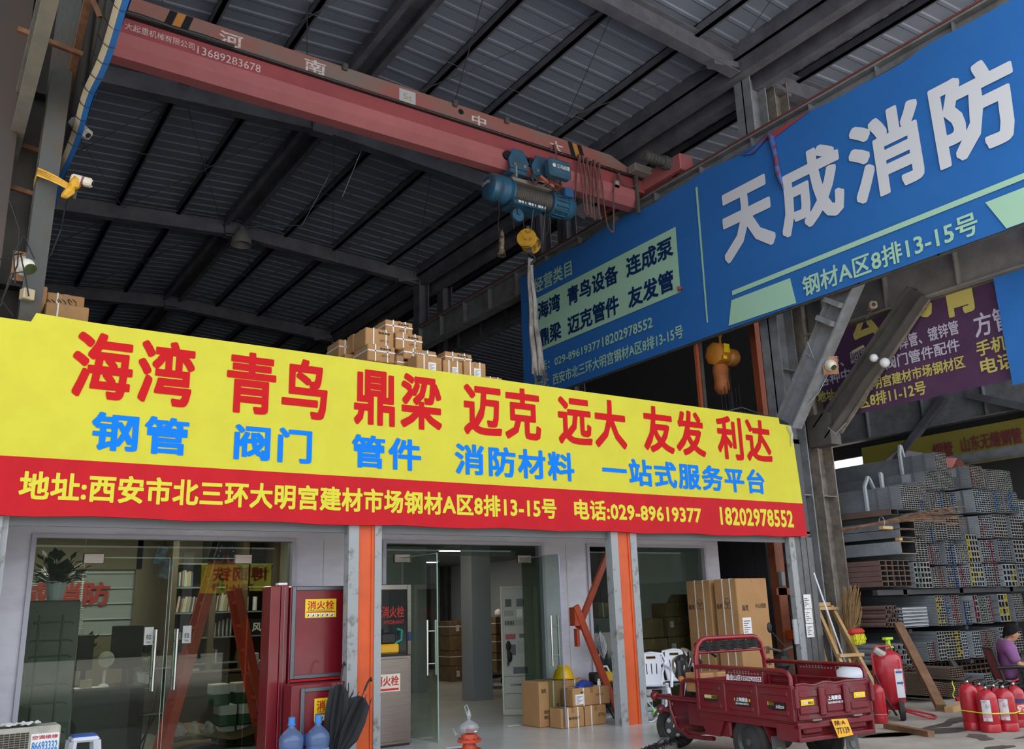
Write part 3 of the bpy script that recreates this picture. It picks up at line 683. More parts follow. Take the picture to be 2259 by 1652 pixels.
m = M(); m.lathe([(.02, .55), (.05, .45), (.06, .3), (.055, .15), (.09, .02), (.1, 0)], (8.99, 13.4, 8.3), (.05, 0, 1), 9); obj('wrapped_handset', m, mat('crinkled_wrap', '8a7a66', .25, .3, '3a3430', 9, .45, .6, .6, 20), t)
# ================================================================ SHOP UNDER THE BANNER
FY = 11.25
DARKIN = mat('dark_soffit', '4c4c50', .7)
m = M(); m.bx(.5, 12.95, 9.97, 22, 4.28, 4.36); m.bx(.5, 12.95, 9.97, 10.02, 2.7, 4.36); struct('floor', m, DARKIN, 'storage deck on top of the shop carrying the cartons', 'deck')
m = M(); m.bx(.72, 12.95, 9.97, 11.3, 2.68, 2.74)
for a, b in ((.8, 4.36), (4.8, 8.42), (8.92, 12.5)):
    m.cyl((a, 10.1, 2.62), (b, 10.1, 2.62), .05, 10); m.bx(a, b, 10.02, 10.06, 2.55, 2.66)
struct('trim_1', m, mat('shutter_grey', '6c6e72', .5), 'grey shutter soffit under the yellow and red banner', 'soffit')
m = M()
for a, b in ((.74, 1.13), (4.17, 5.4), (8.12, 8.96), (11.62, 11.95)): m.bx(a, b, FY-.06, FY+.06, 0, 2.57)
m.bx(.74, 11.95, FY-.06, FY+.06, 2.57, 2.68)
struct('wall_front', m, WALLW, 'pale lilac marbled wall panels of the shopfront', 'wall')
m = M()
for a in (4.55, 5.0, 5.25, 8.55): m.bx(a, a+.008, FY-.065, FY-.06, 0, 2.57)
for a, b in ((1.13, 4.17), (5.4, 8.12), (8.96, 11.62)):
    for x in (a, b-.05): m.bx(x, x+.05, FY-.09, FY+.08, 0, 2.53)
    m.bx(a, b, FY-.09, FY+.08, 2.53, 2.575)
struct('trim_2', m, mat('pale_trim', 'b4b2be', .4), 'thin pale frames around the glass openings', 'trim')
m = M(); m.bx(.5, .74, 9.95, 11.4, 0, 2.7); m.bx(.74, .8, 10.0, 10.12, 0, 2.66); struct('wall_left', m, JAMB, 'white painted jamb at the left end of the shop', 'wall')
# rooms behind
m = M(); m.bx(.62, .74, 11.3, 16, 0, 3.0); m.bx(.62, 5.2, 16, 16.1, 0, 3.0); m.bx(4.95, 5.05, FY, 16, 0, 3.0)
struct('wall_office', m, mat('office_wall', '8e8b80', .7), 'dim walls of the office behind the left glass', 'wall')
m = M(); m.bx(5.05, 9.2, 17.1, 17.2, 0, 3.0); m.bx(9.2, 9.3, 17.1, 25, 0, 3.0); m.bx(9.2, 14.4, 25, 25.1, 0, 3.0); m.bx(14.3, 14.4, 13, 25, 0, 3.0); m.bx(11.95, 14.4, 13.2, 13.3, 0, 3)
m.bx(11.85, 11.95, FY, 13.2, 0, 3)
struct('wall_interior', m, INWALL, 'pale blue grey walls inside the warehouse room', 'wall')
m = M(); m.bx(.62, 14.4, FY+.02, 25, 2.96, 3.02); struct('ceiling', m, INCEIL, 'ceiling of the rooms behind the glass', 'ceiling')
m = M(); m.bx(8.9, 9.32, 14.6, 15.0, 0, 2.96); struct('steel_column', m, mat('column_cladding', '8c929a', .5), 'clad column standing in the middle of the warehouse room', 'column')
# front posts
def post(x0, x1, jl, jr, lab, lab2):
    m = M(); m.bx(x0, x1, 9.97, 10.0, 0, 2.66); m.bx(x0, x1, 10.14, 10.17, 0, 2.66); m.bx((x0+x1)/2-.02, (x0+x1)/2+.02, 10.0, 10.14, 0, 2.66); m.bx(x1-.035, x1, 9.955, 10.1, 0, 2.66)
    struct('steel_column', m, ORANGE, lab, 'column')
    m = M()
    for a, b in (jl, jr):
        m.bx(a, b, 9.94, 9.97, 0, 2.64); m.bx(a+.001, a+.02, 9.97, 10.08, 0, 2.64); m.bx(b-.02, b-.001, 9.97, 10.08, 0, 2.64)
    struct('shutter_guide', m, JAMB, lab2, 'shutter guide')
post(4.49, 4.7, (4.36, 4.49), (4.7, 4.79), 'bright orange steel column between the office and the open glass doors', 'chipped grey shutter guides on both sides of the left orange column')
post(8.56, 8.8, (8.43, 8.56), (8.8, 8.92), 'bright orange steel column between the glass doors and the white chairs', 'chipped grey shutter guides on both sides of the right orange column')
m = M(); m.bx(12.36, 12.5, 9.95, 10.05, -.1, 2.64); struct('shutter_guide', m, JAMB, 'pale shutter guide beside the paper notices', 'shutter guide')
m = M()
for i in range(6): m.bx(12.5+i*.08, 12.572+i*.08, 9.955+.012*(i % 2), 10.05, -.1, 2.64)
struct('trim_3', m, mat('ribbed_post', '5c5d62', .6, 0, '6a6764', 4), 'grey ribbed end post of the shop carrying paper notices', 'post')
m = M(); m.bx(13.0, 13.1, 11, 18, 0, 4.2)
for i in range(22): m.bx(12.98, 13.0, 11+i*.3, 11.05+i*.3, 0, 4.2)
struct('wall_right', m, mat('dark_screen', '333437', .7), 'dark corrugated screen behind the tall cartons', 'wall')
m = M(); m.bx(12.86, 13.08, 10.7, 10.85, 0, 2.68); m.bx(12.8, 13.3, 10.7, 10.75, 1.7, 1.82); p = struct('steel_column', m, ORANGED, 'dull orange post behind the tall cartons', 'column')
m = M(); m.bx(12.96, 13.1, 10.55, 10.7, .95, 1.1); obj('bracket', m, ORANGE, p)
# glass: office front and double door
def patch(parent, x, z, w=.22, h=.12):
    m = M(); m.rbx(x-w/2, x+w/2, FY-.03, FY+.03, z-h/2, z+h/2, .008); obj('patch_fitting', m, BRUSH, parent)
def pull(parent, x, y, z0=.82, z1=1.5, d=(0, -1, 0), both=True):
    d = Vector(d)
    for s in ((1, -1) if both else (1,)):
        m = M(); c = Vector((x, y, 0))+d*.06*s
        m.cyl(c+UZ*z0, c+UZ*z1, .017, 10)
        for z in (z0+.14, z1-.14): m.cyl(Vector((x, y, z)), c+UZ*z, .01, 8)
        obj('pull_handle', m, CHROME, parent, 40)
def pane(name, x0, x1, z0, z1, lab, y=FY):
    m = M(); m.bx(x0, x1, y-.006, y+.006, z0, z1); return struct(name, m, GLASS, lab, 'window')
pane('window_1', 1.18, 1.69, .02, 2.53, 'fixed glass pane left of the office door')
pane('window_2', 3.61, 4.12, .02, 2.53, 'fixed glass pane between the office door and the red cabinets')
pane('window_3', 1.7, 3.6, 2.33, 2.53, 'glass strip above the office door')
for i, (a, b, px, lab) in enumerate(((1.71, 2.635, 2.52, 'left leaf of the closed office glass door'), (2.665, 3.59, 2.76, 'right leaf of the closed office glass door'))):
    m = M(); m.bx(a, b, FY-.006, FY+.006, .02, 2.32)
    t = struct('door_%d' % (i+1), m, GLASS, lab, 'door')
    pull(t, px, FY)
    e = M(); x = b-.006 if i == 0 else a; e.bx(x, x+.006, FY-.008, FY+.008, .02, 2.32); e.bx(a, b, FY-.007, FY+.007, 2.315, 2.325); obj('glass_edge', e, mat('glass_edge_green', '8aa89c', .3), t)
    patch(t, a+.08 if i == 0 else b-.08, 2.31)
    q = M(); x = 2.4 if i == 0 else 2.83; q.bx(x, x+.1, FY-.014, FY-.008, 1.33, 1.53); s = obj('pull_sign', q, mat('sign_grey', 'b4b6b4', .5), t)
    letters(s, [('拉', (x+.02, FY-.014, 1.39), .06, .06), ('PULL', (x+.03, FY-.014, 1.35), .045, .02)], UX, UZ, INK, .01, .002)
pane('window_4', 5.45, 8.07, 2.37, 2.53, 'glass strip above the open double door')
pane('window_5', 5.45, 5.72, .02, 2.36, 'narrow glass pane left of the open door')
pane('window_6', 7.76, 8.07, .02, 2.36, 'narrow glass pane right of the open door')
for i, (x, lab) in enumerate(((5.75, 'left glass leaf standing open towards the street'), (7.735, 'right glass leaf standing open beside the small cartons'))):
    m = M(); m.bx(x-.006, x+.006, 10.29, FY-.02, .03, 2.34)
    t = struct('door_%d' % (i+3), m, GLASS, lab, 'door')
    pull(t, x, 10.45, .82, 1.5, (1, 0, 0))
    e = M(); e.bx(x-.007, x+.007, 10.285, 10.292, .03, 2.34); e.bx(x-.007, x+.007, 10.29, FY, 2.335, 2.345); e.bx(x-.007, x+.007, 10.29, FY, .025, .033); obj('glass_edge', e, MATS['glass_edge_green'] if i == 0 else mat('glass_edge_violet', '8c8cb4', .3), t)
    patch(t, x+(.06 if i else -.02), 2.33, .24); m = M(); m.rbx(x-.03, x+.03, FY-.22, FY-.02, .02, .1, .008); obj('patch_fitting', m, BRUSH, t)
pane('window_7', 9.01, 11.57, .02, 2.53, 'large glass pane behind the white chairs')
# ceiling lamps
def lamp(x, y, w, d, lab, s=17):
    m = M(); m.bx(x-w/2, x+w/2, y-d/2, y+d/2, 2.92, 2.958); t = obj('ceiling_lamp', m, WHITE); tag(t, lab, 'lamp', 'ceiling lamps')
    q = M(); q.bx(x-w/2+.03, x+w/2-.03, y-d/2+.03, y+d/2-.03, 2.912, 2.919); obj('diffuser', q, MATS.get('lampglow') or MATS.setdefault('lampglow', glow('lampglow', 'fff4dc', s)), t)
lamp(1.9, 13.2, .6, .5, 'lit ceiling panel over the office desk, nearer the glass'); lamp(1.9, 14.9, .6, .5, 'lit ceiling panel over the office desk, farther back')
lamp(3.7, 13.1, .6, .5, 'lit ceiling panel in front of the office shelf')
lamp(7.5, 14.2, 1.0, .2, 'tube lamp on the warehouse ceiling just inside the open door'); lamp(10.4, 17.6, 1.0, .2, 'tube lamp on the warehouse ceiling behind the clad column'); lamp(11.6, 21.8, 1.2, .2, 'added tube lamp on the warehouse ceiling far at the back')  # the far back lamp is added, unseen, to brighten the deep walls
# ---------------- office contents
t = thing('partition_blind', 'white slatted blind on the office partition with red lettering', 'blind', (2.1, 14.6, .9))
m = M(); m.bx(.8, 2.92, 14.6, 14.64, 1.4, 2.36); obj('backing', m, mat('blind_back', '9aa4a8', .5), t)
m = M()
for i in range(38): m.bx(.8, 2.25 if i % 9 else 2.9, 14.57, 14.595, 1.42+i*.0245, 1.434+i*.0245)
obj('slats', m, mat('blind_slat', 'c8d2d4', .5), t)
m = M(); m.bx(.74, 3.0, 14.55, 14.66, 0, 1.38); m.bx(.74, 3.0, 14.55, 14.66, 2.36, 2.96); m.bx(2.92, 3.3, 14.55, 14.66, 0, 2.96); obj('partition_frame', m, mat('brown_partition', '6e6654', .6), t)
letters(t, [('成消防', (1.42, 14.56, 1.84), 1.16, .34)], UX, UZ, mat('logo_red', 'b03a38', .5), .03)
def plant(x, y, z, lab, n, r, pot=True, h=.4):
    t = thing('potted_plant', lab, 'plant', (x, y, z)); m = M()
    if pot: m.lathe([(.08, 0), (.12, .2), (.13, .22), (.11, .22), (.1, .18)], (x, y, z), UZ, 16)
    else: m.lathe([(.1, 0), (.11, .1)], (x, y, z), UZ, 12)
    obj('pot', m, WHITE, t)
    m = M()
    for i in range(n):
        a = random.random()*6.28; e = random.uniform(.15, 1.2); d = Vector((math.cos(a)*math.cos(e), math.sin(a)*math.cos(e), math.sin(e))); c = Vector((x, y, z+.2))+d*random.uniform(.05, r)
        s = d.cross(UZ).normalized()*random.uniform(.04, .07); l = d*random.uniform(.1, .18)-UZ*random.uniform(.0, .08)
        m.add([c-l*.1, c+l*.4+s, c+l, c+l*.4-s], [(0, 1, 2, 3)])
        m.tube([(x, y, z+.15), c], .004, 3)
    tag_ = obj('leaves', m, mat('leaf_green', '2c4a2c', .5, 0, '1c341f', 6), t); return t
t = thing('standing_air_conditioner', 'grey back of a tall ribbed cabinet standing behind the left glass pane', 'cabinet', (1.5, 11.7, 0))
m = M(); m.rbx(1.2, 1.76, 11.6, 11.95, 0, 1.86, .02); obj('body', m, mat('cabinet_grey', '77786f', .6, 0, '6a6c66', 3), t)
m = M()
for x in (1.34, 1.58): m.tube([(x, 11.595, .1), (x, 11.595, 1.7)], .012, 5)
for z in (.2, .45, .75, .95, 1.25, 1.42, 1.62): m.tube([(1.24+.03*(int(z*20) % 3), 11.595, z-.02), (1.28, 11.595, z), (1.66, 11.595, z), (1.7, 11.595, z-.02)], .011, 5)
obj('pressed_ribs', m, mat('rib_grey', '5e605a', .6), t)
plant(1.5, 11.8, 1.862, 'dark leafy plant on top of the tall grey cabinet in the office', 130, .36)
t = thing('office_desk', 'dark office desk with papers behind the office glass', 'desk', (2.3, 13, 0))
m = M(); m.rbx(1.8, 2.85, 12.7, 13.4, .76, .8, .01); obj('desktop', m, mat('desk_dark', '2c2a2a', .25), t)
m = M(); m.bx(1.82, 2.6, 12.74, 12.78, .05, .76); obj('modesty_panel', m, mat('desk_panel', '3c3a3a', .3), t)
for x in (1.85, 2.72):
    m = M(); m.bx(x, x+.06, 12.75, 13.35, 0, .76); obj('leg', m, BLACK, t)
tag(obj('paper_sheet', M().bx(1.95, 2.3, 12.75, 13.0, .801, .806), WPAPER), 'white papers on the office desk beside the small fan', 'paper')
def screen(x, y, lab, w=.34, h=.4):
    t = thing('monitor', lab, 'monitor', (x, y, .8)); m = M(); m.rbx(x-w/2, x+w/2, y, y+.05, 1.0, 1.0+h, .01); obj('housing', m, BLACK, t); m = M(); m.bx(x-.03, x+.03, y+.02, y+.05, .8, 1.05); m.bx(x-.1, x+.1, y-.02, y+.12, .8, .815); obj('stand', m, BLACK, t)
screen(2.1, 13.2, 'dark monitor left on the office desk behind the small fan', .2, .45); screen(2.62, 13.25, 'larger dark monitor right on the office desk', .4, .55)
t = thing('desk_fan', 'small white desk fan on the office desk', 'fan', (2.3, 12.9, .8))
m = M(); m.lathe([(.07, 0), (.06, .02), (.018, .04), (.018, .2)], (2.3, 12.9, .8), UZ, 12); obj('stand', m, WHITE, t)
m = M(); c = Vector((2.3, 12.86, 1.14)); d = Vector((-.3, -1, .1)).normalized()
for k in range(4): m.lathe([(.028*k+.01, -.03+.012*abs(2-k)), (.028*k+.016, -.028+.012*abs(2-k))], c, d, 18)
m.lathe([(.02, -.02), (.09, 0), (.09, .03), (.02, .05)], c-d*.03, d, 18); obj('cage', m, mat('fan_white', 'c8c8c0', .5), t)
m = M(); m.bx(2.02, 2.15, 12.8, 12.9, .8, .9); tag(obj('tissue_box', m, mat('tissue_tan', 'b0a080', .7)), 'small tan tissue box on the office desk', 'box')
plant(2.05, 13.55, .9, 'bushy green plant behind the office desk left of the monitors', 60, .4); plant(2.95, 13.6, .7, 'bushy green plant behind the office desk right of the monitors', 50, .35)
t = thing('folding_chair', 'dark folding chair with thin legs beside the office desk', 'chair', (2.85, 12.4, 0))
m = M(); m.tube([(2.7, 12.35, 0), (2.95, 12.75, .8), (3.15, 12.75, .82), (2.95, 12.35, 0)], .012, 6); m.tube([(2.75, 12.8, 0), (2.85, 12.4, .45)], .012, 6); obj('frame', m, BLACK, t)
m = M(); m.rbx(2.72, 3.12, 12.45, 12.8, .43, .46, .015); obj('seat', m, BLACK, t)
m = M(); m.rbx(2.82, 3.1, 12.72, 12.75, .82, 1.0, .015); obj('backrest', m, BLACK, t)
# shelf with books
t = thing('display_shelf', 'tall brown display shelf with glass boards at the back of the office', 'shelf', (4.1, 14.2, 0))
SHELF = mat('shelf_brown', '6a5c4a', .5, 0, '5c503f', 2)
m = M()
for x in (3.3, 3.88, 4.36, 4.86): m.bx(x, x+.09, 13.95, 14.5, 0, 2.9)
m.bx(3.3, 4.95, 14.5, 14.54, 0, 2.9); obj('uprights', m, SHELF, t)
for z in (.55, .95, 1.32, 1.68, 2.05, 2.4):
    m = M(); m.bx(3.39, 4.86, 13.98, 14.5, z, z+.02); obj('board', m, mat('shelf_glass', '7c8c88', .2), t)
bcols = [mat('book_white', 'c8c4b4', .6), mat('book_blue', '3a5878', .6), mat('book_cream', 'a89c7c', .6), mat('book_grey', '8a8e8e', .6), mat('book_red', '7a3a34', .6)]
def books(x0, x1, z, grp, h=.24, lean=0):
    x = x0; k = 0
    while x < x1:
        w = random.uniform(.018, .035); m = M(); hh = h*random.uniform(.85, 1.05)
        m.bx(x, x+w-.003, 14.05, 14.25, z, z+hh, Matrix.Translation((x, 0, z)) @ Matrix.Rotation(lean, 4, 'Y') @ Matrix.Translation((-x, 0, -z)) if lean else None)
        o = obj('book', m, bcols[[0, 0, 2, 3, 1, 0, 4, 2][(k*5+int(z*10)) % 8]]); tag(o, 'upright book in the row %s' % grp, 'book', 'books ' + grp); x += w; k += 1
books(3.42, 3.84, 1.71, 'on the left bay of the office shelf', .22, .12); books(4.0, 4.34, 1.71, 'on the middle bay of the office shelf', .26, .1); books(3.42, 3.62, 2.08, 'on the upper left board of the office shelf')
def can(x, z, r, h, y, material, lab, grp): m = M(); m.lathe([(r, 0), (r, h), (r*.9, h+.005), (.01, h+.005)], (x, y, z), UZ, 14); tag(obj('pipe_sample', m, material, None, 40), lab, 'pipe sample', grp)
for i in range(5): can(4.02+i*.06, 1.34, .024, .2+.02*i, 14.1, CHROME, 'tall shiny steel pipe sample on the middle shelf board', 'tall pipe samples')
for i in range(3): can(3.92+i*.055, .97, .026, .22-.02*i, 13.99+.01*i, CHROME, 'shiny steel pipe sample standing on the low shelf board', 'low pipe samples')
for i in range(4): can(3.44+i*.07, 1.34, .03, .07, 14.1, CHROME, 'short shiny ring sample on the left shelf board', 'ring samples')
for i, (x, z) in enumerate(((4.48, 1.71), (4.62, 1.71))): can(x, z, .035, .2, 14.1, WHITE, 'white bottle on the right bay of the office shelf', 'white bottles')
m = M(); m.bx(4.5, 4.78, 14.0, 14.06, 1.34, 1.58); o = obj('picture_frame', m, BLACK); tag(o, 'black framed card with white characters on the office shelf', 'frame'); letters(o, [('风', (4.56, 14.0, 1.39), .14, .13)], UX, UZ, WPAPER, .02)
m = M(); m.bx(3.45, 3.8, 14.0, 14.35, .57, .9); tag(obj('storage_box', m, mat('box_white', 'a8acac', .5)), 'white box on the lowest shelf board', 'box')
m = M(); m.bx(3.5, 3.7, 14.0, 14.2, .97, 1.12); tag(obj('storage_box', m, mat('box_olive', '6c6a40', .6)), 'small olive box on the second shelf board', 'box')
m = M(); m.bx(3.3, 4.9, 13.2, 13.25, .0, .86); m.bx(3.3, 4.9, 13.2, 13.7, .84, .88); struct('counter', m, mat('counter_brown', '5a4c3c', .5), 'low brown counter in front of the office shelf', 'counter')
# trapezoid orange ladder
t = thing('stepladder', 'tall orange red folding ladder standing behind the office glass', 'ladder', (3.4, 11.8, 0))
LADR = mat('ladder_red', 'd24a30', .5, 0, 'bc4028', 3)
for (p, q) in (((3.37, 11.75, 2.4), (2.82, 11.75, 0)), ((3.5, 11.75, 2.4), (4.12, 11.75, 0))):
    m = M(); m.bar(p, q, .05, .1, (1, 0, 0)); obj('rail', m, LADR, t)
    m = M(); m.bar(Vector(p)+Vector((0, .3, 0)), Vector(q)+Vector((0, .42, 0)), .035, .09, (1, 0, 0)); obj('rail', m, LADR, t)
    for k in range(1, 8): f = k/8; a = Vector(p).lerp(Vector(q), f); m = M(); m.bar(a, a+Vector((0, .3+.12*f, 0)), .025, .04); obj('rung', m, LADR, t)
for x, s in ((3.4, -1), (3.47, 1)):
    m = M(); m.bar((x, 11.74, 2.6), (x+s*.07, 11.74, 2.32), .05, .1, (1, 0, 0)); m.bar((x, 12.05, 2.6), (x+s*.07, 12.05, 2.32), .05, .1, (1, 0, 0)); p = obj('hinge', m, BLACK, t)
    m = M()
    for k in range(3): m.cyl((x+s*(.03+.02*k), 11.71, 2.5-.06*k), (x+s*(.03+.02*k), 11.69, 2.5-.06*k), .008, 6)
    obj('rivet', m, CHROME, p)
# cartons: generic builder
def carton(lab, x0, x1, y0, y1, z0, z1, group=None, rz=0, material=CARD, straps='xx', prints=(), note=None, cat='carton', plain=False, sp=TAPE):
    c = ((x0+x1)/2, (y0+y1)/2, z0); t = thing('carton', lab, cat, c, rz, group)
    Z = rotz(rz, c) @ Matrix.Translation(-Vector(c)) if rz else None
    m = M(); m.rbx(x0, x1, y0, y1, z0, z1, .012, Z); obj('box', m, material, t)
    if plain: return t
    m = M(); xm = (x0+x1)/2; m.bx(x0-.001, x1+.001, (y0+y1)/2-.025, (y0+y1)/2+.025, z1-.002, z1+.002, Z); m.bx(xm-.025, xm+.025, y0-.0015, y0+.01, z1-.07, z1, Z); obj('packing_tape', m, BROWNT, t)
    w = .009; e = .004
    for i, s in enumerate(straps):
        m = M()
        if s in 'xyz':
            f = (.28, .72, .5)[i % 3]
            if s == 'x': a = x0+(x1-x0)*f; bb_ = [(a-w, a+w, y0-e, y1+e, z1, z1+e), (a-w, a+w, y0-e, y0, z0, z1), (a-w, a+w, y1, y1+e, z0, z1)]
            if s == 'y': a = y0+(y1-y0)*f; bb_ = [(x0-e, x1+e, a-w, a+w, z1, z1+e), (x0-e, x0, a-w, a+w, z0, z1), (x1, x1+e, a-w, a+w, z0, z1)]
            if s == 'z': a = z0+(z1-z0)*.62; bb_ = [(x0-e, x1+e, y0-e, y0, a-w, a+w), (x0-e, x0, y0-e, y1+e, a-w, a+w), (x1, x1+e, y0-e, y1+e, a-w, a+w)]
            for q in bb_: m.bx(*q, Z)
            obj('strap', m, sp, t)
    if prints:
        m = M()
        for (s, a, b, w_, h_) in prints: write(m, s, (x0+(x1-x0)*a, y0, z0+(z1-z0)*b), UX, UZ, (x1-x0)*w_, (z1-z0)*h_, .01, .003)
        if Z is not None: m.xf(Z)
        obj('print', m, INK, t)
    if note:
        a, b, w_, h_ = note; m = M(); X0 = x0+(x1-x0)*a; Z0 = z0+(z1-z0)*b; W_ = (x1-x0)*w_; H_ = (z1-z0)*h_
        m.bx(X0, X0+W_, y0-.006, y0-.001, Z0, Z0+H_, Z); p = obj('label_sheet', m, WPAPER, t)
        m = M()
        for k in range(6): m.bx(X0+W_*.1, X0+W_*(.5+.35*((k*7) % 3)/2), y0-.0075, y0-.006, Z0+H_*(.12+.13*k), Z0+H_*(.16+.13*k), Z)
        obj('label_text', m, INK, p)
    return t
PR = (('●●●●', .45, .72, .4, .12), ('QTY 24', .5, .3, .3, .12))
G = 'cartons stacked on the shop roof'
roof_c = [('topmost of the tall pile', 5.36, 5.8, 11.05, 11.5, 5.5, 5.72, 'xxz'), ('upper left of the pile with a dark tear', 4.98, 5.42, 10.9, 11.3, 5.23, 5.5, 'xx'), ('end-on at the left rear corner of the pile', 4.86, 5.2, 11.55, 12, 5.2, 5.48, 'xxz'), ('squeezed behind the torn one on the left', 4.98, 5.24, 11.32, 11.54, 5.24, 5.52, 'x'),
 ('upper right of the tall pile', 5.45, 5.88, 10.9, 11.3, 5.24, 5.5, 'xxz'), ('front left under the torn one', 4.96, 5.38, 10.78, 11.25, 4.98, 5.225, 'xxz'), ('wide one in the middle of the front row', 5.5, 6.03, 10.75, 11.25, 5.07, 5.235, 'xxz'), ('front middle with a white shipping sheet', 5.55, 5.95, 10.45, 10.74, 4.82, 5.06, 'x'),
 ('front row with a sheet, second from its right end', 5.97, 6.29, 10.45, 10.74, 4.8, 5.04, 'xx'), ('behind the front row at the right, with black marks', 6.2, 6.66, 10.8, 11.2, 5.08, 5.29, 'xxz'), ('front row with a sheet at its right end', 6.31, 6.68, 10.45, 10.74, 4.82, 5.07, 'xx'), ('small dark one low in the middle of the pile', 5.39, 5.5, 10.74, 11.2, 4.85, 5.1, 'z'), ('low flat one at the far right of the pile', 6.7, 7.0, 10.5, 10.9, 4.7, 4.9, 'xx')]
for i, (l, a, b, c, d, e, f, s) in enumerate(roof_c):
    carton('carton on the shop roof, ' + l, a, b, c, d, e, f, G, 0, CARD, s, PR if i in (0, 1, 4, 5, 9) else (('QTY 24', .3, .5, .4, .2),) if i == 6 else (), (.45, .12, .3, .5) if i in (7, 8, 10) else None)
for i, (a, b, c, d, e, f) in enumerate(((4.9, 5.4, 10.8, 12, 4.37, 4.97), (5.42, 6.0, 10.8, 12, 4.37, 5.05), (5.45, 5.9, 10.45, 10.78, 4.37, 4.8), (5.95, 6.7, 10.45, 10.78, 4.37, 4.79), (6.1, 6.75, 10.8, 11.3, 4.37, 5.06), (6.72, 7.1, 10.5, 10.95, 4.37, 4.69), (4.85, 5.45, 11.3, 12, 4.99, 5.2), (5.3, 5.9, 11.0, 11.6, 5.06, 5.23))):
    carton('carton forming the hidden lower courses of the pile on the shop roof', a, b, c, d, e, f, 'lower cartons of the roof pile', 0, CARD, '', (), None, 'carton', True)
G = 'cartons on the shop roof at the left'
for l, a, b, c, d, e, f, s in (('standing left of the camera post', .5, .76, 11.0, 11.5, 4.37, 5.38, 'z'), ('tall one peeking out right of the camera post', .76, 1.0, 11.0, 11.4, 4.37, 5.4, ''), ('drawn with a curly pattern', 1.0, 1.4, 11.0, 11.4, 5.13, 5.34, 'x'), ('lying low with brown tape', .97, 1.42, 10.7, 10.98, 4.87, 5.12, 'x')):
    t = carton('carton at the shop roof left end, ' + l, a, b, c, d, e, f, G, 0, CARD, s, (('钢管配件', .2, .2, .5, .06),) if a < .6 else ())
    if 'curly' in l:
        m = M()
        for k in range(3): m.tube([(1.05+.11*k+.05*math.sin(j*.9), 10.994, 5.2+.02*k+.05*math.cos(j*1.1)) for j in range(8)], .004, 4)
        obj('curly_print', m, INK, t)
carton('carton hidden under the left roof cartons', .97, 1.42, 10.7, 11.4, 4.37, 4.865, None, 0, CARD, '', plain=True)
# green and white cartons and flattened board in the office
GRN = mat('carton_green', '2c5238', .6)
k = 0
for (x, y, z, l) in ((3.6, 12.3, .62, 'left end of the second course from the top'), (3.9, 12.35, .52, 'middle, just right of the ladder rail'), (4.14, 12.4, .52, 'right end, next to the red cabinet'), (3.7, 12.3, .26, 'left end of the low course'), (3.95, 12.3, .26, 'middle of the low course'), (4.18, 12.4, .26, 'right end of the low course'), (3.7, 12.35, 0, 'left end of the bottom course'), (3.95, 12.35, 0, 'middle of the bottom course'), (4.19, 12.45, 0, 'right end of the bottom course'), (4.14, 12.45, .78, 'topmost under the white carton')):
    if k == 0: z = .52
    t = thing('carton', 'white and green carton behind the glass, ' + l, 'carton', (x, y, z), 0, 'white and green cartons in the office')
    m = M(); m.rbx(x-.11, x+.11, y-.14, y+.14, z+.13, z+.255, .008); obj('upper_half', m, mat('carton_white', 'b8bab4', .6), t); m = M(); m.rbx(x-.11, x+.11, y-.14, y+.14, z, z+.13, .008); obj('lower_half', m, GRN, t); k += 1
m = M(); m.rbx(3.95, 4.02, 12.0, 12.1, 1.0, 1.15, .01); m.rbx(3.93, 4.04, 12.15, 12.3, .785, .96, .01); tag(obj('white_box', m, WHITE), 'small white box on top of the green and white cartons', 'box')
t = thing('flattened_carton', 'flattened brown cardboard with plastic film on the office floor', 'cardboard', (3.5, 12.6, 0))
m = M(); m.grid(lambda u, v: (3.0+1.1*u, 12.0+.35*v, .16+.05*math.sin(u*7)+.12*v), 10, 3); m.grid(lambda u, v: (3.05+1.0*u, 12.05+.6*v, .05+.03*math.sin(u*5)), 8, 3); obj('sheet', m, CARD2, t)
m = M(); m.grid(lambda u, v: (3.0+.5*u, 12.0+.4*v, .25+.05*math.sin(u*17+v*9)+.05*math.cos(v*13)), 14, 8); obj('plastic_film', m, PLASTIC, t)
t = thing('hanging_leaflet', 'printed leaflets hanging askew inside the top of the office door', 'leaflet', (2.6, 11.4, 2.3))
for i, (x, z, c) in enumerate(((2.56, 2.36, '8a98b4'), (2.63, 2.2, '7c8494'))): m = M(); m.bx(x-.06, x+.06, 11.4+.01*i, 11.404+.01*i, z-.11, z+.11, Matrix.Translation((x, 0, z)) @ Matrix.Rotation(.25, 4, 'Y') @ Matrix.Translation((-x, 0, -z))); obj('sheet', m, mat('leaflet_%d' % i, c, .4, 0, '3c3c48', 14), t)
# the yellow banner across the street whose mirror image shows in the office glass
t = thing('street_banner', 'yellow banner with dark red lettering on the sheds across the street', 'banner', (11.8, -20.8, 3))
yb_ = -20.0; k = (2*FY-yb_)/FY
x0, x1 = 3.01*k, 3.88*k; z0, z1 = 1.6+(1.9-1.6)*k, 1.6+(2.245-1.6)*k
m = M(); m.bx(x0, x1, yb_-.06, yb_, z0, z1); obj('yellow_sheet', m, YEL, t)
hh = z1-z0; ww = x1-x0
letters(t, [('博钢铁', (x1-ww*.04, yb_, z0+hh*.42), ww*.8, hh*.5), ('7排14-15号', (x1-ww*.25, yb_, z0+hh*.1), ww*.6, hh*.24)], -UX, UZ, mat('dark_red_ink', '8c2028', .6, spec=.1), .016, .01)
m = M()
for x in (x0+.1, x1-.1): m.bx(x, x+.1, yb_-.2, yb_-.08, -.12, z1)
obj('support_post', m, STEEL, t)
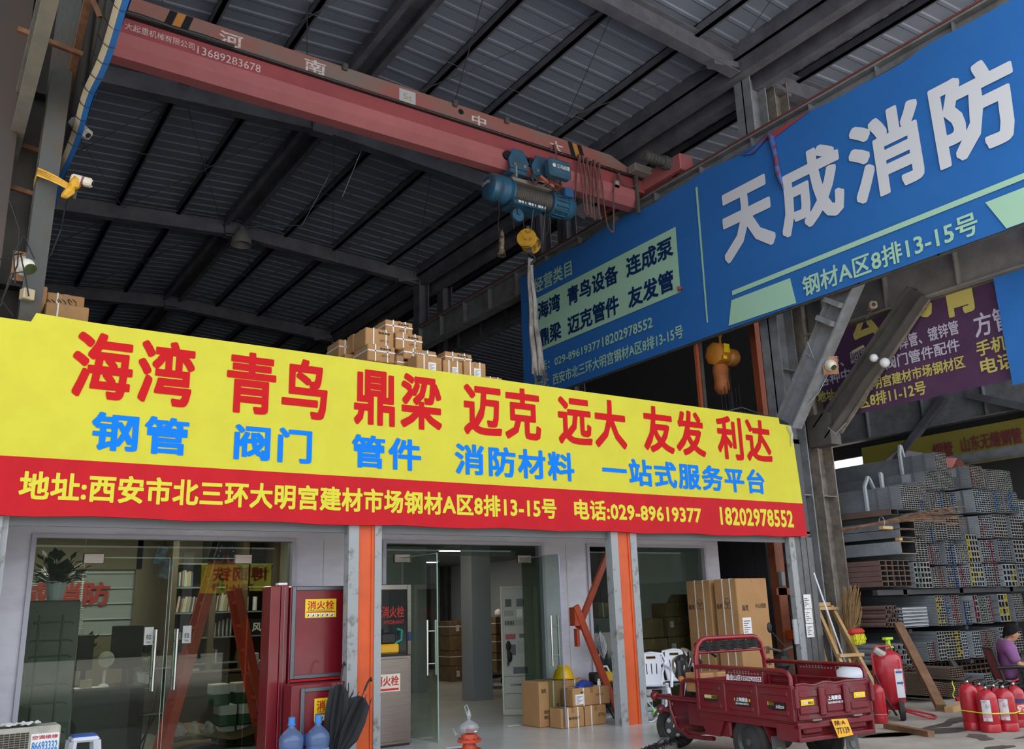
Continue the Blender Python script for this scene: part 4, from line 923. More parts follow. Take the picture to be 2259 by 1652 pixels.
# ================================================================ THINGS IN FRONT OF THE SHOP
def framed_door(parent, x0, x1, y, z0, z1, material=HYD, sticker=True, fw=.045, sy=0, name='door'):
    m = M()
    for a in ((x0, x0+fw, z0, z1), (x1-fw, x1, z0, z1), (x0+fw, x1-fw, z0, z0+fw), (x0+fw, x1-fw, z1-fw, z1)): m.rbx(a[0], a[1], y-.03, y, a[2], a[3], .006)
    d = obj(name, m, ALU, parent)
    m = M(); m.bx(x0+fw, x1-fw, y-.014, y-.006, z0+fw, z1-fw); obj('door_panel', m, material, d); return d
def hydrant_sticker(parent, x0, x1, y, z0, z1):
    m = M(); m.rbx(x0, x1, y-.004, y, z0, z1, .001); s = obj('hydrant_sticker', m, LABELY, parent)
    w = x1-x0; h = z1-z0
    letters(s, [('消火栓', (x0+w*.07, y-.004, z0+h*.45), w*.86, h*.46)], UX, UZ, mat('sticker_red', 'c02820', .5), .02, .002)
    letters(s, [('FIRE HYDRANT', (x0+w*.1, y-.004, z0+h*.36), w*.78, h*.07)], UX, UZ, mat('sticker_green', '3c6a34', .5), .01, .002)
    m = M(); m.bx(x0+w*.04, x1-w*.04, y-.006, y-.004, z0+h*.28, z0+h*.33); obj('sticker_line', m, MATS['sticker_red'], s)
    for k in range(6):
        m = M(); a = x0+w*(.06+.15*k); m.bx(a, a+w*.11, y-.006, y-.004, z0+h*.05, z0+h*.24); obj('pictogram', m, WPAPER, s)
        m = M(); m.ball((a+w*(.04+.02*(k % 2)), y-.007, z0+h*.17), w*.018, 6, (1, .1, 1)); m.bar((a+w*.02, y-.007, z0+h*.07), (a+w*(.06+.01*(k % 3)), y-.007, z0+h*.15), .001, w*.03, (1, 0, 0)); obj('pictogram_mark', m, INK, s)
t = thing('hydrant_cabinet', 'tall maroon hydrant cabinet with grey framed door, upper of the two with yellow stickers', 'cabinet', (4.2, 10.4, 0))
m = M(); m.rbx(3.8, 4.56, 10.3, 10.62, 0, 1.94, .008); obj('body', m, HYD, t)
d = framed_door(t, 3.81, 4.55, 10.298, .9, 1.935); hydrant_sticker(d, 3.97, 4.36, 10.282, 1.575, 1.79)
m = M(); m.rbx(4.49, 4.53, 10.25, 10.27, 1.3, 1.41, .005); obj('latch', m, mat('latch_blue', '28508c', .4), d)
m = M(); m.bx(3.8, 4.57, 10.25, 10.3, .875, .895); obj('shelf_edge', m, BRED, t)
t = thing('hydrant_cabinet', 'short maroon hydrant cabinet with a yellow sticker behind the water bottles', 'cabinet', (4.1, 10.1, 0))
m = M(); m.rbx(3.73, 4.42, 9.99, 10.24, 0, .86, .008); obj('body', m, HYD, t)
d = framed_door(t, 3.83, 4.41, 9.988, .05, .82); hydrant_sticker(d, 3.99, 4.36, 9.972, .46, .7)
m = M(); m.rbx(3.86, 3.9, 9.945, 9.957, .22, .34, .005); obj('latch', m, MATS['latch_blue'], d)
t = thing('hydrant_cabinet', 'narrow maroon cabinet edge standing left of the framed hydrant cabinet', 'cabinet', (3.68, 10.5, 0))
m = M(); m.rbx(3.58, 3.7, 10.36, 10.66, 0, 1.95, .006); m.rbx(3.702, 3.79, 10.34, 10.66, 0, 1.955, .006); obj('body', m, HYD, t)
m = M(); m.bx(3.735, 3.745, 10.335, 10.342, .02, 1.93); obj('seam', m, ALU, t)
tag(obj('white_card', M().rbx(3.68, 3.79, 10.4, 10.5, 1.957, 1.985, .003), WPAPER), 'small white card lying on top of the maroon cabinets', 'card')
def bottle(x, y, lab):
    t = thing('water_bottle', lab, 'water bottle', (x, y, .03), 0, 'water bottles by the red cabinets')
    m = M(); m.lathe([(.1, 0), (.125, .02), (.125, .08), (.118, .095), (.125, .11), (.125, .19), (.118, .205), (.125, .22), (.13, .3), (.12, .335), (.085, .375), (.045, .41), (.033, .43), (.033, .46)], (x, y, .03), UZ, 24); obj('bottle', m, BOTTLE, t, 50)
    m = M(); m.lathe([(.04, .44), (.042, .455), (.036, .46), (.036, .52), (.03, .525), (.001, .527)], (x, y, .03), UZ, 16); obj('cap', m, mat('cap_blue', '3f86d2', .4), t, 40)
    m = M(); m.lathe([(.1265, .12), (.1265, .19)], (x, y, .03), UZ, 24, False); obj('label_band', m, mat('bottle_print', '7f92b4', .5, 0, 'c8d4e4', 22, .55, .6), t, 60)
    return t
bottle(3.64, 9.72, 'blue water bottle, left one of the pair in front of the short red cabinet'); bottle(3.93, 9.7, 'blue water bottle beside the folded umbrellas')
def umbrella(p, q, r, lab):
    p, q = Vector(p), Vector(q); t = thing('umbrella', lab, 'umbrella', p, 0, 'folded umbrellas by the orange column'); d = (q-p); L = d.length; d.normalize(); x = d.orthogonal().normalized(); y = d.cross(x); m = M()
    n = 32; prof = [(.012, 0), (r*.55, .12*L), (r, .35*L), (r*1.05, .6*L), (r*.9, .8*L), (r*.3, .9*L)]; vs = []
    for rr, h in prof:
        for k in range(n): a = 2*PI*k/n; f = 1+.28*math.cos(8*a)*(h > .2*L); vs.append(p+d*h+(x*math.cos(a)+y*math.sin(a))*rr*f)
    m.add(vs, [(i*n+k, i*n+(k+1) % n, (i+1)*n+(k+1) % n, (i+1)*n+k) for i in range(len(prof)-1) for k in range(n)])
    obj('canopy', m, mat('umbrella_black', '17171a', .7), t, 40)
    m = M(); m.tube([p-d*.05, q+d*.02], .006, 6)
    for k in range(8): a = 2*PI*k/8; e = x*math.cos(a)+y*math.sin(a); m.tube([p+d*.8*L+e*r*1.1, p+d*.93*L+e*r*1.0], .005, 5)
    obj('ribs', m, BLACK, t)
    m = M(); m.tube([q, q+d*.1, q+d*.16+x*.03, q+d*.14+x*.07], .012, 8); obj('handle', m, BLACK, t)
umbrella((4.1, 9.75, .12), (4.24, 9.82, .92), .1, 'black folded umbrella leaning left against the short red cabinet'); umbrella((4.14, 9.7, .08), (4.5, 9.76, .76), .12, 'black folded umbrella spreading right in front of the orange column')
# air conditioner outdoor unit
t = thing('air_conditioner_unit', 'old air conditioner outdoor unit with phone stickers at the lower left corner', 'air conditioner', (1.1, 10.1, 0))
m = M(); m.rbx(.82, 1.43, 9.95, 10.25, .12, .665, .015); obj('casing', m, mat('aged_white', 'b8b4a8', .6, 0, 'a09c90', 5), t)
m = M(); m.bx(.85, 1.16, 9.944, 9.95, .17, .62); g = obj('grille', m, mat('grille_dark', '3a3632', .7), t)
m = M()
for i in range(22): m.bx(.85, 1.16, 9.936, 9.944, .18+i*.02, .185+i*.02)
for i in range(7): m.bx(.86+i*.045, .865+i*.045, 9.932, 9.937, .17, .62)
obj('grille_wire', m, mat('wire_grey', '8a8478', .6), g)
m = M()
for x in (.86, 1.3): m.bx(x, x+.06, 9.96, 10.24, 0, .12)
obj('foot', m, STEEL, t)
m = M(); m.bx(1.18, 1.42, 9.944, 9.949, .17, .6); s = obj('sticker', m, WPAPER, t)
for i, (tx, z, h, c) in enumerate((('空调维修', .55, .035, 'c03040'), ('86693332', .45, .08, '2c80c0'), ('空调移修加氟', .39, .045, '2c4878'), ('86690288', .3, .08, 'c03048'))): letters(s, [(tx, (1.19, 9.944, z), .22, h)], UX, UZ, mat('stick_%d' % i, c, .5), .02, .002)
t = thing('paper_sheet', 'crumpled white papers lying on the air conditioner unit', 'paper', (1.05, 10.1, .67))
m = M(); m.grid(lambda u, v: (.86+.4*u, 9.97+.22*v, .672+.02*abs(math.sin(u*9+v*5))+.015*math.sin(u*21)**2), 18, 6); obj('sheet', m, WPAPER, t)
t = thing('plastic_stool', 'white plastic stool with a blue seat beside the air conditioner unit', 'stool', (1.72, 10.45, 0))
m = M(); z = .5; sq = lambda s, z: [(1.72-s, 10.45-s, z), (1.72+s, 10.45-s, z), (1.72+s, 10.45+s, z), (1.72-s, 10.45+s, z)]
m.rbx(1.59, 1.85, 10.32, 10.58, .44, .49, .02)
p = obj('seat_rim', m, WHITE, t)
m = M(); m.rbx(1.605, 1.835, 10.335, 10.565, .485, .505, .015); obj('seat_pad', m, mat('stool_blue', '3458b8', .4), t)
for sx in (-1, 1):
    for sy in (-1, 1): m = M(); m.bar((1.72+sx*.11, 10.45+sy*.11, .45), (1.72+sx*.15, 10.45+sy*.15, 0), .05, .05); obj('leg', m, WHITE, t)
for sy in (-1, 1): m = M(); m.bx(1.6, 1.84, 10.45+sy*.135-.01, 10.45+sy*.135+.01, .2, .25); obj('rail', m, WHITE, t)
# stainless cabinets right of the orange column
t = thing('stainless_cabinet', 'brushed steel hydrant cabinet with a red and white sticker beside the orange column', 'cabinet', (5.2, 10.7, 0))
m = M(); m.rbx(4.95, 5.54, 10.6, 10.85, .02, 1.08, .012); obj('body', m, BRUSH, t)
m = M(); m.rbx(4.99, 5.5, 10.59, 10.6, .06, 1.04, .004); d = obj('door', m, BRUSH, t)
m = M(); m.rbx(5.0, 5.37, 10.584, 10.589, .65, .86, .001); s = obj('sticker', m, mat('sticker_cream', 'e4d8c8', .5), d); letters(s, [('消火栓', (5.02, 10.584, .72), .33, .12)], UX, UZ, MATS['sticker_red'], .02, .002)
m = M(); m.bx(5.02, 5.35, 10.582, 10.584, .665, .69); obj('sticker_line', m, MATS['sticker_red'], s)
m = M(); m.bx(4.98, 5.52, 10.62, 10.84, 0, .02); obj('plinth', m, BLACK, t)
t = thing('stainless_cabinet', 'steel framed glass hydrant cabinet with red letters behind the brushed cabinet', 'cabinet', (5.5, 11.0, 0))
m = M(); m.rbx(5.2, 5.73, 11.0, 11.16, 0, 1.97, .01); obj('body', m, BRUSH, t)
m = M()
for a in ((5.2, 5.25, 1.1, 1.97), (5.67, 5.73, .3, 1.97), (5.25, 5.67, 1.9, 1.97)): m.rbx(a[0], a[1], 10.965, 10.999, a[2], a[3], .006)
d = obj('door_frame', m, BRUSH, t)
m = M(); m.bx(5.25, 5.67, 10.985, 10.998, .3, 1.9); g = obj('door_glass', m, mat('dark_glass_door', '26282a', .1), d)
letters(g, [('消火栓', (5.3, 10.985, 1.54), .33, .15), ('HYDRANT', (5.33, 10.985, 1.46), .3, .05)], UX, UZ, MATS['sticker_red'], .02, .002)
m = M(); m.rbx(5.68, 5.72, 10.955, 10.965, 1.24, 1.35, .004); obj('latch', m, MATS['latch_blue'], d)
t = thing('laser_level', 'yellow and black laser level with a teal clamp on the brushed cabinet', 'laser level', (5.3, 10.72, 1.082))
m = M(); m.rbx(5.12, 5.4, 10.66, 10.8, 1.1, 1.22, .02); obj('body', m, mat('tool_yellow', 'dca818', .4), t)
m = M(); m.bx(5.1, 5.42, 10.65, 10.81, 1.082, 1.1); m.rbx(5.14, 5.36, 10.67, 10.79, 1.22, 1.36, .02); obj('base', m, BLACK, t)
m = M(); m.tube([(5.34, 10.7, 1.22), (5.44, 10.7, 1.26), (5.45, 10.7, 1.38), (5.38, 10.7, 1.4)], .018, 8); obj('clamp', m, mat('clamp_teal', '1c8a78', .4), t)
# hydrant adaptor with plastic bag
t = thing('hydrant_fitting', 'orange red pipe flange on the shop floor carrying a plastic bag', 'pipe flange', (5.78, 9.6, 0))
m = M(); m.lathe([(.14, 0), (.14, .03), (.09, .04), (.075, .08), (.075, .1), (.145, .105), (.145, .135), (.1, .14), (.095, .19), (.001, .2)], (5.78, 9.6, 0), UZ, 26); obj('flange', m, mat('fitting_orange', 'cc4a2c', .4, 0, 'b84026', 6), t, 40)
for k in range(8): m = M(); a = k*PI/4; m.cyl((5.78+.122*math.cos(a), 9.6+.122*math.sin(a), .13), (5.78+.122*math.cos(a), 9.6+.122*math.sin(a), .15), .012, 6); obj('bolt', m, STEEL, t)
t = thing('plastic_bag', 'knotted thin plastic bag with red scraps on the orange flange', 'plastic bag', (5.78, 9.6, .2))
m = M()
m.lathe([(.02, .2), (.1, .215), (.125, .26), (.1, .3), (.05, .33), (.015, .35), (.03, .4), (.012, .46)], (5.78, 9.6, 0), UZ, 11); m.tube([(5.78, 9.6, .34), (5.74, 9.6, .45), (5.72, 9.6, .5), (5.75, 9.6, .52), (5.79, 9.6, .44), (5.79, 9.6, .35)], .008, 6); m.grid(lambda u, v: (5.7-.12*u, 9.58+.08*v, .25+.04*math.sin(u*5+v*3)-.02*u), 6, 4)
obj('bag', m, PLASTIC, t)
m = M()
for k in range(6): m.rbx(5.72+.02*k, 5.76+.02*k, 9.56+.02*(k % 3), 9.6+.02*(k % 3), .21, .25+.01*(k % 2), .01)
obj('red_scraps', m, BRED, t)
for (x, y, l) in ((5.8, 9.98, 'beside the orange flange'), (5.95, 11.0, 'inside the left open glass leaf'), (7.45, 11.15, 'at the foot of the right open glass leaf')):
    m = M(); m.add([(x-.12, y-.06, .003), (x+.1, y-.08, .004), (x+.12, y+.06, .003), (x-.1, y+.07, .004)], [(0, 1, 2, 3)]); m.add([(x-.12, y-.06, .002), (x+.1, y-.08, .002), (x+.12, y+.06, .002), (x-.1, y+.07, .002)], [(3, 2, 1, 0)]); tag(obj('paper_sheet', m, WPAPER), 'white paper on the shop floor ' + l, 'paper')
# ---------------- warehouse room
G = 'cartons at the back of the warehouse room'
i = 0
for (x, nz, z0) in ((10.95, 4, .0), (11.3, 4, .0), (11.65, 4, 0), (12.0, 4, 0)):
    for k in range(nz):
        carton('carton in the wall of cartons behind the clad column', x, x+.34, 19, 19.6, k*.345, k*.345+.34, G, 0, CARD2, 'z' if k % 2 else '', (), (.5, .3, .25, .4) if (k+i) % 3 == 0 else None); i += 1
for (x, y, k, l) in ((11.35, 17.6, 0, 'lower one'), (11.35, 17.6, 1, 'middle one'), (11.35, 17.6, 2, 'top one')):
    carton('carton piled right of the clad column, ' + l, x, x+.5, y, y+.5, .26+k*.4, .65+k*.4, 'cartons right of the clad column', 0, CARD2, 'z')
m = M(); m.ball((11.6, 17.85, 1.52), .1, 12); m.lathe([(.06, 1.456), (.1, 1.49)], (11.6, 17.85, 0), UZ, 10); tag(obj('white_globe', m, WHITE, None, 60), 'small white round thing on the cartons right of the clad column', 'globe')
t = thing('hand_trolley', 'dark platform trolley with a tall curved handle behind the clad column', 'trolley', (10.8, 16.8, 0))
m = M(); m.rbx(10.3, 11.3, 16.5, 17.1, .22, .28, .02); obj('platform', m, BLACK, t)
for x in (10.4, 11.2):
    for y in (16.55, 17.05): m = M(); m.cyl((x, y-.03, .1), (x, y+.03, .1), .1, 14); m.bx(x-.02, x+.02, y-.04, y+.04, .1, .23); obj('wheel', m, RUBBER, t)
m = M(); m.tube([(11.15, 16.55, .28), (11.17, 16.55, 1.05), (11.1, 16.6, 1.16), (11.1, 17.0, 1.16), (11.17, 17.05, 1.05), (11.15, 17.05, .28)], .02, 8); obj('handle', m, BLACK, t)
t = thing('alarm_control_cabinet', 'cream fire alarm control cabinet with screens and panels inside the open door', 'control cabinet', (8.35, 12.2, 0))
m = M(); m.rbx(8.07, 8.72, 12.1, 12.6, 0, 1.97, .015); obj('body', m, mat('panel_cream', 'c6c4b4', .5), t)
m = M(); m.rbx(8.1, 8.6, 12.085, 12.1, .1, 1.93, .006); f = obj('front_panel', m, mat('panel_grey', 'b0b0a6', .5), t)
m = M(); m.rbx(8.6, 8.69, 12.08, 12.1, .02, 1.96, .006); m.rbx(8.07, 8.1, 12.08, 12.1, .02, 1.96, .006); obj('edge_profile', m, mat('panel_white', 'd0cec0', .5), t)
for (x0, x1, z0, z1, c) in ((8.15, 8.25, 1.64, 1.76, '20242c'), (8.33, 8.45, 1.64, 1.76, '4c5054'), (8.13, 8.28, 1.5, 1.58, '8c8c84'), (8.33, 8.42, 1.48, 1.6, 'd8d8d0'), (8.13, 8.46, 1.34, 1.44, '9a9a92'), (8.14, 8.3, 1.14, 1.22, 'a02c34'), (8.36, 8.44, 1.16, 1.22, '44484c'), (8.22, 8.3, .9, 1.06, '3c424a'), (8.33, 8.48, .92, 1.1, 'a2a29a'), (8.25, 8.48, .62, .72, '4c545c')):
    m = M(); m.bx(x0, x1, 12.078, 12.085, z0, z1); obj('control_module', m, mat('mod_'+c, c, .4), f)
m = M()
for i in range(6): m.bx(8.14+i*.025, 8.155+i*.025, 12.076, 12.079, 1.36, 1.42)
m.bx(8.11, 8.58, 12.078, 12.084, .58, .585); m.bx(8.11, 8.58, 12.078, 12.084, .32, .325); obj('slots', m, INK, f)
letters(f, [('火灾报警控制器', (8.2, 12.083, .44), .3, .03)], UX, UZ, INK, .01, .002)
t.rotation_euler = (0, 0, R(-34)); t.location = (8.3, 12.2, 0)
t = thing('hanging_gloves', 'dark gloves hanging on the front of the cream control cabinet', 'gloves', (8.1, 12.13, .8))
for z in (1.04, .88): m = M(); m.ball((8.06+.02*(z < 1), 12.14, z), .06, 10, (.8, .4, 1.4)); m.tube([(8.05, 12.14, z-.05), (8.04, 12.13, z-.13)], .015, 6); obj('glove', m, BLACK, t)
# ---------------- right of the open door
m = M(); A = (8.93, 10.6, 2.42); B = (8.27, 10.6, 1.3)
m.bar(A, B, .05, .09, (1, 0, 0)); m.bar((8.16, 10.5, 1.62), (8.84, 10.5, .1), .05, .1, (1, 0, 0)); m.bx(8.13, 8.22, 10.49, 10.62, 1.34, 1.6); m.bx(8.2, 8.25, 10.55, 10.62, 1.05, 1.3)
tag(obj('orange_brace', m, mat('orange_brace', 'b0492a', .55, 0, '9c4026', 3)), 'orange steel bars in a V beside the right orange column', 'brace')
G = 'small cartons by the open glass door'
HAI = ('海湾',)
carton('largest floor carton by the glass door, helmet on top', 7.57, 8.45, 10.66, 11.1, 0, .6, G, 0, CARD, 'xx', (('海湾', .04, .75, .09, .1), ('海湾', .6, .75, .09, .1), ('型号: N500', .08, .3, .35, .07), ('数量: 10', .08, .18, .3, .07), ('S', .33, .38, .06, .12)))
carton('floor carton lying on two others with blue gloves on it', 7.93, 8.6, 10.36, 10.64, .262, .5, G, 0, CARD, 'xx', (('海湾', .2, .7, .1, .14), ('QTY 2', .6, .5, .2, .12)), (.06, .12, .2, .55))
carton('lower left floor carton under the one with gloves', 7.7, 8.1, 10.34, 10.62, 0, .26, G, 0, CARD, 'xx', (('海湾电子', .3, .4, .5, .15),))
carton('lower right floor carton with a red print', 8.12, 8.5, 10.34, 10.62, 0, .258, G, 0, CARD, 'x', (('QTY 6', .6, .4, .3, .2),))
t = thing('safety_helmet', 'yellow safety helmet on the largest floor carton', 'helmet', (8.15, 10.85, .6))
m = M(); m.lathe([(.16, .605), (.15, .62), (.145, .66), (.125, .72), (.08, .765), (.03, .785), (.001, .788)], (8.15, 10.85, 0), UZ, 24); m.bar((8.05, 10.85, .78), (8.25, 10.85, .78), .03, .02); obj('shell', m, mat('helmet_yellow', 'e8b818', .35), t, 50)
m = M(); m.lathe([(.14, .603), (.19, .607), (.19, .613), (.15, .622)], (8.16, 10.83, 0), UZ, 24); obj('brim', m, MATS['helmet_yellow'], t, 50)
t = thing('work_gloves', 'crumpled blue work gloves on the upper small carton', 'gloves', (8.2, 10.5, .5))
for s in (0, 1): m = M(); m.grid(lambda u, v: (8.08+.3*u+.05*s, 10.44+.1*v+.05*s, .505+.05*math.sin(u*PI)*(1+.5*math.sin(v*9+s))*math.sin(v*PI)**.5+.03*s), 12, 6); obj('glove', m, mat('glove_blue', '2848a8', .8, 0, '1c3474', 9), t, 60)
m = M(); m.lathe([(.025, 0), (.025, .06), (.015, .065), (.015, .09)], (8.52, 10.5, .502), UZ, 10); tag(obj('small_bottle', m, WHITE, None, 40), 'small white bottle on the corner of the small cartons', 'bottle')
t = thing('pedestal_fan', 'grey pedestal fan seen edge-on behind the orange brace', 'fan', (8.95, 10.98, 0))
m = M(); m.lathe([(.18, 0), (.17, .03), (.03, .05), (.022, .06), (.022, .9)], (8.93, 10.98, 0), UZ, 16); m.rbx(8.88, 8.98, 10.93, 11.03, .55, .7, .02); obj('stand', m, mat('fan_grey', 'c4c6ca', .5), t, 40)
c = Vector((8.98, 10.95, 1.03)); d = Vector((.75, -.66, .1)).normalized()
x = d.orthogonal().normalized(); y = d.cross(x); m = M()
for k in range(40): a = 2*PI*k/40; e = x*math.cos(a)+y*math.sin(a); m.tube([c+d*.07, c+d*.05+e*.12, c+e*.2, c-d*.05+e*.12, c-d*.06], .0025, 4)
for r in (.07, .14, .2): m.tube([c+d*(.065-r*.3)+(x*math.cos(2*PI*k/28)+y*math.sin(2*PI*k/28))*r for k in range(28)], .005, 5, False, True)
obj('cage', m, MATS['fan_grey'], t)
m = M()
for k in range(3): a = 2*PI*k/3; e = x*math.cos(a)+y*math.sin(a); g_ = x*math.cos(a+.7)+y*math.sin(a+.7); m.add([c, c+e*.16+d*.02, c+g_*.17-d*.02], [(0, 1, 2)])
m.cyl(c-d*.12, c+d*.03, .05, 14); obj('blades', m, mat('blade_grey', '8a9096', .4), t)
t = thing('folding_stool', 'black folding stool holding tools behind the V brace', 'stool', (8.85, 10.75, 0))
m = M(); m.rbx(8.62, 8.98, 10.68, 10.98, .46, .5, .015); obj('seat', m, BLACK, t)
m = M(); m.tube([(8.65, 10.7, .46), (8.95, 10.72, 0), (8.95, 10.95, 0), (8.65, 10.97, .46)], .013, 6); m.tube([(8.95, 10.7, .46), (8.66, 10.72, 0), (8.66, 10.95, 0), (8.95, 10.97, .46)], .013, 6); obj('leg_frame', m, BLACK, t)
t = thing('tool_bag', 'yellow tool case with white handle on the folding stool', 'tool case', (8.9, 10.8, .5))
m = M(); m.rbx(8.78, 8.98, 10.7, 10.9, .502, .66, .03); obj('case', m, mat('case_yellow', 'd8a81c', .4), t); m = M(); m.tube([(8.8, 10.8, .66), (8.84, 10.8, .73), (8.93, 10.8, .73), (8.97, 10.8, .66)], .015, 8); obj('handle', m, WHITE, t)
m = M(); m.rbx(8.64, 8.76, 10.72, 10.9, .502, .66, .02); tag(obj('black_box', m, BLACK), 'small black box on the folding stool', 'box')
t = thing('metal_cupboard', 'dark grey metal cupboard behind the large pane', 'cupboard', (9.9, 12, 0)); m = M(); m.rbx(9.6, 10.5, 11.9, 12.4, 0, 1.42, .015); obj('body', m, mat('cupboard_grey', '55585e', .5), t); m = M(); m.bx(10.04, 10.05, 11.895, 11.9, .05, 1.38); obj('door_gap', m, BLACK, t)
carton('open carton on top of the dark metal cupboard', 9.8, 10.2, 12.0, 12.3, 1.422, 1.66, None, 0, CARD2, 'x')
def chair(x, y, rz, lab):
    t = thing('plastic_chair', lab, 'chair', (x, y, 0), rz, 'white plastic chairs'); mx = rotz(rz, (x, y, 0))
    def pt(a, b, c): return mx @ Vector((a, b, c))
    m = M(); m.grid(lambda u, v: pt(-.22+.44*u, -.22+.44*v, .43-.02*math.sin(u*PI)*math.sin(v*PI)+.015*(1-v)), 8, 8); m.grid(lambda u, v: pt(.22-.44*u, -.22+.44*v, .4), 2, 2); obj('seat', m, WHITE, t, 60)
    # back: panel with three slots and a grip hole, front faces -y
    def w(z): f = (z-.43)/.45; return .19+.05*math.sin(min(1, f)*PI*.6)
    def back(z): return .22+.13*((z-.43)/.45)
    m = M()
    def strip(a0, a1, z0, z1, n=5):
        for off in (0, .02):
            m.grid(lambda u, v: pt((a0+(a1-a0)*u)*w(z0+(z1-z0)*v), back(z0+(z1-z0)*v)+off+.03*((a0+(a1-a0)*u)**2)*-1, z0+(z1-z0)*v), 4, n)
    for a0, a1 in ((-.62, -.36), (-.3, -.03), (.03, .3), (.36, .62)): strip(a0, a1, .58, .73)
    strip(-.62, .62, .43, .58); strip(-.62, .62, .73, .8); strip(-.62, -.3, .8, .835); strip(.3, .62, .8, .835); strip(-.6, .6, .835, .87)
    for s in (-1, 1): m.tube([pt(s*.66*w(.43), back(.43)+.01, .43), pt(s*.7*w(.6), back(.6)+.01, .6), pt(s*.92*w(.75), back(.75)+.01, .76), pt(s*.75*w(.87), back(.87)+.01, .86), pt(0, back(.89)+.01, .885)], .022, 8)
    obj('backrest', m, WHITE, t, 50)
    m = M(); m.tube([pt(-.07, back(.82)-.005, .8), pt(.07, back(.82)-.005, .8), pt(.07, back(.82)-.005, .835), pt(-.07, back(.82)-.005, .835)], .006, 5, True, True); obj('grip_rim', m, mat('grip_tan', 'b0904c', .5), t)
    for s in (-1, 1):
        m = M(); m.tube([pt(s*.2, back(.68), .7), pt(s*.27, .2, .66), pt(s*.28, -.05, .645), pt(s*.27, -.2, .62), pt(s*.25, -.23, .43)], [.022, .026, .03, .028, .022], 8); obj('armrest', m, WHITE, t, 60)
        for b in (-1, 1): m = M(); m.tube([pt(s*.2, b*.2, .42), pt(s*.25, b*.25, 0)], [.035, .022], 8); obj('leg', m, WHITE, t, 60)
chair(9.48, 10.4, R(-40), 'white plastic chair just right of the orange column'); chair(10.35, 10.78, R(-38), 'white plastic chair behind the tricycle handlebar')
t = thing('paper_bag', 'white and green paper bag under the nearer plastic chair', 'bag', (9.6, 10.78, 0))
m = M(); m.rbx(9.48, 9.74, 10.72, 10.84, 0, .36, .01); obj('bag', m, WPAPER, t); m = M(); m.bx(9.5, 9.72, 10.714, 10.72, .03, .17); g = obj('green_patch', m, mat('bag_green', '2c5c3c', .6), t); letters(t, [('nestbon', (9.5, 10.719, .24), .22, .04)], UX, UZ, INK, .01, .002)
t = thing('plastic_bin', 'clear plastic box with lime clips at the foot of the orange column', 'box', (9.2, 10.25, 0)); m = M(); m.rbx(9.02, 9.38, 10.12, 10.36, 0, .13, .015); obj('tub', m, PLASTIC, t); m = M(); m.rbx(9.0, 9.4, 10.1, 10.38, .131, .15, .008); obj('lid', m, PLASTIC, t); m = M(); m.rbx(9.16, 9.3, 10.085, 10.11, .07, .145, .006); obj('clip', m, mat('lime', '8ce050', .4), t)
m = M(); m.tube([(8.95, 10.0, .3), (9.1, 10.05, .2), (9.2, 10.0, .06), (9.0, 9.95, .01), (8.85, 10.05, .01)], .008, 6); tag(obj('loose_cable', m, WHITE), 'loose white cable beside the clear plastic box', 'cable')
# inside behind the large pane
G = 'cartons stacked behind the large pane'; i = 0
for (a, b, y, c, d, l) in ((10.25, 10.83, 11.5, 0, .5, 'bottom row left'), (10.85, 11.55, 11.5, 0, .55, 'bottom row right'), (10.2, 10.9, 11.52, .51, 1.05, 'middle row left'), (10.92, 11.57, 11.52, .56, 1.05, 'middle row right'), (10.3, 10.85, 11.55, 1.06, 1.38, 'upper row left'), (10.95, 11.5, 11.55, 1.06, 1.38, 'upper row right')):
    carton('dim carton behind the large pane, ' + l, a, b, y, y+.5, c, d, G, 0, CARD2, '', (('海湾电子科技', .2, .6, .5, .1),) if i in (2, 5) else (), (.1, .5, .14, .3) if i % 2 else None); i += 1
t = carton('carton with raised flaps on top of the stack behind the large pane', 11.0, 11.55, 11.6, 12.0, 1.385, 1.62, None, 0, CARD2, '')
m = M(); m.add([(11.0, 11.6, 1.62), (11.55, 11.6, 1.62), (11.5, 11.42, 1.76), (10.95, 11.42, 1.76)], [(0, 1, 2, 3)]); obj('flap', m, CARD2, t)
# tall cartons
BIGP = (('海湾', .12, .74, .2, .05), ('小心轻放', .55, .76, .35, .04), ('仪器', .6, .4, .28, .06), ('验收', .6, .31, .3, .06), ('合肥安全技术', .3, .22, .5, .03), ('型号: XXX', .3, .16, .25, .02), ('数量: 1台', .3, .12, .25, .02))
BIGP = BIGP[:5]
def tall(lab, y0, y1, h, front):
    x0, x1 = 11.07, 11.8
    t = carton(lab, x0, x1, y0, y1, 0, h, 'tall cartons right of the white chairs', 0, CARD, '', BIGP if front else (), (.1, .56, .27, .13) if front else None)
    for f in (.28, .62):
        m = M(); a = y0+(y1-y0)*f; m.bx(x0-.008, x0-.002, a-.009, a+.009, 0, h); m.bx(x0-.008, x1, a-.009, a+.009, h, h+.004); obj('strap', m, TAPE, t)
    p = M(); write(p, '海湾', (x0, y0+(y1-y0)*.95, h*.76), -UY, UZ, (y1-y0)*.25, h*.045, .01, .003); c = (x0-.004, y0+(y1-y0)*.45, h*.8)
    for k in range(3): a = 2*PI*k/3+PI/2; p.tube([(x0-.004, c[1]+.04*math.cos(a)+.05*math.cos(b*.6), c[2]+.04*math.sin(a)+.05*math.sin(b*.6)) for b in range(11)], .003, 4, True, True)
    obj('side_print', p, INK, t)
tall('tall strapped carton nearest the street with a white sheet', 10.05, 10.53, 1.97, True); tall('tall strapped carton standing behind the one with the white sheet', 10.62, 11.17, 1.97, False)
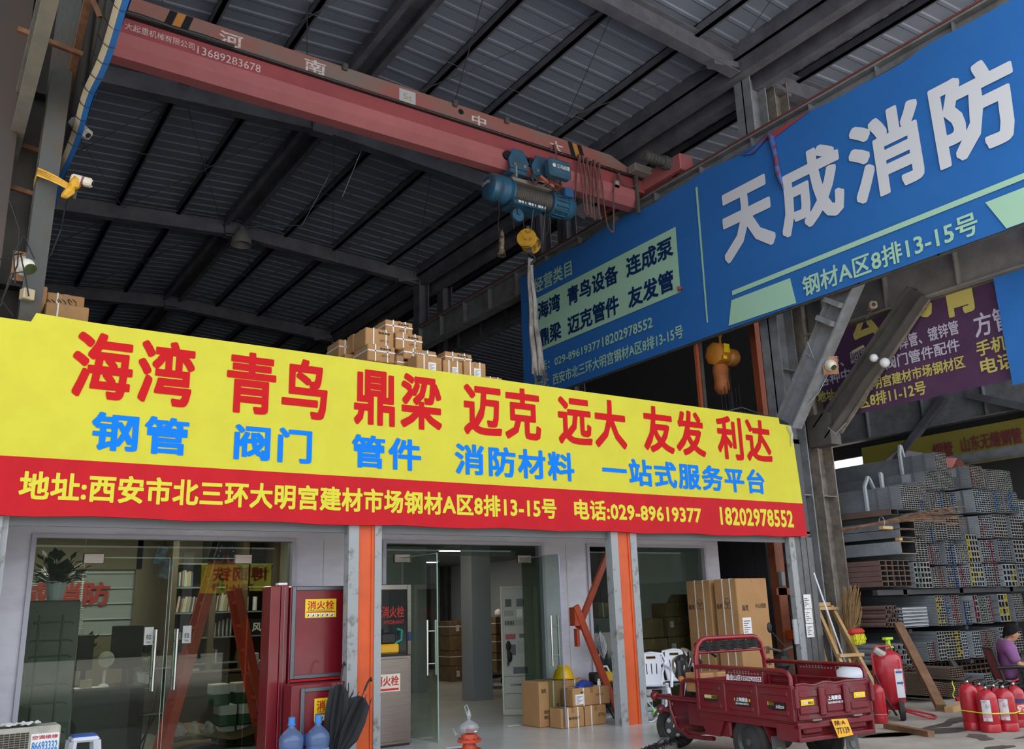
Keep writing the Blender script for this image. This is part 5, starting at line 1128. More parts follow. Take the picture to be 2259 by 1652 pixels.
# notices and electrics on the end post
for i, (z0, z1, l) in enumerate(((1.46, 1.69, 'upper'), (1.23, 1.45, 'middle'), (1.0, 1.22, 'lower'))):
    m = M(); m.bx(12.53+.01*(2-i), 12.72+.01*(2-i), 9.936, 9.94, z0, z1); o = obj('paper_notice', m, WPAPER); tag(o, '%s of three white paper notices on the ribbed end post' % l, 'notice', 'paper notices on the post')
    m = M()
    for k in range(5): m.bx(12.56, 12.6+.02*((k*3+i) % 5), 9.934, 9.936, z0+.04+.03*k, z0+.05+.03*k)
    obj('text_lines', m, INK, o); m = M(); m.lathe([(.025, 0), (.028, .001)], (12.68, 9.935, z0+.05), (0, -1, 0), 14, False); obj('stamp', m, BRED, o)
m = M(); m.rbx(12.26, 12.365, 9.96, 10.0, .9, 1.3, .01); tag(obj('switch_box', m, mat('switch_white', 'a8aeb0', .5)), 'pale narrow switch cover beside the shutter guide at the notices', 'switch box')
m = M(); m.rbx(12.88, 12.98, 10.62, 10.7, 1.85, 2.1, .01); tag(obj('switch_box', m, mat('switch_pale', '8a9294', .5)), 'pale blue switch box on the dull orange post behind the tall cartons', 'switch box')
# ---------------- above the banner
for (x, y, w, l) in ((13.02, 12.3, .07, 'thinner one left of the chain hoist'), (14.35, 11.85, .15, 'wider one right of the chain hoist')):
    m = M(); m.bx(x, x+w, y, y+w, 4.2 if x < 13.5 else -.12, 7.6); tag(obj('orange_post', m, ORANGED if False else mat('post_orange', 'a4512f', .6)), 'orange post above the banner, ' + l, 'post')
m = M(); m.bx(13.12, 13.2, 12.3, 12.4, 4.2, 9.6); tag(obj('grey_post', m, STEEL), 'dark post beside the thinner orange post above the banner', 'post')
t = thing('chain_hoist', 'orange yellow chain hoist with hanging chain bag above the banner', 'chain hoist', (13.5, 12, 6.3))
HO = mat('hoist_orange', 'c8822c', .4, 0, 'b4722a', 5)
m = M(); m.lathe([(.16, 0), (.24, .05), (.25, .2), (.22, .34), (.12, .36)], (13.15, 12, 6.52), UX, 8); m.lathe([(.14, 0), (.19, .05), (.19, .22), (.13, .3)], (13.55, 12, 6.5), UX, 14); obj('body', m, HO, t, 40)
m = M(); m.bx(13.25, 13.4, 11.745, 11.76, 6.5, 6.68); m.bx(13.2, 13.3, 11.745, 11.76, 6.35, 6.42); obj('label', m, LABELY, t)
m = M(); m.tube([(13.42, 12, 6.75), (13.42, 12, 6.9), (13.36, 12, 6.96), (13.42, 12, 7.02), (13.48, 12, 6.97), (13.44, 12, 6.9)], .025, 7); m.tube([(13.42, 12, 7.0), (13.42, 12, 9.9)], .012, 5); m.bx(13.3, 14.2, 11.96, 12.04, 9.86, 9.92); obj('top_hook', m, HO, t)
m = M(); m.lathe([(.15, 6.28), (.17, 6.2), (.15, 6.0), (.17, 5.8), (.1, 5.68), (.001, 5.66)], (13.35, 12, 0), UZ, 10); obj('chain_bag', m, mat('bag_orange', 'a8622e', .7, 0, '8c5028', 5), t, 50)
m = M()
for k in range(26): m.tube([(13.6+(.02*math.cos(a) if k % 2 else 0), 12+(0 if k % 2 else .02*math.cos(a)), 6.25-k*.055+.03*math.sin(a)) for a in [PI/3*j for j in range(6)]], .008, 4, False, True)
obj('chain', m, BLACK, t)
m = M()
for i in range(26):
    a = 12.8+i*.07
    m.tube([(a, 11.5, 4.36), (a+.45, 11.5, 4.36+.85)], .005, 4); m.tube([(a+.45, 11.5, 4.36), (a, 11.5, 4.36+.85)], .004, 4)
m.tube([(12.75, 11.5, 5.15), (13.3, 11.5, 5.3), (14.0, 11.5, 5.2), (15.0, 11.5, 5.55)], .01, 5)
tag(obj('chain_link_fence', m, GALV), 'sagging chain link mesh above the right end of the banner', 'fence')
m = M(); m.rbx(9.85, 10.6, 10.2, 10.6, 4.365, 4.76, .01); tag(obj('flat_crate', m, ORANGED), 'flat orange crate edge just above the banner top', 'crate')
m = M()
for i in range(6): m.tube([(12.2+i*.1, 11.0, 4.37), (12.2+i*.1, 11.0, 5.4+.1*(i % 3))], .008, 5)
tag(obj('wire_bundle', m, BLACK), 'thin hanging wires left of the orange post above the banner', 'wires')
# bell lamp
t = thing('bell_lamp', 'grey bell shaped lamp hanging from the roof frame with the cable', 'lamp', (7.1, 24.3, 12.7))
m = M(); m.lathe([(.3, 0), (.3, .02), (.27, .2), (.15, .42), (.1, .46)], (7.1, 24.3, 12.2), UZ, 24, False); obj('shade', m, mat('lamp_grey', '7a7876', .5), t, 40)
m = M(); m.lathe([(.1, .44), (.1, .56), (.05, .58), (.02, .62)], (7.1, 24.3, 12.2), UZ, 14); m.ball((7.1, 24.3, 12.41), .1, 10); obj('housing', m, FRAME, t, 40)
m = M(); m.tube([(8.1, 20, 12.9), (7.9, 21.5, 11.9), (7.6, 23, 12.4), (7.12, 24.3, 12.78)], .01, 5); m.tube([(8.2, 18.1, 12.9), (8.0, 19, 11.7)], .01, 5); obj('cable', m, GALVL, t)
# cameras
def dome(x, y, z, n, lab, s=1.0, plate=True, vert=False):
    n = Vector(n).normalized(); t = thing('dome_camera', lab, 'security camera', (x, y, z)); c = Vector((x, y, z)); q = n.to_track_quat('Z', 'Y').to_matrix().to_4x4()
    if plate: m = M(); m.rbx(-.13, .13, -.16, .16, -.02, 0, .004, Matrix.Translation(c) @ q); b = obj('mounting_board', m, mat('board_tan', 'a8805c', .7, 0, '94684a', 4), t); m = M(); [m.cyl(c+q.to_3x3() @ Vector((a, b_, 0)), c+q.to_3x3() @ Vector((a, b_, .006)), .008, 6) for a in (-.1, .1) for b_ in (-.13, .13)]; obj('screw', m, BLACK, b)
    m = M(); m.lathe([(.11*s, 0), (.115*s, .03), (.1*s, .05)], c, n, 20); m.ball(c+n*.06*s, .095*s, 16); obj('housing', m, mat('camera_white', 'dcd6c8', .4), t, 50)
    v = (n*.6+Vector((.45, -.35, -.65))).normalized(); m = M(); m.lathe([(.055*s, 0), (.058*s, .02), (.001, .024)], c+n*.06*s+v*.078*s, v, 14); obj('lens', m, mat('lens_olive', '3a4420', .15), t)
dome(.69, 10.08, 5.26, (.05, -1, -.1), 'white ball camera on a tan board low on the leaning left member'); dome(13.25, 9.35, 5.62, (-.75, -.65, -.15), 'white ball camera with black eye fixed on the grey brace', .9)
def bullet(p, d, l, r, lab, material, band=None):
    p, d = Vector(p), Vector(d).normalized(); t = thing('bullet_camera', lab, 'security camera', p); q = d.to_track_quat('Z', 'Y').to_matrix().to_4x4(); mx = Matrix.Translation(p) @ q
    m = M(); m.rbx(-r, r, -r, r, 0, l, r*.4, mx); obj('housing', m, material, t); m = M(); m.lathe([(r*.55, l), (r*.5, l+.004)], (0, 0, 0), UZ, 12); m.xf(mx); obj('lens', m, BLACK, t)
    m = M(); m.bar(p+d*l*.3-UZ*r, p+d*l*.3-UZ*(r+.12)+Vector((0, .12, 0)), .03, .03); obj('bracket', m, STEEL, t)
    if band: m = M(); m.rbx(-r-.002, r+.002, -r-.002, r+.002, l*.45, l*.7, r*.4, mx); obj('faded_band', m, band, t)
    return t
bullet((.98, 9.62, 6.17), (.24, -.1, -.06), .22, .045, 'camera wrapped in paper sticking out of the yellow strap', mat('wrap_paper', 'cfc8b4', .6), mat('band_maroon', '7c4a50', .6))
bullet((1.0, 10.3, 7.2), (.2, -.25, -.3), .34, .06, 'weathered grey camera under the left banner edge', mat('weathered', '9a938a', .7)); bullet((14.05, 8.95, 6.72), (-.55, -.62, -.12), .3, .07, 'dusty cream camera under the rough girder beside the brace', mat('dusty_cream', 'a8957c', .6))
bullet((14.1, 9.45, 6.0), (.1, -1, .25), .26, .03, 'thin camera arm on the dark brace', mat('dusty_cream2', '9a8c78', .6))
t = thing('yellow_strap', 'yellow plastic strap tied round the leaning left member', 'strap', (.85, 9.75, 6.1))
YS = mat('strap_yellow', 'd8a42c', .5, 0, 'b8841c', 8)
m = M()
for k in range(4): m.grid(lambda u, v: (.66+.34*u, 9.62-.03*math.sin(u*PI), 6.17-.1*u-.02*k+.04*v*(1-u*.6)), 10, 2)
m.grid(lambda u, v: (.66, 9.62+.3*u, 6.1+.1*v), 4, 1); obj('wrap', m, YS, t)
m = M(); m.tube([(1.0, 9.6, 6.09), (.98, 9.58, 6.0), (.93, 9.57, 5.93), (.9, 9.58, 5.92)], [.02, .05, .04, .01], 7); m.ball((1.02, 9.6, 6.1), .06, 8); m.tube([(1.0, 9.6, 6.1), (1.04, 9.58, 6.16)], .05, 7); obj('knot', m, YS, t)
for pts, l in zip((((.6, 9.9, 5.0), (.55, 9.85, 5.3), (.62, 9.8, 5.5), (.75, 9.9, 5.3)), ((.46, 9.9, 5.9), (.58, 9.9, 5.6), (.6, 9.9, 5.2), (.5, 9.9, 4.8), (.62, 9.9, 4.65)), ((.98, 9.6, 6.04), (.97, 9.8, 5.9), (.97, 9.95, 5.7), (.9, 10.0, 5.4)), ((.62, 9.95, 5.35), (.7, 9.93, 5.05), (.74, 9.95, 4.9)), ((.4, 9.9, 5.2), (.5, 9.9, 5.28), (.64, 9.95, 5.36)), ((.5, 9.95, 4.75), (.55, 9.9, 5.1), (.68, 9.9, 5.15))), ('curling above the left camera board', 'hanging long at the far left beside the camera board', 'dropping from the yellow strap', 'hanging from the camera board to the cable box', 'running in from the left edge to the camera board', 'looping below the camera board at the left')):
    m = M(); m.tube(pts, .008, 5); tag(obj('loose_cable', m, BLACK), 'thin loose cable ' + l, 'cable')
m = M(); m.rbx(.68, .8, 9.98, 10.08, 4.88, 5.0, .01, rotz(.4, (.74, 10, 0)) @ Matrix.Translation((-.74, -10, 0))); tag(obj('cable_box', m, mat('box_cream', 'b8a888', .6)), 'small cream cable box hanging below the left camera board', 'box')
t = thing('twin_spotlight', 'pair of white globe bulbs on the lower edge of the dark brace', 'lamp', (13.95, 8.8, 5.65))
for k, q in enumerate(((13.86, 8.88, 5.72), (13.92, 8.72, 5.6))): m = M(); m.ball(q, .075+.015*k, 14); obj('bulb', m, mat('bulb_white', 'dcdce0', .3), t, 60)
m = M(); m.tube([(14.1, 9.0, 5.7), (13.95, 8.85, 5.72)], .02, 6); obj('bracket', m, RUST, t)
for k, (pts, l) in enumerate(((((13.2, 9.9, 5.0), (13.3, 9.7, 5.2), (13.35, 9.4, 5.6)), 'from the grey brace foot up to the ball camera'), (((14.0, 10.1, 4.7), (14.0, 9.95, 4.55), (14.05, 9.75, 4.72)), 'hooked round the foot of the dark brace'), (((13.1, 9.75, 5.95), (13.15, 9.6, 5.8), (13.05, 9.62, 6.1)), 'tied round the middle of the grey brace'))):
    m = M(); m.tube(pts, .008, 5); tag(obj('tie_wire', m, GALVL), 'loose pale wire ' + l, 'wire')
# ================================================================ STEEL YARD AT THE RIGHT
# bundles: x0, x1, z0, z1, tubes across, tubes high, steel, paint on the ends
BUN = [(17.12,17.54,4.05,4.43,6,12,'G',''),
 (16.66,17.13,3.64,4.01,6,11,'G','g'),
 (17.15,17.63,3.68,4.04,6,11,'G','g'),
 (16.33,16.61,3.42,3.79,5,12,'G',''),
 (15.71,16.3,3.22,3.68,8,11,'G',''),
 (18.31,18.82,3.77,4.23,6,13,'G','r'),
 (18.84,19.42,3.76,4.19,7,10,'G',''),
 (19.48,20.01,3.75,4.21,7,10,'G','g'),
 (16.71,17.15,3.16,3.61,5,11,'G','b'),
 (17.16,17.65,3.2,3.62,5,11,'G','b'),
 (16.32,16.66,3.12,3.39,5,8,'G','b'),
 (18.31,18.93,3.26,3.73,7,10,'L',''),
 (18.93,19.44,3.28,3.73,7,10,'G','b'),
 (19.53,20.09,3.29,3.74,7,10,'G','b'),
 (20.14,20.59,3.11,3.59,5,9,'L',''),
 (15.98,16.32,2.89,3.16,6,6,'G',''),
 (16.36,16.72,2.89,3.11,5,6,'G',''),
 (16.73,17.1,2.66,3.08,4,9,'G',''),
 (17.13,17.62,2.69,3.14,5,10,'G',''),
 (18.33,18.82,2.73,3.18,6,9,'L','r'),
 (18.91,19.44,2.76,3.23,6,7,'G',''),
 (19.6,20.1,2.75,3.22,5,7,'G',''),
 (16.01,16.39,2.72,2.88,5,5,'G',''),
 (16.39,16.72,2.6,2.88,4,7,'G','B'),
 (15.93,16.36,2.25,2.69,4,10,'G',''),
 (16.35,16.77,2.2,2.57,6,10,'L','R'),
 (16.99,17.32,2.19,2.64,4,9,'G','B'),
 (17.33,17.73,2.21,2.58,6,9,'L','y'),
 (17.8,18.21,2.23,2.79,4,5,'G','Y'),
 (18.28,18.8,2.23,2.68,6,9,'L','R'),
 (18.93,19.45,2.25,2.71,6,9,'G','b'),
 (19.58,20.06,2.23,2.71,4,5,'G',''),
 (15.79,16.33,1.75,2.23,5,5,'G','g'),
 (16.38,16.79,1.75,2.14,5,10,'G','r'),
 (16.88,17.27,1.75,2.16,5,9,'G','B'),
 (17.3,17.69,1.75,2.15,6,9,'L','R'),
 (17.73,18.19,1.76,2.22,5,5,'L','Y'),
 (18.25,18.79,1.75,2.2,6,9,'L','r'),
 (18.97,19.49,1.74,2.2,4,4,'L','y'),
 (19.56,19.96,1.74,2.2,4,5,'G','b'),
 (16.36,16.64,1.05,1.61,4,11,'G','Y'),
 (16.66,16.81,1.04,1.49,3,9,'G','B'),
 (16.85,17.15,1.04,1.6,5,13,'G','R'),
 (17.28,17.5,1.04,1.48,3,9,'G','B'),
 (17.65,17.82,1.06,1.59,2,5,'L','R'),
 (17.85,18.1,1.04,1.56,4,11,'G','g'),
 (18.12,18.31,1.04,1.57,3,9,'G','R'),
 (18.57,18.95,1.05,1.6,3,4,'G','Y'),
 (19.17,19.54,1.04,1.59,6,12,'G',''),
 (15.86,16.1,0.43,0.77,4,8,'G','R'),
 (16.22,16.46,0.43,0.95,3,8,'G',''),
 (16.47,17.02,0.42,0.94,6,10,'G','Y'),
 (17.04,17.22,0.42,0.92,3,9,'L',''),
 (17.42,17.69,0.42,0.9,4,9,'L',''),
 (17.72,18.27,0.41,0.91,8,13,'G','r'),
 (18.42,18.64,0.58,0.95,3,5,'G',''),
 (18.7,19.31,0.43,0.89,6,9,'G',''),
 (14.32,14.54,-0.0,0.35,4,10,'N',''),
 (14.59,14.92,-0.03,0.18,6,7,'N',''),
 (15.14,15.57,0.21,0.39,6,5,'N',''),
 (15.05,15.5,-0.07,0.14,7,7,'N',''),
 (15.62,16.08,-0.1,0.16,7,8,'N',''),
 (16.18,16.45,0.03,0.22,4,5,'G','')]
PAINT = {'b': '4a6c8c', 'B': '2c548a', 'g': '64786a', 'r': '805450', 'R': '8c3a40', 'y': '948c58', 'Y': 'b8a434'}
PCOL = {'b': 'pale blue', 'B': 'blue', 'g': 'faint green', 'r': 'faint red', 'R': 'red', 'y': 'faint yellow', 'Y': 'yellow', '': 'bare'}
PM = {k: mat('end_paint_'+k, v, .6) for k, v in PAINT.items()}
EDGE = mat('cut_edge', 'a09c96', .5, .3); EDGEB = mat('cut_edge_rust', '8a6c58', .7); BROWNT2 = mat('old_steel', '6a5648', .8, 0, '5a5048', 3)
def tubes(x0, x1, z0, z1, nx, nz, yf, L, wall=.1, paint=True):
    """grid of hollow rectangular tubes, open ends at yf; slots: 0 steel, 1 inside with painted shade, 2 cut edge, 3 paint"""
    m = M(); dx = (x1-x0)/nx; dz = (z1-z0)/nz; g = .035; t = min(dx, dz)*wall
    pc = random.randrange(nx); pr_ = random.sample(range(nx*nz), max(1, nx*nz//9))
    for i in range(nx):
        for j in range(nz):
            y = yf+random.uniform(0, .012); a, b, c, d = x0+(i+g)*dx, x0+(i+1-g)*dx, z0+(j+g)*dz, z0+(j+1-g)*dz
            o = [(a, c), (b, c), (b, d), (a, d)]; n = [(a+t, c+t), (b-t, c+t), (b-t, d-t), (a+t, d-t)]
            vs = [(p, y, q) for p, q in o]+[(p, yf+L, q) for p, q in o]+[(p, y, q) for p, q in n]+[(p, y+.8, q) for p, q in n]
            st = len(m.mi)
            m.add(vs, [(0, 4, 5, 1), (1, 5, 6, 2), (2, 6, 7, 3), (3, 7, 4, 0), (8, 9, 13, 12), (9, 10, 14, 13), (10, 11, 15, 14), (11, 8, 12, 15), (12, 13, 14, 15), (0, 1, 9, 8), (1, 2, 10, 9), (2, 3, 11, 10), (3, 0, 8, 11)])
            e = 3 if paint and (i == pc or i == (pc+1) % nx and nx > 6 or i*nz+j in pr_) else 2
            m.mi[st:] = [0]*4+[3 if e == 3 and (i+j) % 2 else 1]*4+[1]+[e]*4
    return m
def sling(t, x0, x1, z1, y):
    xm = (x0+x1)/2; zt = z1+.28; m = M()
    m.tube([(x0-.02, y, z1-.42), (x0-.02, y, z1-.02), (x0+.02, y+.02, z1+.06), (xm-.06, y+.05, zt), (xm+.04, y+.08, zt), (x1-.02, y+.12, z1+.03), (x1, y+.12, z1)], .032, 6); m.xf(Matrix.Translation((0, y, 0)) @ Matrix.Diagonal((1, 1.5, 1, 1)) @ Matrix.Translation((0, -y, 0)))
    obj('lifting_sling', m, mat('sling_white', 'b4bcc0', .5), t)
SLN = {0, 4, 3, 6, 14}
rows_ = ((57, 'on the ground before the rack'), (49, 'on the lower rack arms'), (40, 'on the middle rack arms'), (32, 'bottom course of the pile'), (24, 'second course of the pile'), (15, 'third course of the pile'), (8, 'fourth course of the pile'), (0, 'top course of the pile'))
ORDN = ['leftmost', 'second', 'third', 'fourth', 'fifth', 'sixth', 'seventh', 'eighth', 'ninth', 'tenth']
for i, (x0, x1, z0, z1, nx, nz, c, p) in enumerate(BUN):
    st, where = next(r for r in rows_ if i >= r[0]); en = min([r[0] for r in rows_ if r[0] > i]+[len(BUN)])
    rk = sorted(range(st, en), key=lambda q: BUN[q][0]).index(i)
    yf = 9.9 if i < 57 else 9.1; L = 6.0 if i < 57 else 1.35
    if z0 > 2.0 and i < 32: yf += random.uniform(0, .03)
    lab = '%s tube bundle, %s ends, %s, %s' % ({'G': 'grey', 'L': 'bright', 'N': 'brown'}[c], PCOL[p], ORDN[rk]+' from left' if rk else 'leftmost', where)
    t = thing('steel_tube_bundle', lab, 'steel tubes', ((x0+x1)/2, yf, z0), 0, 'bundles of steel tubes ' + where)
    base = {'G': GALV, 'L': GALVL, 'N': BROWNT2}[c]
    o = obj('tubes', tubes(x0, x1, z0, z1, nx, nz, yf, L, .1, bool(p)), [base, HOLE, EDGEB if c == 'N' else (GALVL if c == 'L' else EDGE), PM.get(p, EDGE)], t); o['kind'] = 'stuff'
    if i < 40:
        for ys in (.22, .5):
            m = M(); m.bx(x0-.006, x0-.001, yf+ys, yf+ys+.04, z0, z1); m.bx(x0-.006, x1+.004, yf+ys, yf+ys+.04, z1, z1+.005); obj('strap', m, mat('steel_strap', '8e9498', .4, .5), t)
    if i in SLN: sling(t, x0, x1, z1, yf+.75)
    if i in (1, 5, 11): m = M(); m.bx(x0-.01, x0-.006, yf+.3, yf+.5, z1-.2, z1-.02); obj('label_tag', m, mat('tag_pale', 'a4aaac', .5), t)
def loose(name, lab, x0, x1, z0, z1, nx, nz, m_, yf, L, cat='steel tubes', grp=None, wall=.06):
    t = thing(name, lab, cat, ((x0+x1)/2, yf, z0), 0, grp); o = obj('tubes', tubes(x0, x1, z0, z1, nx, nz, yf, L, wall, False), [m_, HOLE, EDGEB, EDGEB], t); return t
bx0 = 14.72
loose('brown_tube_stack', 'stack of brown square tubes, two columns by five rows, left end of the pile', 14.75, 15.12, 1.79, 2.26, 2, 5, BROWNS, 9.9, .8); loose('brown_tube_stack', 'stack of brown square tubes, three columns by five rows', 15.14, 15.66, 1.79, 2.26, 3, 5, BROWNS, 9.9, 5, wall=.05)
loose('brown_box_section', 'single brown rectangular tube lying above the grey box sections', 15.3, 15.55, 3.1, 3.22, 1, 1, BROWNS, 9.9, 5); loose('grey_box_section', 'two long grey box sections stacked, ends dark', 15.42, 15.95, 2.68, 3.0, 1, 2, GALV, 9.85, 5); loose('grey_box_section', 'one large grey box section lower in the pile with a block on it', 15.38, 15.9, 2.37, 2.62, 1, 1, GALVL, 9.85, 5)
def pipes(lab, x0, z0, n, rows, r, m_, yf, L, mi):
    t = thing('pipe_stack', lab, 'pipes', (x0, yf, z0)); m = M(); k = 0
    for j in range(rows):
        for i in range(n):
            c = (x0+r+2*r*i+(r if j % 2 else 0), z0+r+j*r*1.75); y = yf+random.uniform(0, .1); s = 12; vs = []
            for rr, yy in ((r, y+L), (r, y), (r*.84, y), (r*.84, y+.6)): vs += [(c[0]+rr*math.cos(2*PI*q/s), yy, c[1]+rr*math.sin(2*PI*q/s)) for q in range(s)]
            st = len(m.mi); m.add(vs, [(a*s+q, a*s+(q+1) % s, (a+1)*s+(q+1) % s, (a+1)*s+q) for a in range(3) for q in range(s)]); m.mi[st:] = [0]*s+[2]*s+[1]*s
    o = obj('pipes', m, [m_, HOLE, EDGEB if mi else EDGE], t, 40); o['kind'] = 'stuff'
pipes('stack of thick brown pipes on the middle rack beside the straw broom', 14.72, 1.08, 4, 5, .042, BROWNS, 9.85, .62, 1); pipes('stack of galvanised pipes low on the rack behind the wooden frame', 14.7, .42, 5, 4, .05, GALVL, 9.8, 1.0, 0); pipes('dark thin pipes at the left end of the lower rack', 14.75, .2, 8, 4, .03, BROWNT2, 9.7, .6, 1)
t = thing('channel_stack', 'stack of bright galvanised channels beside the thick brown pipes', 'channels', (15.6, 9.8, 1.06)); m = M()
for j in range(6): z = 1.06+.06*j; m.bx(15.15, 15.95, 9.86, 15.5, z, z+.006); m.bx(15.15, 15.16, 9.86, 15.5, z, z+.05); m.bx(15.94, 15.95, 9.86+.02*j, 15.5, z, z+.05); m.bx(15.15, 15.95, 9.86, 9.87, z+.02, z+.05)
obj('channels', m, GALVL, t)
t = thing('rebar_bundle', 'bundle of rusty reinforcing rods tied with wire lying across the pile', 'rebar', (15.5, 9.7, 3.05)); m = M()
for i in range(16):
    a = random.random(); y = random.random(); m.tube([(14.3+.2*a, 10.35-.05*y, 2.8+.06*y), (15.0, 9.95-.03*y, 2.92+.07*a), (15.7, 9.6-.06*a, 2.95+.18*y), (16.2+.7*a, 9.3-.1*y, 2.82+.42*y)], .011, 5)
obj('rods', m, mat('rebar_rust', '80604a', .8, 0, '5e4434', 8), t); m = M(); m.tube([(15.02+.02*math.cos(a), 9.93+.07*math.cos(a), 2.96+.1*math.sin(a)) for a in [2*PI*k/12 for k in range(12)]], .008, 5, False, True); obj('tie_wire', m, GALVL, t)
for (x, y, z, l) in ((14.9, 9.83, 2.85, 'under the rusty rods'), (15.42, 9.87, 2.65, 'on the large grey box section')): m = M(); m.rbx(x, x+.3 if z > 2.7 else x+.1, y, y+.1, z-.03, z+.03, .008); tag(obj('timber_block', m, WOODL), 'small pale timber block ' + l, 'timber')
m = M(); m.grid(lambda u, v: (17.75+1.25*u, 10.3+.6*v, 4.24+.22*math.exp(-((u-.72)/.17)**2)+.03*math.sin(u*9+v*4)+.05*v), 24, 6); tag(obj('pink_sheet', m, mat('pink_cloth', 'd88a80', .7)), 'pink sheet draped over the top course of the big pile', 'cloth')
for i, (a, b, z) in enumerate(((14.8, 16.2, .27), (16.3, 18.0, .3), (18.1, 20.2, .28))):  # piles added to fill the open gap under the rack with dark
    t = thing('steel_tube_bundle', 'tube pile added to darken the floor under the rack, %s' % ('left third', 'middle third', 'right third')[i], 'steel tubes', ((a+b)/2, 10.8, -.12), 0, 'added tube piles under the rack'); obj('tubes', tubes(a, b, -.12, z, 12, 4, 10.8, 5, .1, False), [BROWNT2, HOLE, EDGEB, EDGEB], t)['kind'] = 'stuff'
# rack
t = thing('cantilever_rack', 'dark steel rack with arms holding the tubes', 'rack', (17, 11, -.12))
for x in (15.5, 17.4, 19.3):
    m = M(); m.bx(x, x+.16, 16.05, 16.25, -.12, 1.75); m.bx(x, x+.12, 10.0, 16.1, 1.63, 1.74); p = obj('upright', m, FRAME if False else mat('rack_dark', '3c3c3e', .7), t)
    for z in (.32, .95): w = M(); w.bx(x, x+.1, 10.0, 16.1, z, z+.075); obj('arm', w, MATS['rack_dark'], t)
m = M(); m.bx(14.7, 20, 10.0, 10.1, 1.64, 1.735); m.bx(14.7, 20, 13, 13.1, 1.64, 1.735); obj('beam', m, MATS['rack_dark'], t)
m = M(); m.bar((16.6, 9.95, .48), (16.95, 9.95, .1), .05, .08); m.bar((16.55, 9.95, .48), (16.5, 9.6, -.1), .05, .05); obj('strut', m, MATS['rack_dark'], t)
m = M(); m.bar((21.8, 3, 5.35), (21.8, 25, 4.75), .2, .2); m2 = M(); m2.cyl((21.8, 4, 4.9), (21.8, 22, 4.9), .14, 16); tag(obj('long_pipe', m2, PALE, None, 40), 'long thick grey pipe above the pile in front of the dull yellow banner', 'pipe')
m = M(); m.bar((25.0, 16.6, 4.9), (25.0, 13.9, 7.3), .2, .2); m.bar((25.0, 13.2, 7.2), (25.0, 9.0, 5.3), .2, .2); tag(obj('far_brace', m, FRAME), 'far diagonal braces under the girder across the steel yard', 'brace', None, 'structure')
# ---------------- things on the yard floor
t = thing('trestle', 'pale timber trestle leaning against the rusty column', 'trestle', (13, 9.5, -.1))
P0, P1 = Vector((13.3, 10.28, 1.47)), Vector((12.4, 8.95, -.11)); Q0, Q1 = Vector((13.72, 10.28, 1.46)), Vector((12.75, 8.75, -.11))
for a, b in ((P0, P1), (Q0, Q1)): m = M(); m.bar(a, b, .05, .09, (0, 0, 1)); obj('rail', m, WOODL, t)
for f in (.03, .5, .8):
    m = M(); m.bar(P0.lerp(P1, f)+Vector((-.05, -.04, .03)), Q0.lerp(Q1, f)+Vector((.06, -.04, .03)), .09, .05); obj('crossbar', m, WOODL, t)
m = M(); m.bar(P0.lerp(P1, .5).lerp(Q0.lerp(Q1, .5), .5), P0.lerp(P1, .78).lerp(Q0.lerp(Q1, .78), .3), .035, .035); m.bar(Q0.lerp(Q1, .48), P0.lerp(P1, .2)+Vector((.3, .3, -1.1)), .04, .05); obj('strut', m, WOODL, t)
m = M(); m.bar(P0+Vector((0, .12, .1)), (13.55, 10.3, -.11), .04, .06); m.bar(Q0+Vector((0, .12, -.02)), (13.9, 10.3, -.11), .04, .06); obj('back_leg', m, WOODL, t)
m = M(); m.rbx(13.22, 13.6, 10.2, 10.4, 1.48, 1.55, .01); obj('top_board', m, WOODL, t)
t = thing('mop', 'mop with red and yellow head and long white stick leaning on the trestle', 'mop', (12.95, 9.6, .5))
m = M(); m.tube([(12.78, 9.85, 2.04), (13.16, 9.7, .5)], .014, 8); obj('stick', m, WHITE, t)
m = M(); m.rbx(13.0, 13.34, 9.38, 9.52, 1.02, 1.12, .04); obj('head', m, mat('mop_red', 'c03028', .6), t)
m = M()
for k in range(90): x = 13.06+random.random()*.24; y = 9.4+random.random()*.1; m.tube([(x, y, 1.03), (x+random.uniform(-.03, .03), y-.02, .95), (x+random.uniform(-.04, .04), y+random.uniform(-.04, .04), .86+random.random()*.04)], .009, 4)
o = obj('fringe', m, mat('mop_yellow', 'dcd82c', .7), t)
t = thing('straw_broom', 'tall straw broom standing bristles up beside the rusty column', 'broom', (13.9, 10.2, -.1)); m = M()
for k in range(150):
    a = random.uniform(-1, 1); b = random.uniform(-1, 1); h = random.uniform(1.35, 1.85)
    m.tube([(13.75+.03*a, 10.0+.03*b, .62), (13.76+.09*a, 10.0+.07*b, 1.1), (13.84+.17*a, 10.0+.1*b, h-.25), (13.93+.2*a, 10.0+.12*b, h)], .005, 4)
obj('bristles', m, mat('straw', '9a7a50', .9, 0, '7c6040', 9), t); m = M(); m.tube([(13.75, 10.0, -.11), (13.76, 10.0, .75)], .018, 8); obj('stick', m, WOODL, t)
t = thing('meter_box', 'grey electrical box with cables behind the trestle top', 'electrical box', (13.4, 10.45, 1.2)); m = M(); m.rbx(13.3, 13.6, 10.42, 10.52, .98, 1.45, .015); obj('box', m, mat('box_grey', '8c8a80', .6), t)
m = M(); m.tube([(13.3, 10.42, 1.1), (13.15, 10.35, .9), (13.12, 10.4, .5), (13.2, 10.4, .1)], .012, 6); m.tube([(13.5, 10.42, .98), (13.55, 10.38, .8), (13.6, 10.4, .5)], .009, 6); m.tube([(13.05, 10.3, 1.5), (13.08, 10.32, 1.1), (13.02, 10.3, .4)], .018, 6); obj('conduit', m, mat('conduit_rust', '7c4a3a', .7), t)
t = thing('plastic_crate', 'dark open crate behind the tricycle', 'crate', (12.9, 9.9, .2)); m = M()
for k in range(5): m.bar((12.7+.12*k, 9.75, .35), (12.8+.12*k, 10.1, .5), .012, .012)
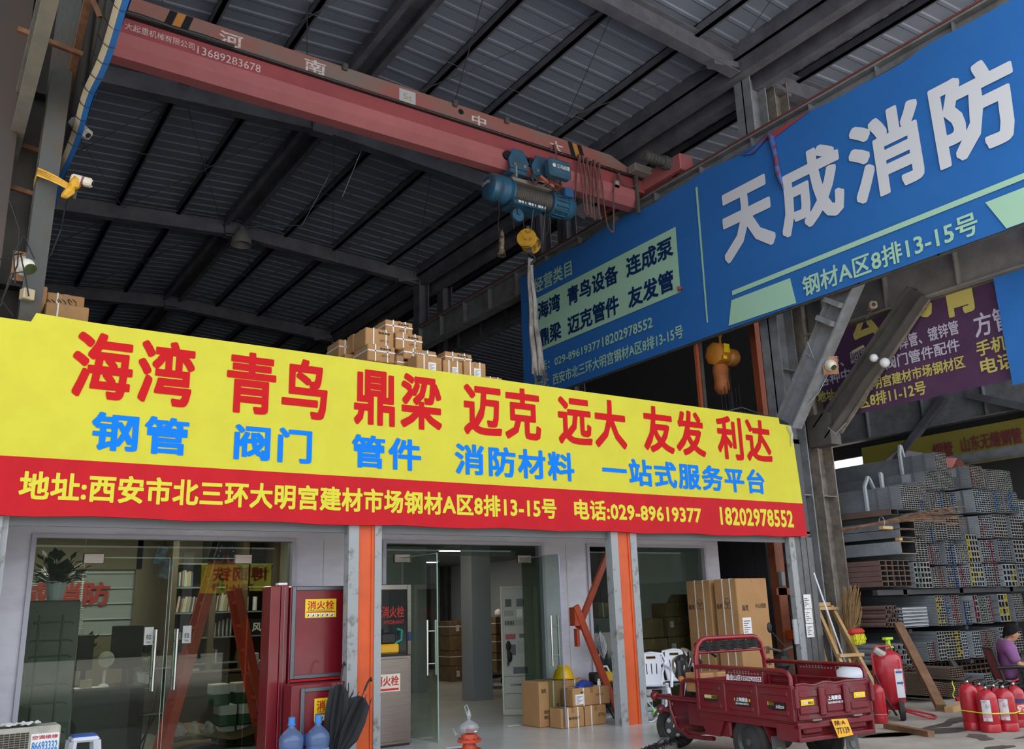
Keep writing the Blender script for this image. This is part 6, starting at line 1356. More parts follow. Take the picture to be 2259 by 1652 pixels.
m.bar((12.62, 9.72, .33), (13.25, 9.75, .36), .03, .03); m.bar((12.75, 10.12, .5), (13.35, 10.12, .52), .03, .03); m.bar((12.62, 9.72, .33), (12.75, 10.12, .5), .03, .03); m.bar((13.25, 9.75, .36), (13.35, 10.12, .52), .03, .03); m.bx(12.68, 13.3, 9.75, 10.1, -.11, .3); obj('crate', m, mat('crate_dark', '3c3e3c', .6), t)
t = thing('trolley_extinguisher', 'large red wheeled fire extinguisher with a lime valve handle', 'fire extinguisher', (12.35, 8.4, -.12))
X, Y = 12.35, 8.4
m = M(); m.lathe([(.17, .2), (.19, .23), (.2, .27), (.205, .36), (.215, .38), (.215, .82), (.2, .88), (.15, .93), (.07, .96), (.05, .99)], (X, Y, -.12), UZ, 26); m.lathe([(.15, .13), (.15, .2), (.18, .24)], (X, Y, -.12), UZ, 22); obj('cylinder', m, EXTRED, t, 40)
m = M(); m.tube([(X-.22, Y+.05, -.02), (X-.24, Y+.06, .55), (X-.25, Y+.07, .78), (X-.2, Y+.02, .9), (X-.02, Y-.1, .9), (X, Y-.1, .82), (X+.0, Y-.05, .78)], .016, 8); m.tube([(X+.05, Y-.1, -.0), (X+.16, Y-.42, -.09), (X+.22, Y-.5, -.1), (X+.4, Y-.42, -.1), (X+.42, Y-.34, -.08), (X+.2, Y, .0)], .016, 8); obj('handle_frame', m, EXTRED, t)
for dx, dy in ((-.1, -.2), (.22, .3)): m = M(); d = Vector((.6, -.8, 0)); c = Vector((X+dx-.05, Y+dy-.05, .02)); m.lathe([(.06, -.03), (.13, -.035), (.14, 0), (.13, .035), (.06, .03)], c, d, 22); w = obj('wheel', m, RUBBER, t, 40); m = M(); m.lathe([(.08, .0), (.06, .04), (.02, .05)], c, -d, 14); m.lathe([(.06, .0), (.04, .045)], c, d, 14); obj('hub', m, BLACK, w)
m = M(); m.bx(X-.06, X+.04, Y-.05, Y+.05, .82, .92); p = obj('valve', m, BRUSH, t); m = M(); m.rbx(X-.02, X+.16, Y-.06, Y+.02, .98, 1.02, .01); m.rbx(X+.04, X+.09, Y-.05, Y+.01, .88, 1.0, .01); m.rbx(X-.0, X+.15, Y-.06, Y+.02, .86, .89, .01); obj('valve_handle', m, mat('lime_handle', 'b4dc2c', .4), t)
m = M(); m.tube([(X+.1, Y, .88), (X+.25, Y+.02, .86), (X+.28, Y+.02, .7), (X+.2, Y+.1, .5)], .016, 7); m.tube([(X-.26, Y+.04, .5), (X-.3, Y-.1, .2), (X-.22, Y-.2, -.05)], .016, 7); obj('hose', m, BLACK, t)
m = M(); m.tube([(X-.22, Y+.03, .86), (X-.14, Y-.04, .78), (X-.05, Y-.1, .76)], [.05, .06, .03], 7); obj('rag_wrap', m, mat('rag_white', 'b0aca4', .8), t)
def wraplabel(parent, x, y, r, z0, z1, a0, a1, material, name='label'):
    m = M(); m.grid(lambda u, v: (x+(r+.002)*math.cos(a0+(a1-a0)*u), y+(r+.002)*math.sin(a0+(a1-a0)*u), z0+(z1-z0)*v), 10, 1); return obj(name, m, material, parent, 60)
LABW = mat('label_white', 'd8d8dc', .5, 0, 'b4a4ac', 9, .55, .6); l = wraplabel(t, X, Y, .215, .18, .58, R(-122), R(-82), LABW)
wraplabel(l, X, Y, .217, .37, .4, R(-118), R(-86), mat('label_blue', '3c5c9c', .5), 'label_band'); wraplabel(l, X, Y, .217, .52, .55, R(-118), R(-86), mat('label_blue', '3c5c9c', .5), 'label_band')
def ext(x, y, h, r, lab, labels=True, head=True, base=-.12, blue=False):
    t = thing('fire_extinguisher', lab, 'fire extinguisher', (x, y, base), 0, 'red fire extinguishers on the yard'); b = base
    m = M(); m.lathe([(r*.92, 0), (r, .01), (r, .09), (r*.97, .1), (r, .11), (r, h-.08), (r*.93, h-.04), (r*.6, h), (r*.3, h+.02)], (x, y, b), UZ, 24); obj('cylinder', m, EXTRED, t, 40)
    if head:
        m = M(); m.lathe([(.02, h+.01), (.025, h+.03), (.018, h+.06)], (x, y, b), UZ, 10); m.ball((x-.03, y-.02, b+h+.04), .022, 8); obj('valve', m, CHROME, t)
        m = M(); m.bar((x-.02, y, b+h+.06), (x+.11, y-.03, b+h+.1), .022, .014); m.bar((x-.01, y, b+h+.05), (x+.1, y-.02, b+h+.045), .02, .012); obj('lever', m, BLACK if not blue else mat('lever_red', 'a0202c', .4), t)
        m = M(); m.tube([(x+.01, y, b+h+.03), (x+.09, y-.04, b+h+.05), (x+r+.02, y, b+h-.05), (x+r+.015, y+.05, b+h-.3)], .011, 6); obj('hose', m, BLACK, t)
    if labels: l = wraplabel(t, x, y, r, b+h*.28, b+h*.8, R(-185), R(-135), LABW); wraplabel(l, x, y, r+.001, b+h*.36, b+h*.45, R(-180), R(-140), mat('label_pink', 'd89aa8', .5), 'label_band')
    if blue: l = wraplabel(t, x, y, r, b+h*.62, b+h*.72, R(-175), R(-60), mat('label_navy', '2a3468', .5)); wraplabel(l, x, y, r, b+h*.4, b+h*.58, R(-150), R(-90), mat('label_redwhite', 'd4564c', .5, 0, 'e8d8d4', 30, .5, .55), 'label_band')
    return t
ext(11.92, 6.72, .5, .125, 'red extinguisher in front of the tied cluster, left of two with white labels'); ext(12.16, 6.62, .5, .125, 'red extinguisher at the front right of the tied cluster'); ext(11.96, 6.98, .56, .115, 'taller red extinguisher at the left back of the tied cluster', False); ext(12.34, 6.84, .49, .12, 'red extinguisher half hidden at the right of the tied cluster'); ext(12.14, 6.92, .52, .115, 'red extinguisher hidden in the middle of the tied cluster', False); ext(12.62, 6.72, .5, .12, 'red extinguisher with a navy label at the right end', False, True, -.12, True)
t = thing('yellow_rope', 'yellow string tied around the extinguisher cluster', 'string', (12.1, 6.8, .1)); m = M(); m.tube([(11.82, 7.04, .13), (11.775, 6.72, .12), (11.83, 6.62, .115), (11.97, 6.575, .11), (12.1, 6.48, .11), (12.25, 6.485, .12), (12.4, 6.7, .12)], .008, 6); m.tube([(12.36, 6.7, .12), (12.44, 6.66, .14), (12.4, 6.65, .1)], .012, 5); m.tube([(12.5, 6.64, .06), (12.6, 6.585, .055), (12.75, 6.65, .06)], .008, 5); obj('string', m, mat('string_yellow', 'd8d83c', .5), t)
t = ext(11.75, 8.2, .5, .09, 'narrow red cylinder standing right behind the tricycle tail', False, False)
m = M(); m.lathe([(.092, .12), (.093, .13)], (11.75, 8.2, -.12), UZ, 20, False); obj('pink_band', m, mat('label_pink', 'd89aa8', .5), t)
m = M(); m.bar((14.78, 9.72, 1.12), (13.5, 8.35, -.06), .14, .1, (0, 0, 1)); tag(obj('plank', m, WOODB), 'long brown timber leaning from the yard floor against the tube rack', 'timber')
m = M(); m.bar((11.35, 7.85, -.085), (11.02, 7.0, -.085), .1, .07); tag(obj('timber', m, WOODB), 'dark timber beam lying on the yard floor right of the tricycle', 'timber')
m = M(); m.bar((13.45, 8.2, -.08), (15.6, 8.75, -.08), .12, .08); tag(obj('timber', m, WOODL), 'pale timber beam lying on the yard floor behind the extinguishers', 'timber')
t = thing('ribbon', 'yellow ribbon hanging from the low brown tubes', 'ribbon', (15.1, 8.95, 0)); m = M(); m.grid(lambda u, v: (14.95+.03*u+.03*math.sin(v*7), 8.98+.02*math.sin(v*9), .2-.28*v), 2, 12); obj('ribbon', m, MATS['string_yellow'], t); m = M(); m.ball((14.98, 8.95, -.09), .04, 8); obj('red_knot', m, BRED, t)
t = thing('electric_bike', 'dark electric bike with mirror and white tail box half hidden behind the tricycle', 'electric bike', (11, 9.0, -.12))
m = M(); m.tube([(10.9, 9.1, .9), (10.92, 9.12, .6), (10.95, 9.25, .2)], .05, 8); m.rbx(10.8, 11.04, 9.05, 9.25, .5, .85, .06); m.ball((10.85, 9.1, .72), .12, 10); obj('front_fork', m, BLACK, t)
m = M(); m.tube([(10.74, 9.24, .93), (10.87, 9.1, .88), (11.02, 9.02, .94)], .018, 7); obj('handlebar', m, STEEL, t)
m = M(); m.tube([(10.95, 9.08, .92), (10.82, 9.2, 1.15)], .008, 6); m.ball((10.79, 9.22, 1.22), .06, 12, (.8, .4, 1.3)); obj('mirror', m, BLACK, t)
m = M(); m.rbx(11.0, 11.8, 8.6, 8.95, .2, .42, .06); m.rbx(11.1, 11.6, 8.65, 8.9, .42, .52, .04); obj('seat', m, BLACK, t)
for x, y in ((10.9, 9.3), (11.72, 8.62)): m = M(); d = Vector((.55, .83, 0)); m.lathe([(.1, -.03), (.22, -.05), (.24, 0), (.22, .05), (.1, .03)], (x, y, .12), d, 22); obj('wheel', m, RUBBER, t, 40)
m = M(); m.ball((11.72, 8.6, .5), .3, 18, (.9, .7, .5)); m2 = M(); m2.lathe([(.24, .0), (.27, .05), (.26, .09)], (11.72, 8.6, .4), UZ, 20); b = obj('tail_box', m, mat('tailbox_white', 'd4d8e0', .3), t, 60); obj('tail_box_base', m2, mat('tailbox_navy', '2c3464', .3), b)
# ================================================================ TRICYCLE
TO, TR = (8.19, 6.25, -.12), R(-5)
tri = thing('cargo_tricycle', 'red cargo tricycle with an open bed, yellow plate and phone number on its rail', 'tricycle', TO, TR)
TX = rotz(TR, TO)
def T(name, m, material, parent=tri, smooth=None): return obj(name, m.xf(TX), material, parent, smooth)
hw, bl, z0, z1 = .555, 1.5, .54, .88
m = M(); m.bx(-hw+.02, hw-.02, .03, bl, z0-.03, z0); T('bed_floor', m, RED)
def side(x, s):
    m = M(); m.bx(x-.012, x+.012, 0, bl, z0, z1); m.rbx(x-.022, x+.022, 0, bl, z1-.035, z1, .008); m.rbx(x-.022, x+.022, 0, bl, z0-.01, z0+.03, .008)
    for y in (.0, .5, 1.0, bl-.06): m.rbx(x-.026, x+.026, y, y+.06, z0, z1, .01)
    for a in (.08, .58, 1.08):
        m.rbx(x-.02, x+.02, a, a+.38, z0+.04, z0+.1, .012); m.rbx(x-.02, x+.02, a, a+.38, z1-.11, z1-.06, .012)
    p = T('side_panel', m, RED)
    m = M(); m.tube([(x, .03, z1-.02), (x, .03, z1+.08), (x, .06, z1+.125), (x, .12, z1+.14), (x, bl-.1, z1+.14), (x, bl-.02, z1+.13)], .024, 8); T('side_rail', m, RED, tri, 60)
    m = M(); m.bx(x-.006, x+.006, .42, .98, z1, z1+.13); b = T('rail_plate', m, RED)
    h = M()
    for k in range(11):
        for r in range(2 if 2 < k < 9 else 1): h.bx(x-.008, x+.008, .47+k*.045, .49+k*.045, z1+.085+.022*r, z1+.1+.022*r)
    T('plate_holes', h, mat('hole_pale', '8a8078', .7), b)
    return p, b
pL, bL = side(-hw, -1); pR, bR = side(hw, 1)
def tl(parent, s, a, b, z, h, material, face='L', bold=.02, eps=.003):
    m = M()
    if face == 'L': write(m, s, (-hw-.027 if z < z1 else -hw-.008, a, z), -UY, UZ, a-b, h, bold, eps)
    else: write(m, s, (a, -.012, z), UX, UZ, b-a, h, bold, eps)
    return T('lettering', m, material, parent)
tl(bL, '鑫金山店15502903553', .97, .43, z1+.012, .066, OFFW, 'L', .025)
def plaq(parent, a, b, z0_, z1_, material, face='L', name='badge'):
    m = M()
    if face == 'L': m.bx(-hw-.024, -hw-.018, b, a, z0_, z1_)
    else: m.bx(a, b, -.012, -.004, z0_, z1_)
    return T(name, m, material, parent)
BADGE = mat('badge_black', '1c1a1e', .4)
def sl(parent, s, a, b, z, h, material, bold=.02):
    m = M(); write(m, s, (-hw-.024, a, z), -UY, UZ, a-b, h, bold, .002); return T('lettering', m, material, parent)
q = plaq(pL, 1.36, 1.14, .655, .72, BADGE); w = plaq(q, 1.345, 1.14, .68, .72, LABELY, 'L', 'badge_band'); sl(q, '1000型', 1.345, 1.23, .688, .03, OFFW); sl(q, '重载之王', 1.22, 1.15, .688, .022, INK)
q = plaq(pL, .85, .63, .64, .725, BADGE); w = plaq(q, .86, .62, .685, .715, LABELY, 'L', 'badge_band'); sl(q, '上海建设', .83, .65, .68, .045, OFFW, .03); sl(q, '建设车辆制造有限公司', .84, .64, .65, .02, OFFW, .01)
q = plaq(pL, .35, .12, .64, .71, BADGE); w = plaq(q, .36, .27, .675, .71, LABELY, 'L', 'badge_band'); sl(q, '水冠250', .245, .13, .65, .035, OFFW)
# tailgate
m = M(); m.bx(-hw+.03, hw-.03, 0, .022, z0, z1)
m.grid(lambda u, v: (-hw+.03+(2*hw-.06)*u, .011+.018*math.cos(v*2*PI), z1+.012*math.sin(u*19)*(.5+.5*math.sin(u*5))+.014*math.sin(v*2*PI)), 40, 8)
m.rbx(-hw+.03, hw-.03, -.02, .02, z0, z0+.05, .012)
for a, b in ((-.5, -.24), (-.12, .12), (.24, .5)):
    m.rbx(a, b, -.02, .0, z0+.06, z0+.13, .015); m.rbx(a, b, -.014, .0, z1-.12, z1-.06, .012)
tg = T('tailgate', m, mat('tail_red', '701a26', .4, .1, '6a4a48', 2.6, .5, .68))
for x in (-.18, .18): m = M(); m.rbx(x-.05, x+.03, -.045, 0, z0+.03, z1-.03, .015); T('tailgate_rib', m, RED, tg)
q = plaq(tg, -.48, -.3, .685, .74, LABELY, 'B'); tl(q, '1000', -.46, -.39, .695, .03, OFFW, 'B'); tl(q, '重载之王', -.385, -.31, .695, .024, INK, 'B', .01)
tl(tg, '上海建设', -.1, .1, .71, .045, OFFW, 'B', .03); tl(tg, '建设车辆制造有限公司', -.1, .12, .675, .022, OFFW, 'B', .01)
q = plaq(tg, .3, .47, .705, .76, LABELY, 'B'); tl(q, '重载之王', .32, .45, .715, .03, mat('pale_yellow_ink', 'f0e498', .5), 'B')
for x in (-hw+.0, hw-.0): m = M(); m.rbx(x-.022, x+.022, -.05, .01, z0+.12, z1-.03, .012); T('latch', m, RED)
# rear bumper and plate
m = M(); m.rbx(-hw, hw, -.02, .05, z0-.08, z0-.02, .01); m.rbx(-hw, hw, -.02, .05, .34, .38, .01)
for x in (-hw, hw-.03): m.rbx(x, x+.03, -.02, .3, .34, z0-.03, .006)
m.bx(-hw+.03, hw-.03, .05, .07, .36, z0-.05)
bp = T('rear_bumper', m, RED)
for x in (-.46, .2): m = M(); m.rbx(x, x+.26, .0, .05, .4, .5, .02); T('tail_light', m, mat('taillight', '6a1a24', .2), bp)
for x in (-.3, .3): m = M(); m.bar((x-.06, -.03, z0-.0), (x+.06, -.03, z0), .02, .016); T('hinge', m, RUST, bp)
m = M(); m.poly([(-.11, -.035, .53), (.12, -.035, .52), (.16, -.06, .36), (-.06, -.06, .35)], (0, -.004, 0)); lp = T('number_plate', m, mat('plate_yellow', 'e8a81c', .4), tri)
m = M(); write(m, '陕·A', (-.07, -.048, .465), UX, Vector((-.1, .14, .98)).normalized(), .15, .05, .01, .004); T('lettering', m, INK, lp); m = M(); write(m, '7T139', (-.06, -.058, .385), UX, Vector((-.1, .14, .98)).normalized(), .18, .06, .01, .004); T('lettering', m, INK, lp)
# chassis
m = M()
for x in (-.3, .3): m.bar((x, .1, .42), (x, 1.55, .42), .06, .1)
m.rbx(-hw+.01, -hw+.03, 0, bl, z0-.09, z0-.01, .006); m.rbx(hw-.03, hw-.01, 0, bl, z0-.09, z0-.01, .006); m.bx(-.3, .3, .3, .36, .38, .46); m.bx(-.3, .3, 1.2, 1.26, .38, .46)
T('chassis', m, RED)
m = M(); m.rbx(-.5, -.44, 1.05, 1.35, .28, .46, .02); m.poly([(-.53, 1.5, .46), (-.53, 1.1, .46), (-.53, 1.2, .28), (-.53, 1.42, .28)], (.05, 0, 0)); T('side_bracket', m, RED)
m = M(); m.rbx(-.25, .25, 1.0, 1.4, .22, .4, .03); T('battery_box', m, mat('underside_dark', '2c2628', .8))
m = M(); m.tube([(-.45, .78, .26), (.45, .78, .26)], .04, 8); m.ball((.0, .78, .26), .11, 12); T('rear_axle', m, STEEL)
def wheel(c, r, w, d=(1, 0, 0), holes=False, n=28):
    m = M(); m.lathe([(r*.66, -w*.45), (r*.85, -w*.55), (r*.97, -w*.4), (r, -w*.15), (r, w*.15), (r*.97, w*.4), (r*.85, w*.55), (r*.66, w*.45)], c, d, n, False)
    t_ = T('tyre', m, RUBBER, tri, 50)
    m = M(); m.lathe([(r*.68, -w*.42), (r*.62, -w*.36), (r*.56, -w*.1), (r*.2, -w*.25), (.02, -w*.3)], c, d, n, False); m.lathe([(r*.68, w*.42), (r*.62, w*.36), (r*.56, w*.1), (r*.2, w*.25), (.02, w*.3)], c, d, n, False)
    rm = T('rim', m, mat('rim_dark', '47484a', .5, .4), t_, 40)
    if holes:
        dd = Vector(d).normalized(); x = Vector((0, 0, 1)); y = dd.cross(x)
        for k in range(5): a = 2*PI*k/5+.4; h = M(); h.lathe([(r*.11, -w*.27), (r*.1, -w*.29)], Vector(c)+(x*math.cos(a)+y*math.sin(a))*r*.42, dd, 12); T('rim_hole', h, mat('hole_light', 'b8b4aa', .7), rm)
    h = M(); h.cyl(Vector(c)-Vector(d)*w*.5, Vector(c)+Vector(d)*w*.5, .035, 12); T('hub', h, STEEL, t_)
wheel((-.45, .78, .26), .26, .11); wheel((.46, .62, .26), .26, .11); 
for x in (-.45, .46):
    yy = .78 if x < 0 else .62
    m = M(); m.grid(lambda u, v: (x-.09+.18*v, yy+.31*math.cos(R(150)-R(120)*u) if False else yy+.3*math.cos(R(35)+R(110)*u), .27+.3*math.sin(R(35)+R(110)*u)), 10, 2); m.poly([(x-.09, yy-.26, .5), (x+.09, yy-.26, .5), (x+.08, yy-.36, .3), (x-.08, yy-.36, .3)], (0, -.012, 0)); T('mudguard', m, RED)
    m = M(); m.poly([(x-.08, yy-.37, .36), (x+.09, yy-.37, .36), (x+.1, yy-.4, .08), (x-.1, yy-.4, .08)], (0, -.008, 0)); f = T('mud_flap', m, mat('flap_grey', '5c5c60', .6))
    m = M(); m.poly([(x-.04, yy-.392, .25), (x+.04, yy-.392, .25), (x+.035, yy-.398, .2), (x, yy-.4, .17), (x-.035, yy-.398, .2)], (0, -.006, 0)); T('flap_shield', m, mat('flap_mark', '77766c' if x < 0 else 'b4586c', .6), f)
# front hoop and windshield roll
m = M(); m.tube([(-.53, bl, z0), (-.53, bl, 1.1), (-.5, bl, 1.24), (-.43, bl, 1.3), (-.36, bl, 1.315), (.36, bl, 1.315), (.43, bl, 1.3), (.49, bl, 1.24), (.54, bl, 1.05), (.54, bl, z0)], .03, 10); m.tube([(-.5, bl, 1.16), (.5, bl, 1.16)], .016, 8)
for x in (-.28, .26): m.tube([(x, bl, 1.16), (x, bl, 1.31)], .014, 8)
hp = T('front_hoop', m, mat('hoop_red', '8c1822', .3, .1, '801c26', 5, coat=.3), tri, 60)
m = M(); m.tube([(-.48, bl+.03, 1.23), (.48, bl+.03, 1.235)], .05, 10); m.grid(lambda u, v: (-.47+.94*u, bl-.02+.004*math.sin(u*40), 1.18+.1*v+.006*math.sin(u*23)), 40, 4); T('rolled_cover', m, mat('black_vinyl', '0b0b0d', .45, spec=.25), hp)
m = M(); m.bx(-hw+.03, hw-.03, bl-.03, bl, z0, z1); T('front_panel', m, RED)
# cab floor, legs shield, seat, bumper bars
m = M(); n = 14
prof = [(1.5, .3), (1.72, .26), (1.92, .26), (2.06, .32), (2.16, .46), (2.2, .62)]
for x0, x1 in ((-.38, .38),):
    vs = []
    for y, z in prof: vs += [(x0, y, z), (x1, y, z), (x1, y, z-.03), (x0, y, z-.03)]
    fs = []
    for i in range(len(prof)-1):
        for k in range(4): fs.append((i*4+k, i*4+(k+1) % 4, i*4+4+(k+1) % 4, i*4+4+k))
    m.add(vs, fs+[(0, 1, 2, 3), tuple(len(vs)-4+k for k in (3, 2, 1, 0))])
T('leg_shield', m, RED, tri, 50)
for x in (-.4, .4):
    m = M(); m.tube([(x, 1.45, .22), (x, 1.9, .2), (x, 2.1, .28), (x, 2.2, .48), (x, 2.22, .66)], .025, 8); k = 1 if x > 0 else -1
    m.tube([(k*.42, 1.5, .62), (k*.42, 2.1, .62), (k*.42, 2.45, .62)], .03, 8); m.tube([(k*.36, 2.2, .46), (k*.36, 2.42, .46)], .024, 8)
    if x < 0: m.tube([(-.42, 1.55, .62), (-.42, 1.57, .78), (-.42, 1.65, .84), (-.42, 1.85, .84), (-.42, 1.92, .8), (-.42, 1.95, .62)], .026, 8)
    fb = T('front_bars', m, RED, tri, 60)
for x in (-.42, .42): m = M(); m.ball((x, 2.47, .62), .06, 14); T('bar_knob', m, RED, fb, 60)
for x in (-.36, .36): m = M(); m.ball((x, 2.44, .46), .058, 14); T('bar_knob', m, RED, fb, 60)
m = M(); m.rbx(-.36, .36, 1.52, 1.95, .3, .6, .03); T('seat_base', m, RED); m = M(); m.rbx(-.38, .38, 1.5, 1.98, .6, .7, .04); T('seat', m, BLACK)
# fork, handlebar, headlight: turned left about the steering axis
TX_ = TX; TX = TX_ @ Matrix.Translation((-.11, 2.3, 0)) @ Matrix.Rotation(R(34), 4, 'Z') @ Matrix.Translation((.11, -2.3, 0))
wheel((-.11, 2.42, .25), .25, .11, (1, 0, 0), True)
m = M()
for x in (-.2, -.02): m.tube([(x, 2.42, .25), (x-.01, 2.3, .62), (x-.01, 2.22, .98)], .022, 8)
m.tube([(-.11, 2.2, .95), (-.11, 2.16, 1.06)], .03, 8); T('front_fork', m, CHROME, tri, 60)
m = M(); m.tube([(-.42, 1.95, 1.02), (-.38, 2.02, 1.1), (-.28, 2.14, 1.16), (-.2, 2.17, 1.08), (0, 2.17, 1.08), (.08, 2.14, 1.16), (.2, 2.02, 1.14), (.26, 1.94, 1.06)], .014, 8); hbp = T('handlebar', m, CHROME, tri, 60)
for q in (((-.42, 1.95, 1.02), (-.37, 2.04, 1.11)), ((.26, 1.94, 1.06), (.19, 2.03, 1.14))): m = M(); m.tube(q, .022, 8); T('grip', m, BLACK, hbp)
m = M(); m.rbx(-.26, .04, 2.2, 2.36, .78, 1.1, .06); hl = T('instrument_housing', m, mat('dark_plastic', '24242a', .3), tri, 40); m = M(); m.lathe([(.12, 0), (.125, .02), (.1, .06), (.001, .085)], (-.11, 2.33, .96), (0, 1, -.05), 18); T('headlight', m, mat('headlight_glass', 'b8b8b0', .1, .6), hl, 40); m = M(); m.lathe([(.1, 0), (.1, .02), (.08, .03), (.001, .035)], (-.11, 2.2, 1.12), (0, -.5, .85), 16); T('speedometer', m, mat('dial_grey', '8c8c84', .2, .4), hl, 40)
for s in (-1, 1): m = M(); m.ball((-.11+s*.16, 2.26, .82), .04, 10); T('turn_signal', m, mat('amber', 'c8782c', .3), hl, 60)
m = M(); m.grid(lambda u, v: (-.2+.16*v, 2.42+.29*math.cos(R(20)+R(130)*u), .25+.29*math.sin(R(20)+R(130)*u)), 12, 2); T('front_mudguard', m, mat('dark_plastic', '24242a', .3), tri, 50)
TX = TX_
carton('carton resting on the driver seat of the tricycle', 7.95, 8.4, 7.85, 8.15, .582, .8, None, R(-8), CARD, '', ())
m = M(); m.lathe([(.09, 0), (.1, .16), (.11, .17), (.06, .24)], TX @ Vector((.5, 1.9, .62)), UZ, 14); tag(obj('white_pail', m, WHITE, None, 40), 'small white pail beside the tricycle seat', 'pail')
# ================================================================ SEATED MAN AND HIS CHAIR
# local frame: x = the way he faces, y = his left; placed behind the extinguishers
MO = Vector((13.46, 7.03, -.12)); MA = math.atan2(-.75, .66); MX = rotz(MA, MO) @ Matrix.Scale(1.04, 4)
def V(x, y, z): return MX @ Vector((x, y, z))
t = thing('office_chair', 'black office chair with a dull red back under the seated man', 'chair', MO, MA)
def O(name, m, material, parent=t, smooth=None): return obj(name, m.xf(MX), material, parent, smooth)
m = M(); m.rbx(-.26, .24, -.25, .25, .4, .46, .03); O('seat', m, BLACK)
m = M(); m.grid(lambda u, v: (-.25-.1*v+.05*math.cos((u-.5)*PI), -.24+.48*u, .5+.42*v), 8, 6); m.grid(lambda u, v: (-.27-.1*v+.05*math.cos((u-.5)*PI), .24-.48*u, .5+.42*v), 8, 6); O('backrest', m, mat('chair_red_mesh', '7c3c44', .7), t, 60)
m = M(); m.tube([(-.27, -.25, .48), (-.36, -.25, .92), (-.36, .25, .92), (-.27, .25, .48)], .018, 8); O('back_frame', m, BLACK)
for s in (-1, 1): m = M(); m.tube([(-.34, s*.26, .68), (-.1, s*.29, .69), (.16, s*.29, .68), (.1, s*.29, .6), (-.02, s*.27, .43)], .022, 8); O('armrest', m, BLACK, t, 60)
m = M(); m.cyl((0, 0, .12), (0, 0, .4), .03); O('gas_lift', m, BLACK)
for k in range(5):
    a = 2*PI*k/5; m = M(); m.tube([(0, 0, .13), (.27*math.cos(a), .27*math.sin(a), .08)], [.028, .02], 8); m.ball((.28*math.cos(a), .28*math.sin(a), .035), .034, 10); O('base_leg', m, BLACK)
man = thing('person', 'seated man in a purple shirt and dark trousers facing right on an office chair', 'person', MO, MA)
def skin(name, verts, edges, radii, material, parent, sub=2):
    me = bpy.data.meshes.new(name); me.from_pydata([V(*v) for v in verts], edges, []); inv = wm(parent).inverted(); me.transform(inv)
    o = bpy.data.objects.new(name, me); C.objects.link(o); o.parent = parent; me.materials.append(material)
    sk = o.modifiers.new('skin', 'SKIN'); sk.use_smooth_shade = True
    for i, r in enumerate(radii): me.skin_vertices[0].data[i].radius = (r if isinstance(r, tuple) else (r, r)); me.skin_vertices[0].data[i].use_root = (i == 0)
    o.modifiers.new('sub', 'SUBSURF').levels = sub; o.modifiers['sub'].render_levels = sub; return o
SK = mat('skin_tone', 'b98a6a', .55, 0, 'b08060', 6)
vs = [(-.1, 0, .54), (-.13, 0, .72), (-.14, 0, .9), (-.12, 0, .98), (-.085, 0, 1.02), (-.04, 0, 1.04), (-.01, 0, 1.095), (-.02, 0, 1.165)]
ed = [(i, i+1) for i in range(7)]; ra = [(.15, .12), (.13, .09), (.12, .085), (.08, .07), (.052, .052), (.058, .062), (.085, .094), (.078, .088)]
def chain(start, pts, rs):
    p = start
    for q, r in zip(pts, rs): vs.append(q); ra.append(r); ed.append((p, len(vs)-1)); p = len(vs)-1
    return p
for s in (-1, 1):
    w = chain(2, [(-.12, s*.19, .96), (-.1, s*.225, .8), (-.04, s*.24, .7), (.1, s*.22, .69), (.2, s*.2, .69)], [.052, .046, .042, .037, .03])
    pal = chain(w, [(.25, s*.19, .69), (.29, s*.185, .685)], [(.035, .018), (.034, .016)])
    for k, (dy, l) in enumerate(((-.027, .07), (-.009, .08), (.009, .075), (.027, .06))): chain(pal, [(.32, s*.185+dy, .685), (.32+l*.5, s*.185+dy*1.1, .675), (.32+l*.8, s*.185+dy*1.1, .655)], [.009, .0085, .007])
    chain(w, [(.25, s*.155, .69), (.285, s*.14, .68)], [.011, .009])
    k = chain(0, [(0, s*.1, .52), (.2, s*.12, .52), (.42, s*.13, .51), (.43, s*.13, .3), (.42, s*.13, .1), (.44, s*.13, .05), (.56, s*.14, .03)], [.1, .085, .062, .055, .04, .04, .035])
body = skin('body', vs, ed, ra, SK, man)
def OH(name, m, material, smooth=None): return O(name, m.xf(Matrix.Translation((.035, 0, -.09))), material, man, smooth)
m = M(); m.ball((.034, 0, 1.187), .014, 10, (1.2, .85, 1.0)); m.ball((.027, 0, 1.207), .011, 8, (1, .7, 1.8)); OH('nose', m, SK, 60)
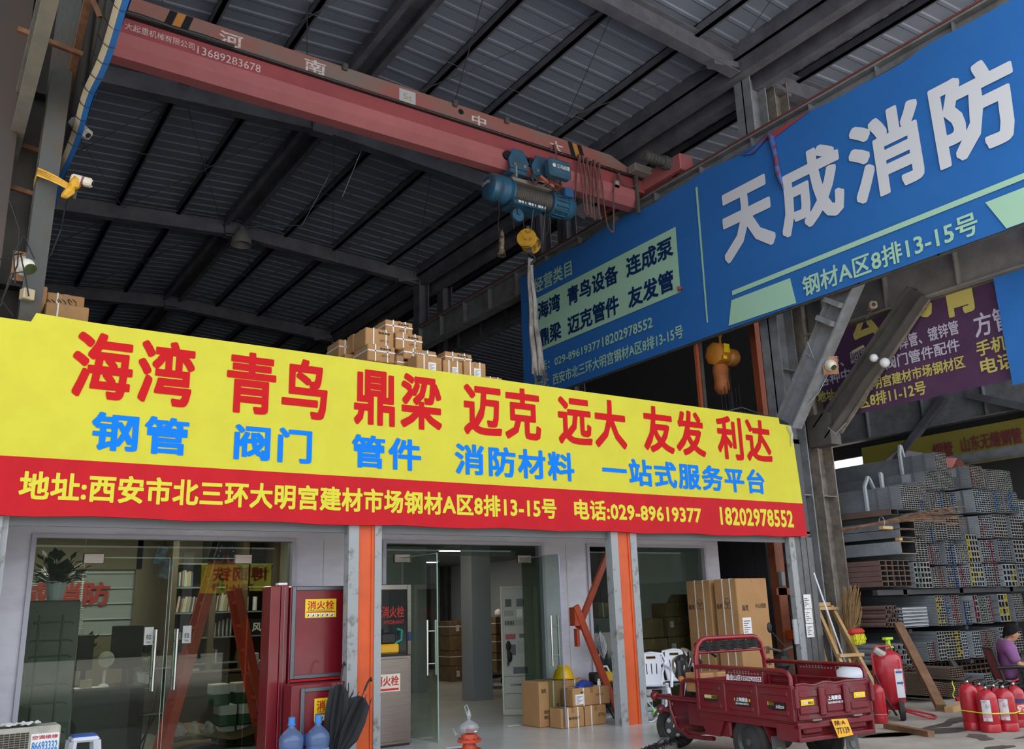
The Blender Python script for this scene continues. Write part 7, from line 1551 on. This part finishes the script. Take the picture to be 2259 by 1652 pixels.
for e in (-1, 1):
    m = M(); m.ball((-.06, e*.088, 1.195), .032, 10, (.75, .4, 1.15)); OH('ear', m, SK, 60)
    m = M(); m.ball((.017, e*.032, 1.215), .011, 8); OH('eye', m, BLACK, 60)
    m = M(); m.tube([(.034, e*.015, 1.238), (.032, e*.035, 1.243), (.02, e*.054, 1.236)], .005, 5); OH('eyebrow', m, BLACK)
m = M(); m.tube([(.026, -.022, 1.148), (.034, 0, 1.146), (.026, .022, 1.148)], .006, 6); OH('mouth', m, mat('lips', '9c5c50', .5))
HAIR = mat('hair_black', '0e0d10', .7, 0, '18161a', 30, spec=.15)
m = M()
def hair(u, v):
    a = 2*PI*u; e = v*PI/2; front = max(0, math.cos(a)); side = abs(math.sin(a)); low = 1.135+.135*front+.06*side*(1-front); r = 1.0+.03*math.sin(a*9)*(1-v)
    z = low+(1.34-low)*math.sin(e); k = math.cos(e)**.72 if v < 1 else 0
    return (-.06+.112*k*math.cos(a)*r, .104*k*math.sin(a)*r, z)
m.grid(hair, 40, 12); OH('hair', m, HAIR, 60)
PURS = mat('shirt_purple', '8a5a8c', .8, 0, '7c4e80', 4)
sv = [(-.08, 0, .5), (-.12, 0, .64), (-.145, 0, .84), (-.135, 0, .96), (-.115, 0, 1.02)]; se = [(0, 1), (1, 2), (2, 3), (3, 4)]; sr = [(.2, .18), (.175, .15), (.185, .14), (.17, .13), (.08, .085)]
for s in (-1, 1):
    n0 = len(sv); sv += [(-.125, s*.17, .955), (-.115, s*.22, .87), (-.1, s*.24, .79), (-.07, s*.245, .74)]; sr += [.095, .088, .08, .078]; se += [(3, n0), (n0, n0+1), (n0+1, n0+2), (n0+2, n0+3)]
skin('shirt', sv, se, sr, PURS, man)
TRO = mat('trousers_dark', '1e1e24', .8)
tv = [(-.08, 0, .53)]; te = []; trr = [(.18, .15)]
for s in (-1, 1):
    n0 = len(tv); tv += [(.02, s*.1, .52), (.2, s*.12, .525), (.43, s*.13, .515), (.44, s*.13, .3), (.43, s*.13, .12)]; trr += [.115, .1, .08, .068, .06]; te += [(0, n0)]+[(n0+k, n0+k+1) for k in range(4)]
skin('trousers', tv, te, trr, TRO, man)
for s in (-1, 1): m = M(); m.rbx(.38, .62, s*.135-.045, s*.135+.045, 0, .085, .03); O('shoe', m, BLACK, man, 60)
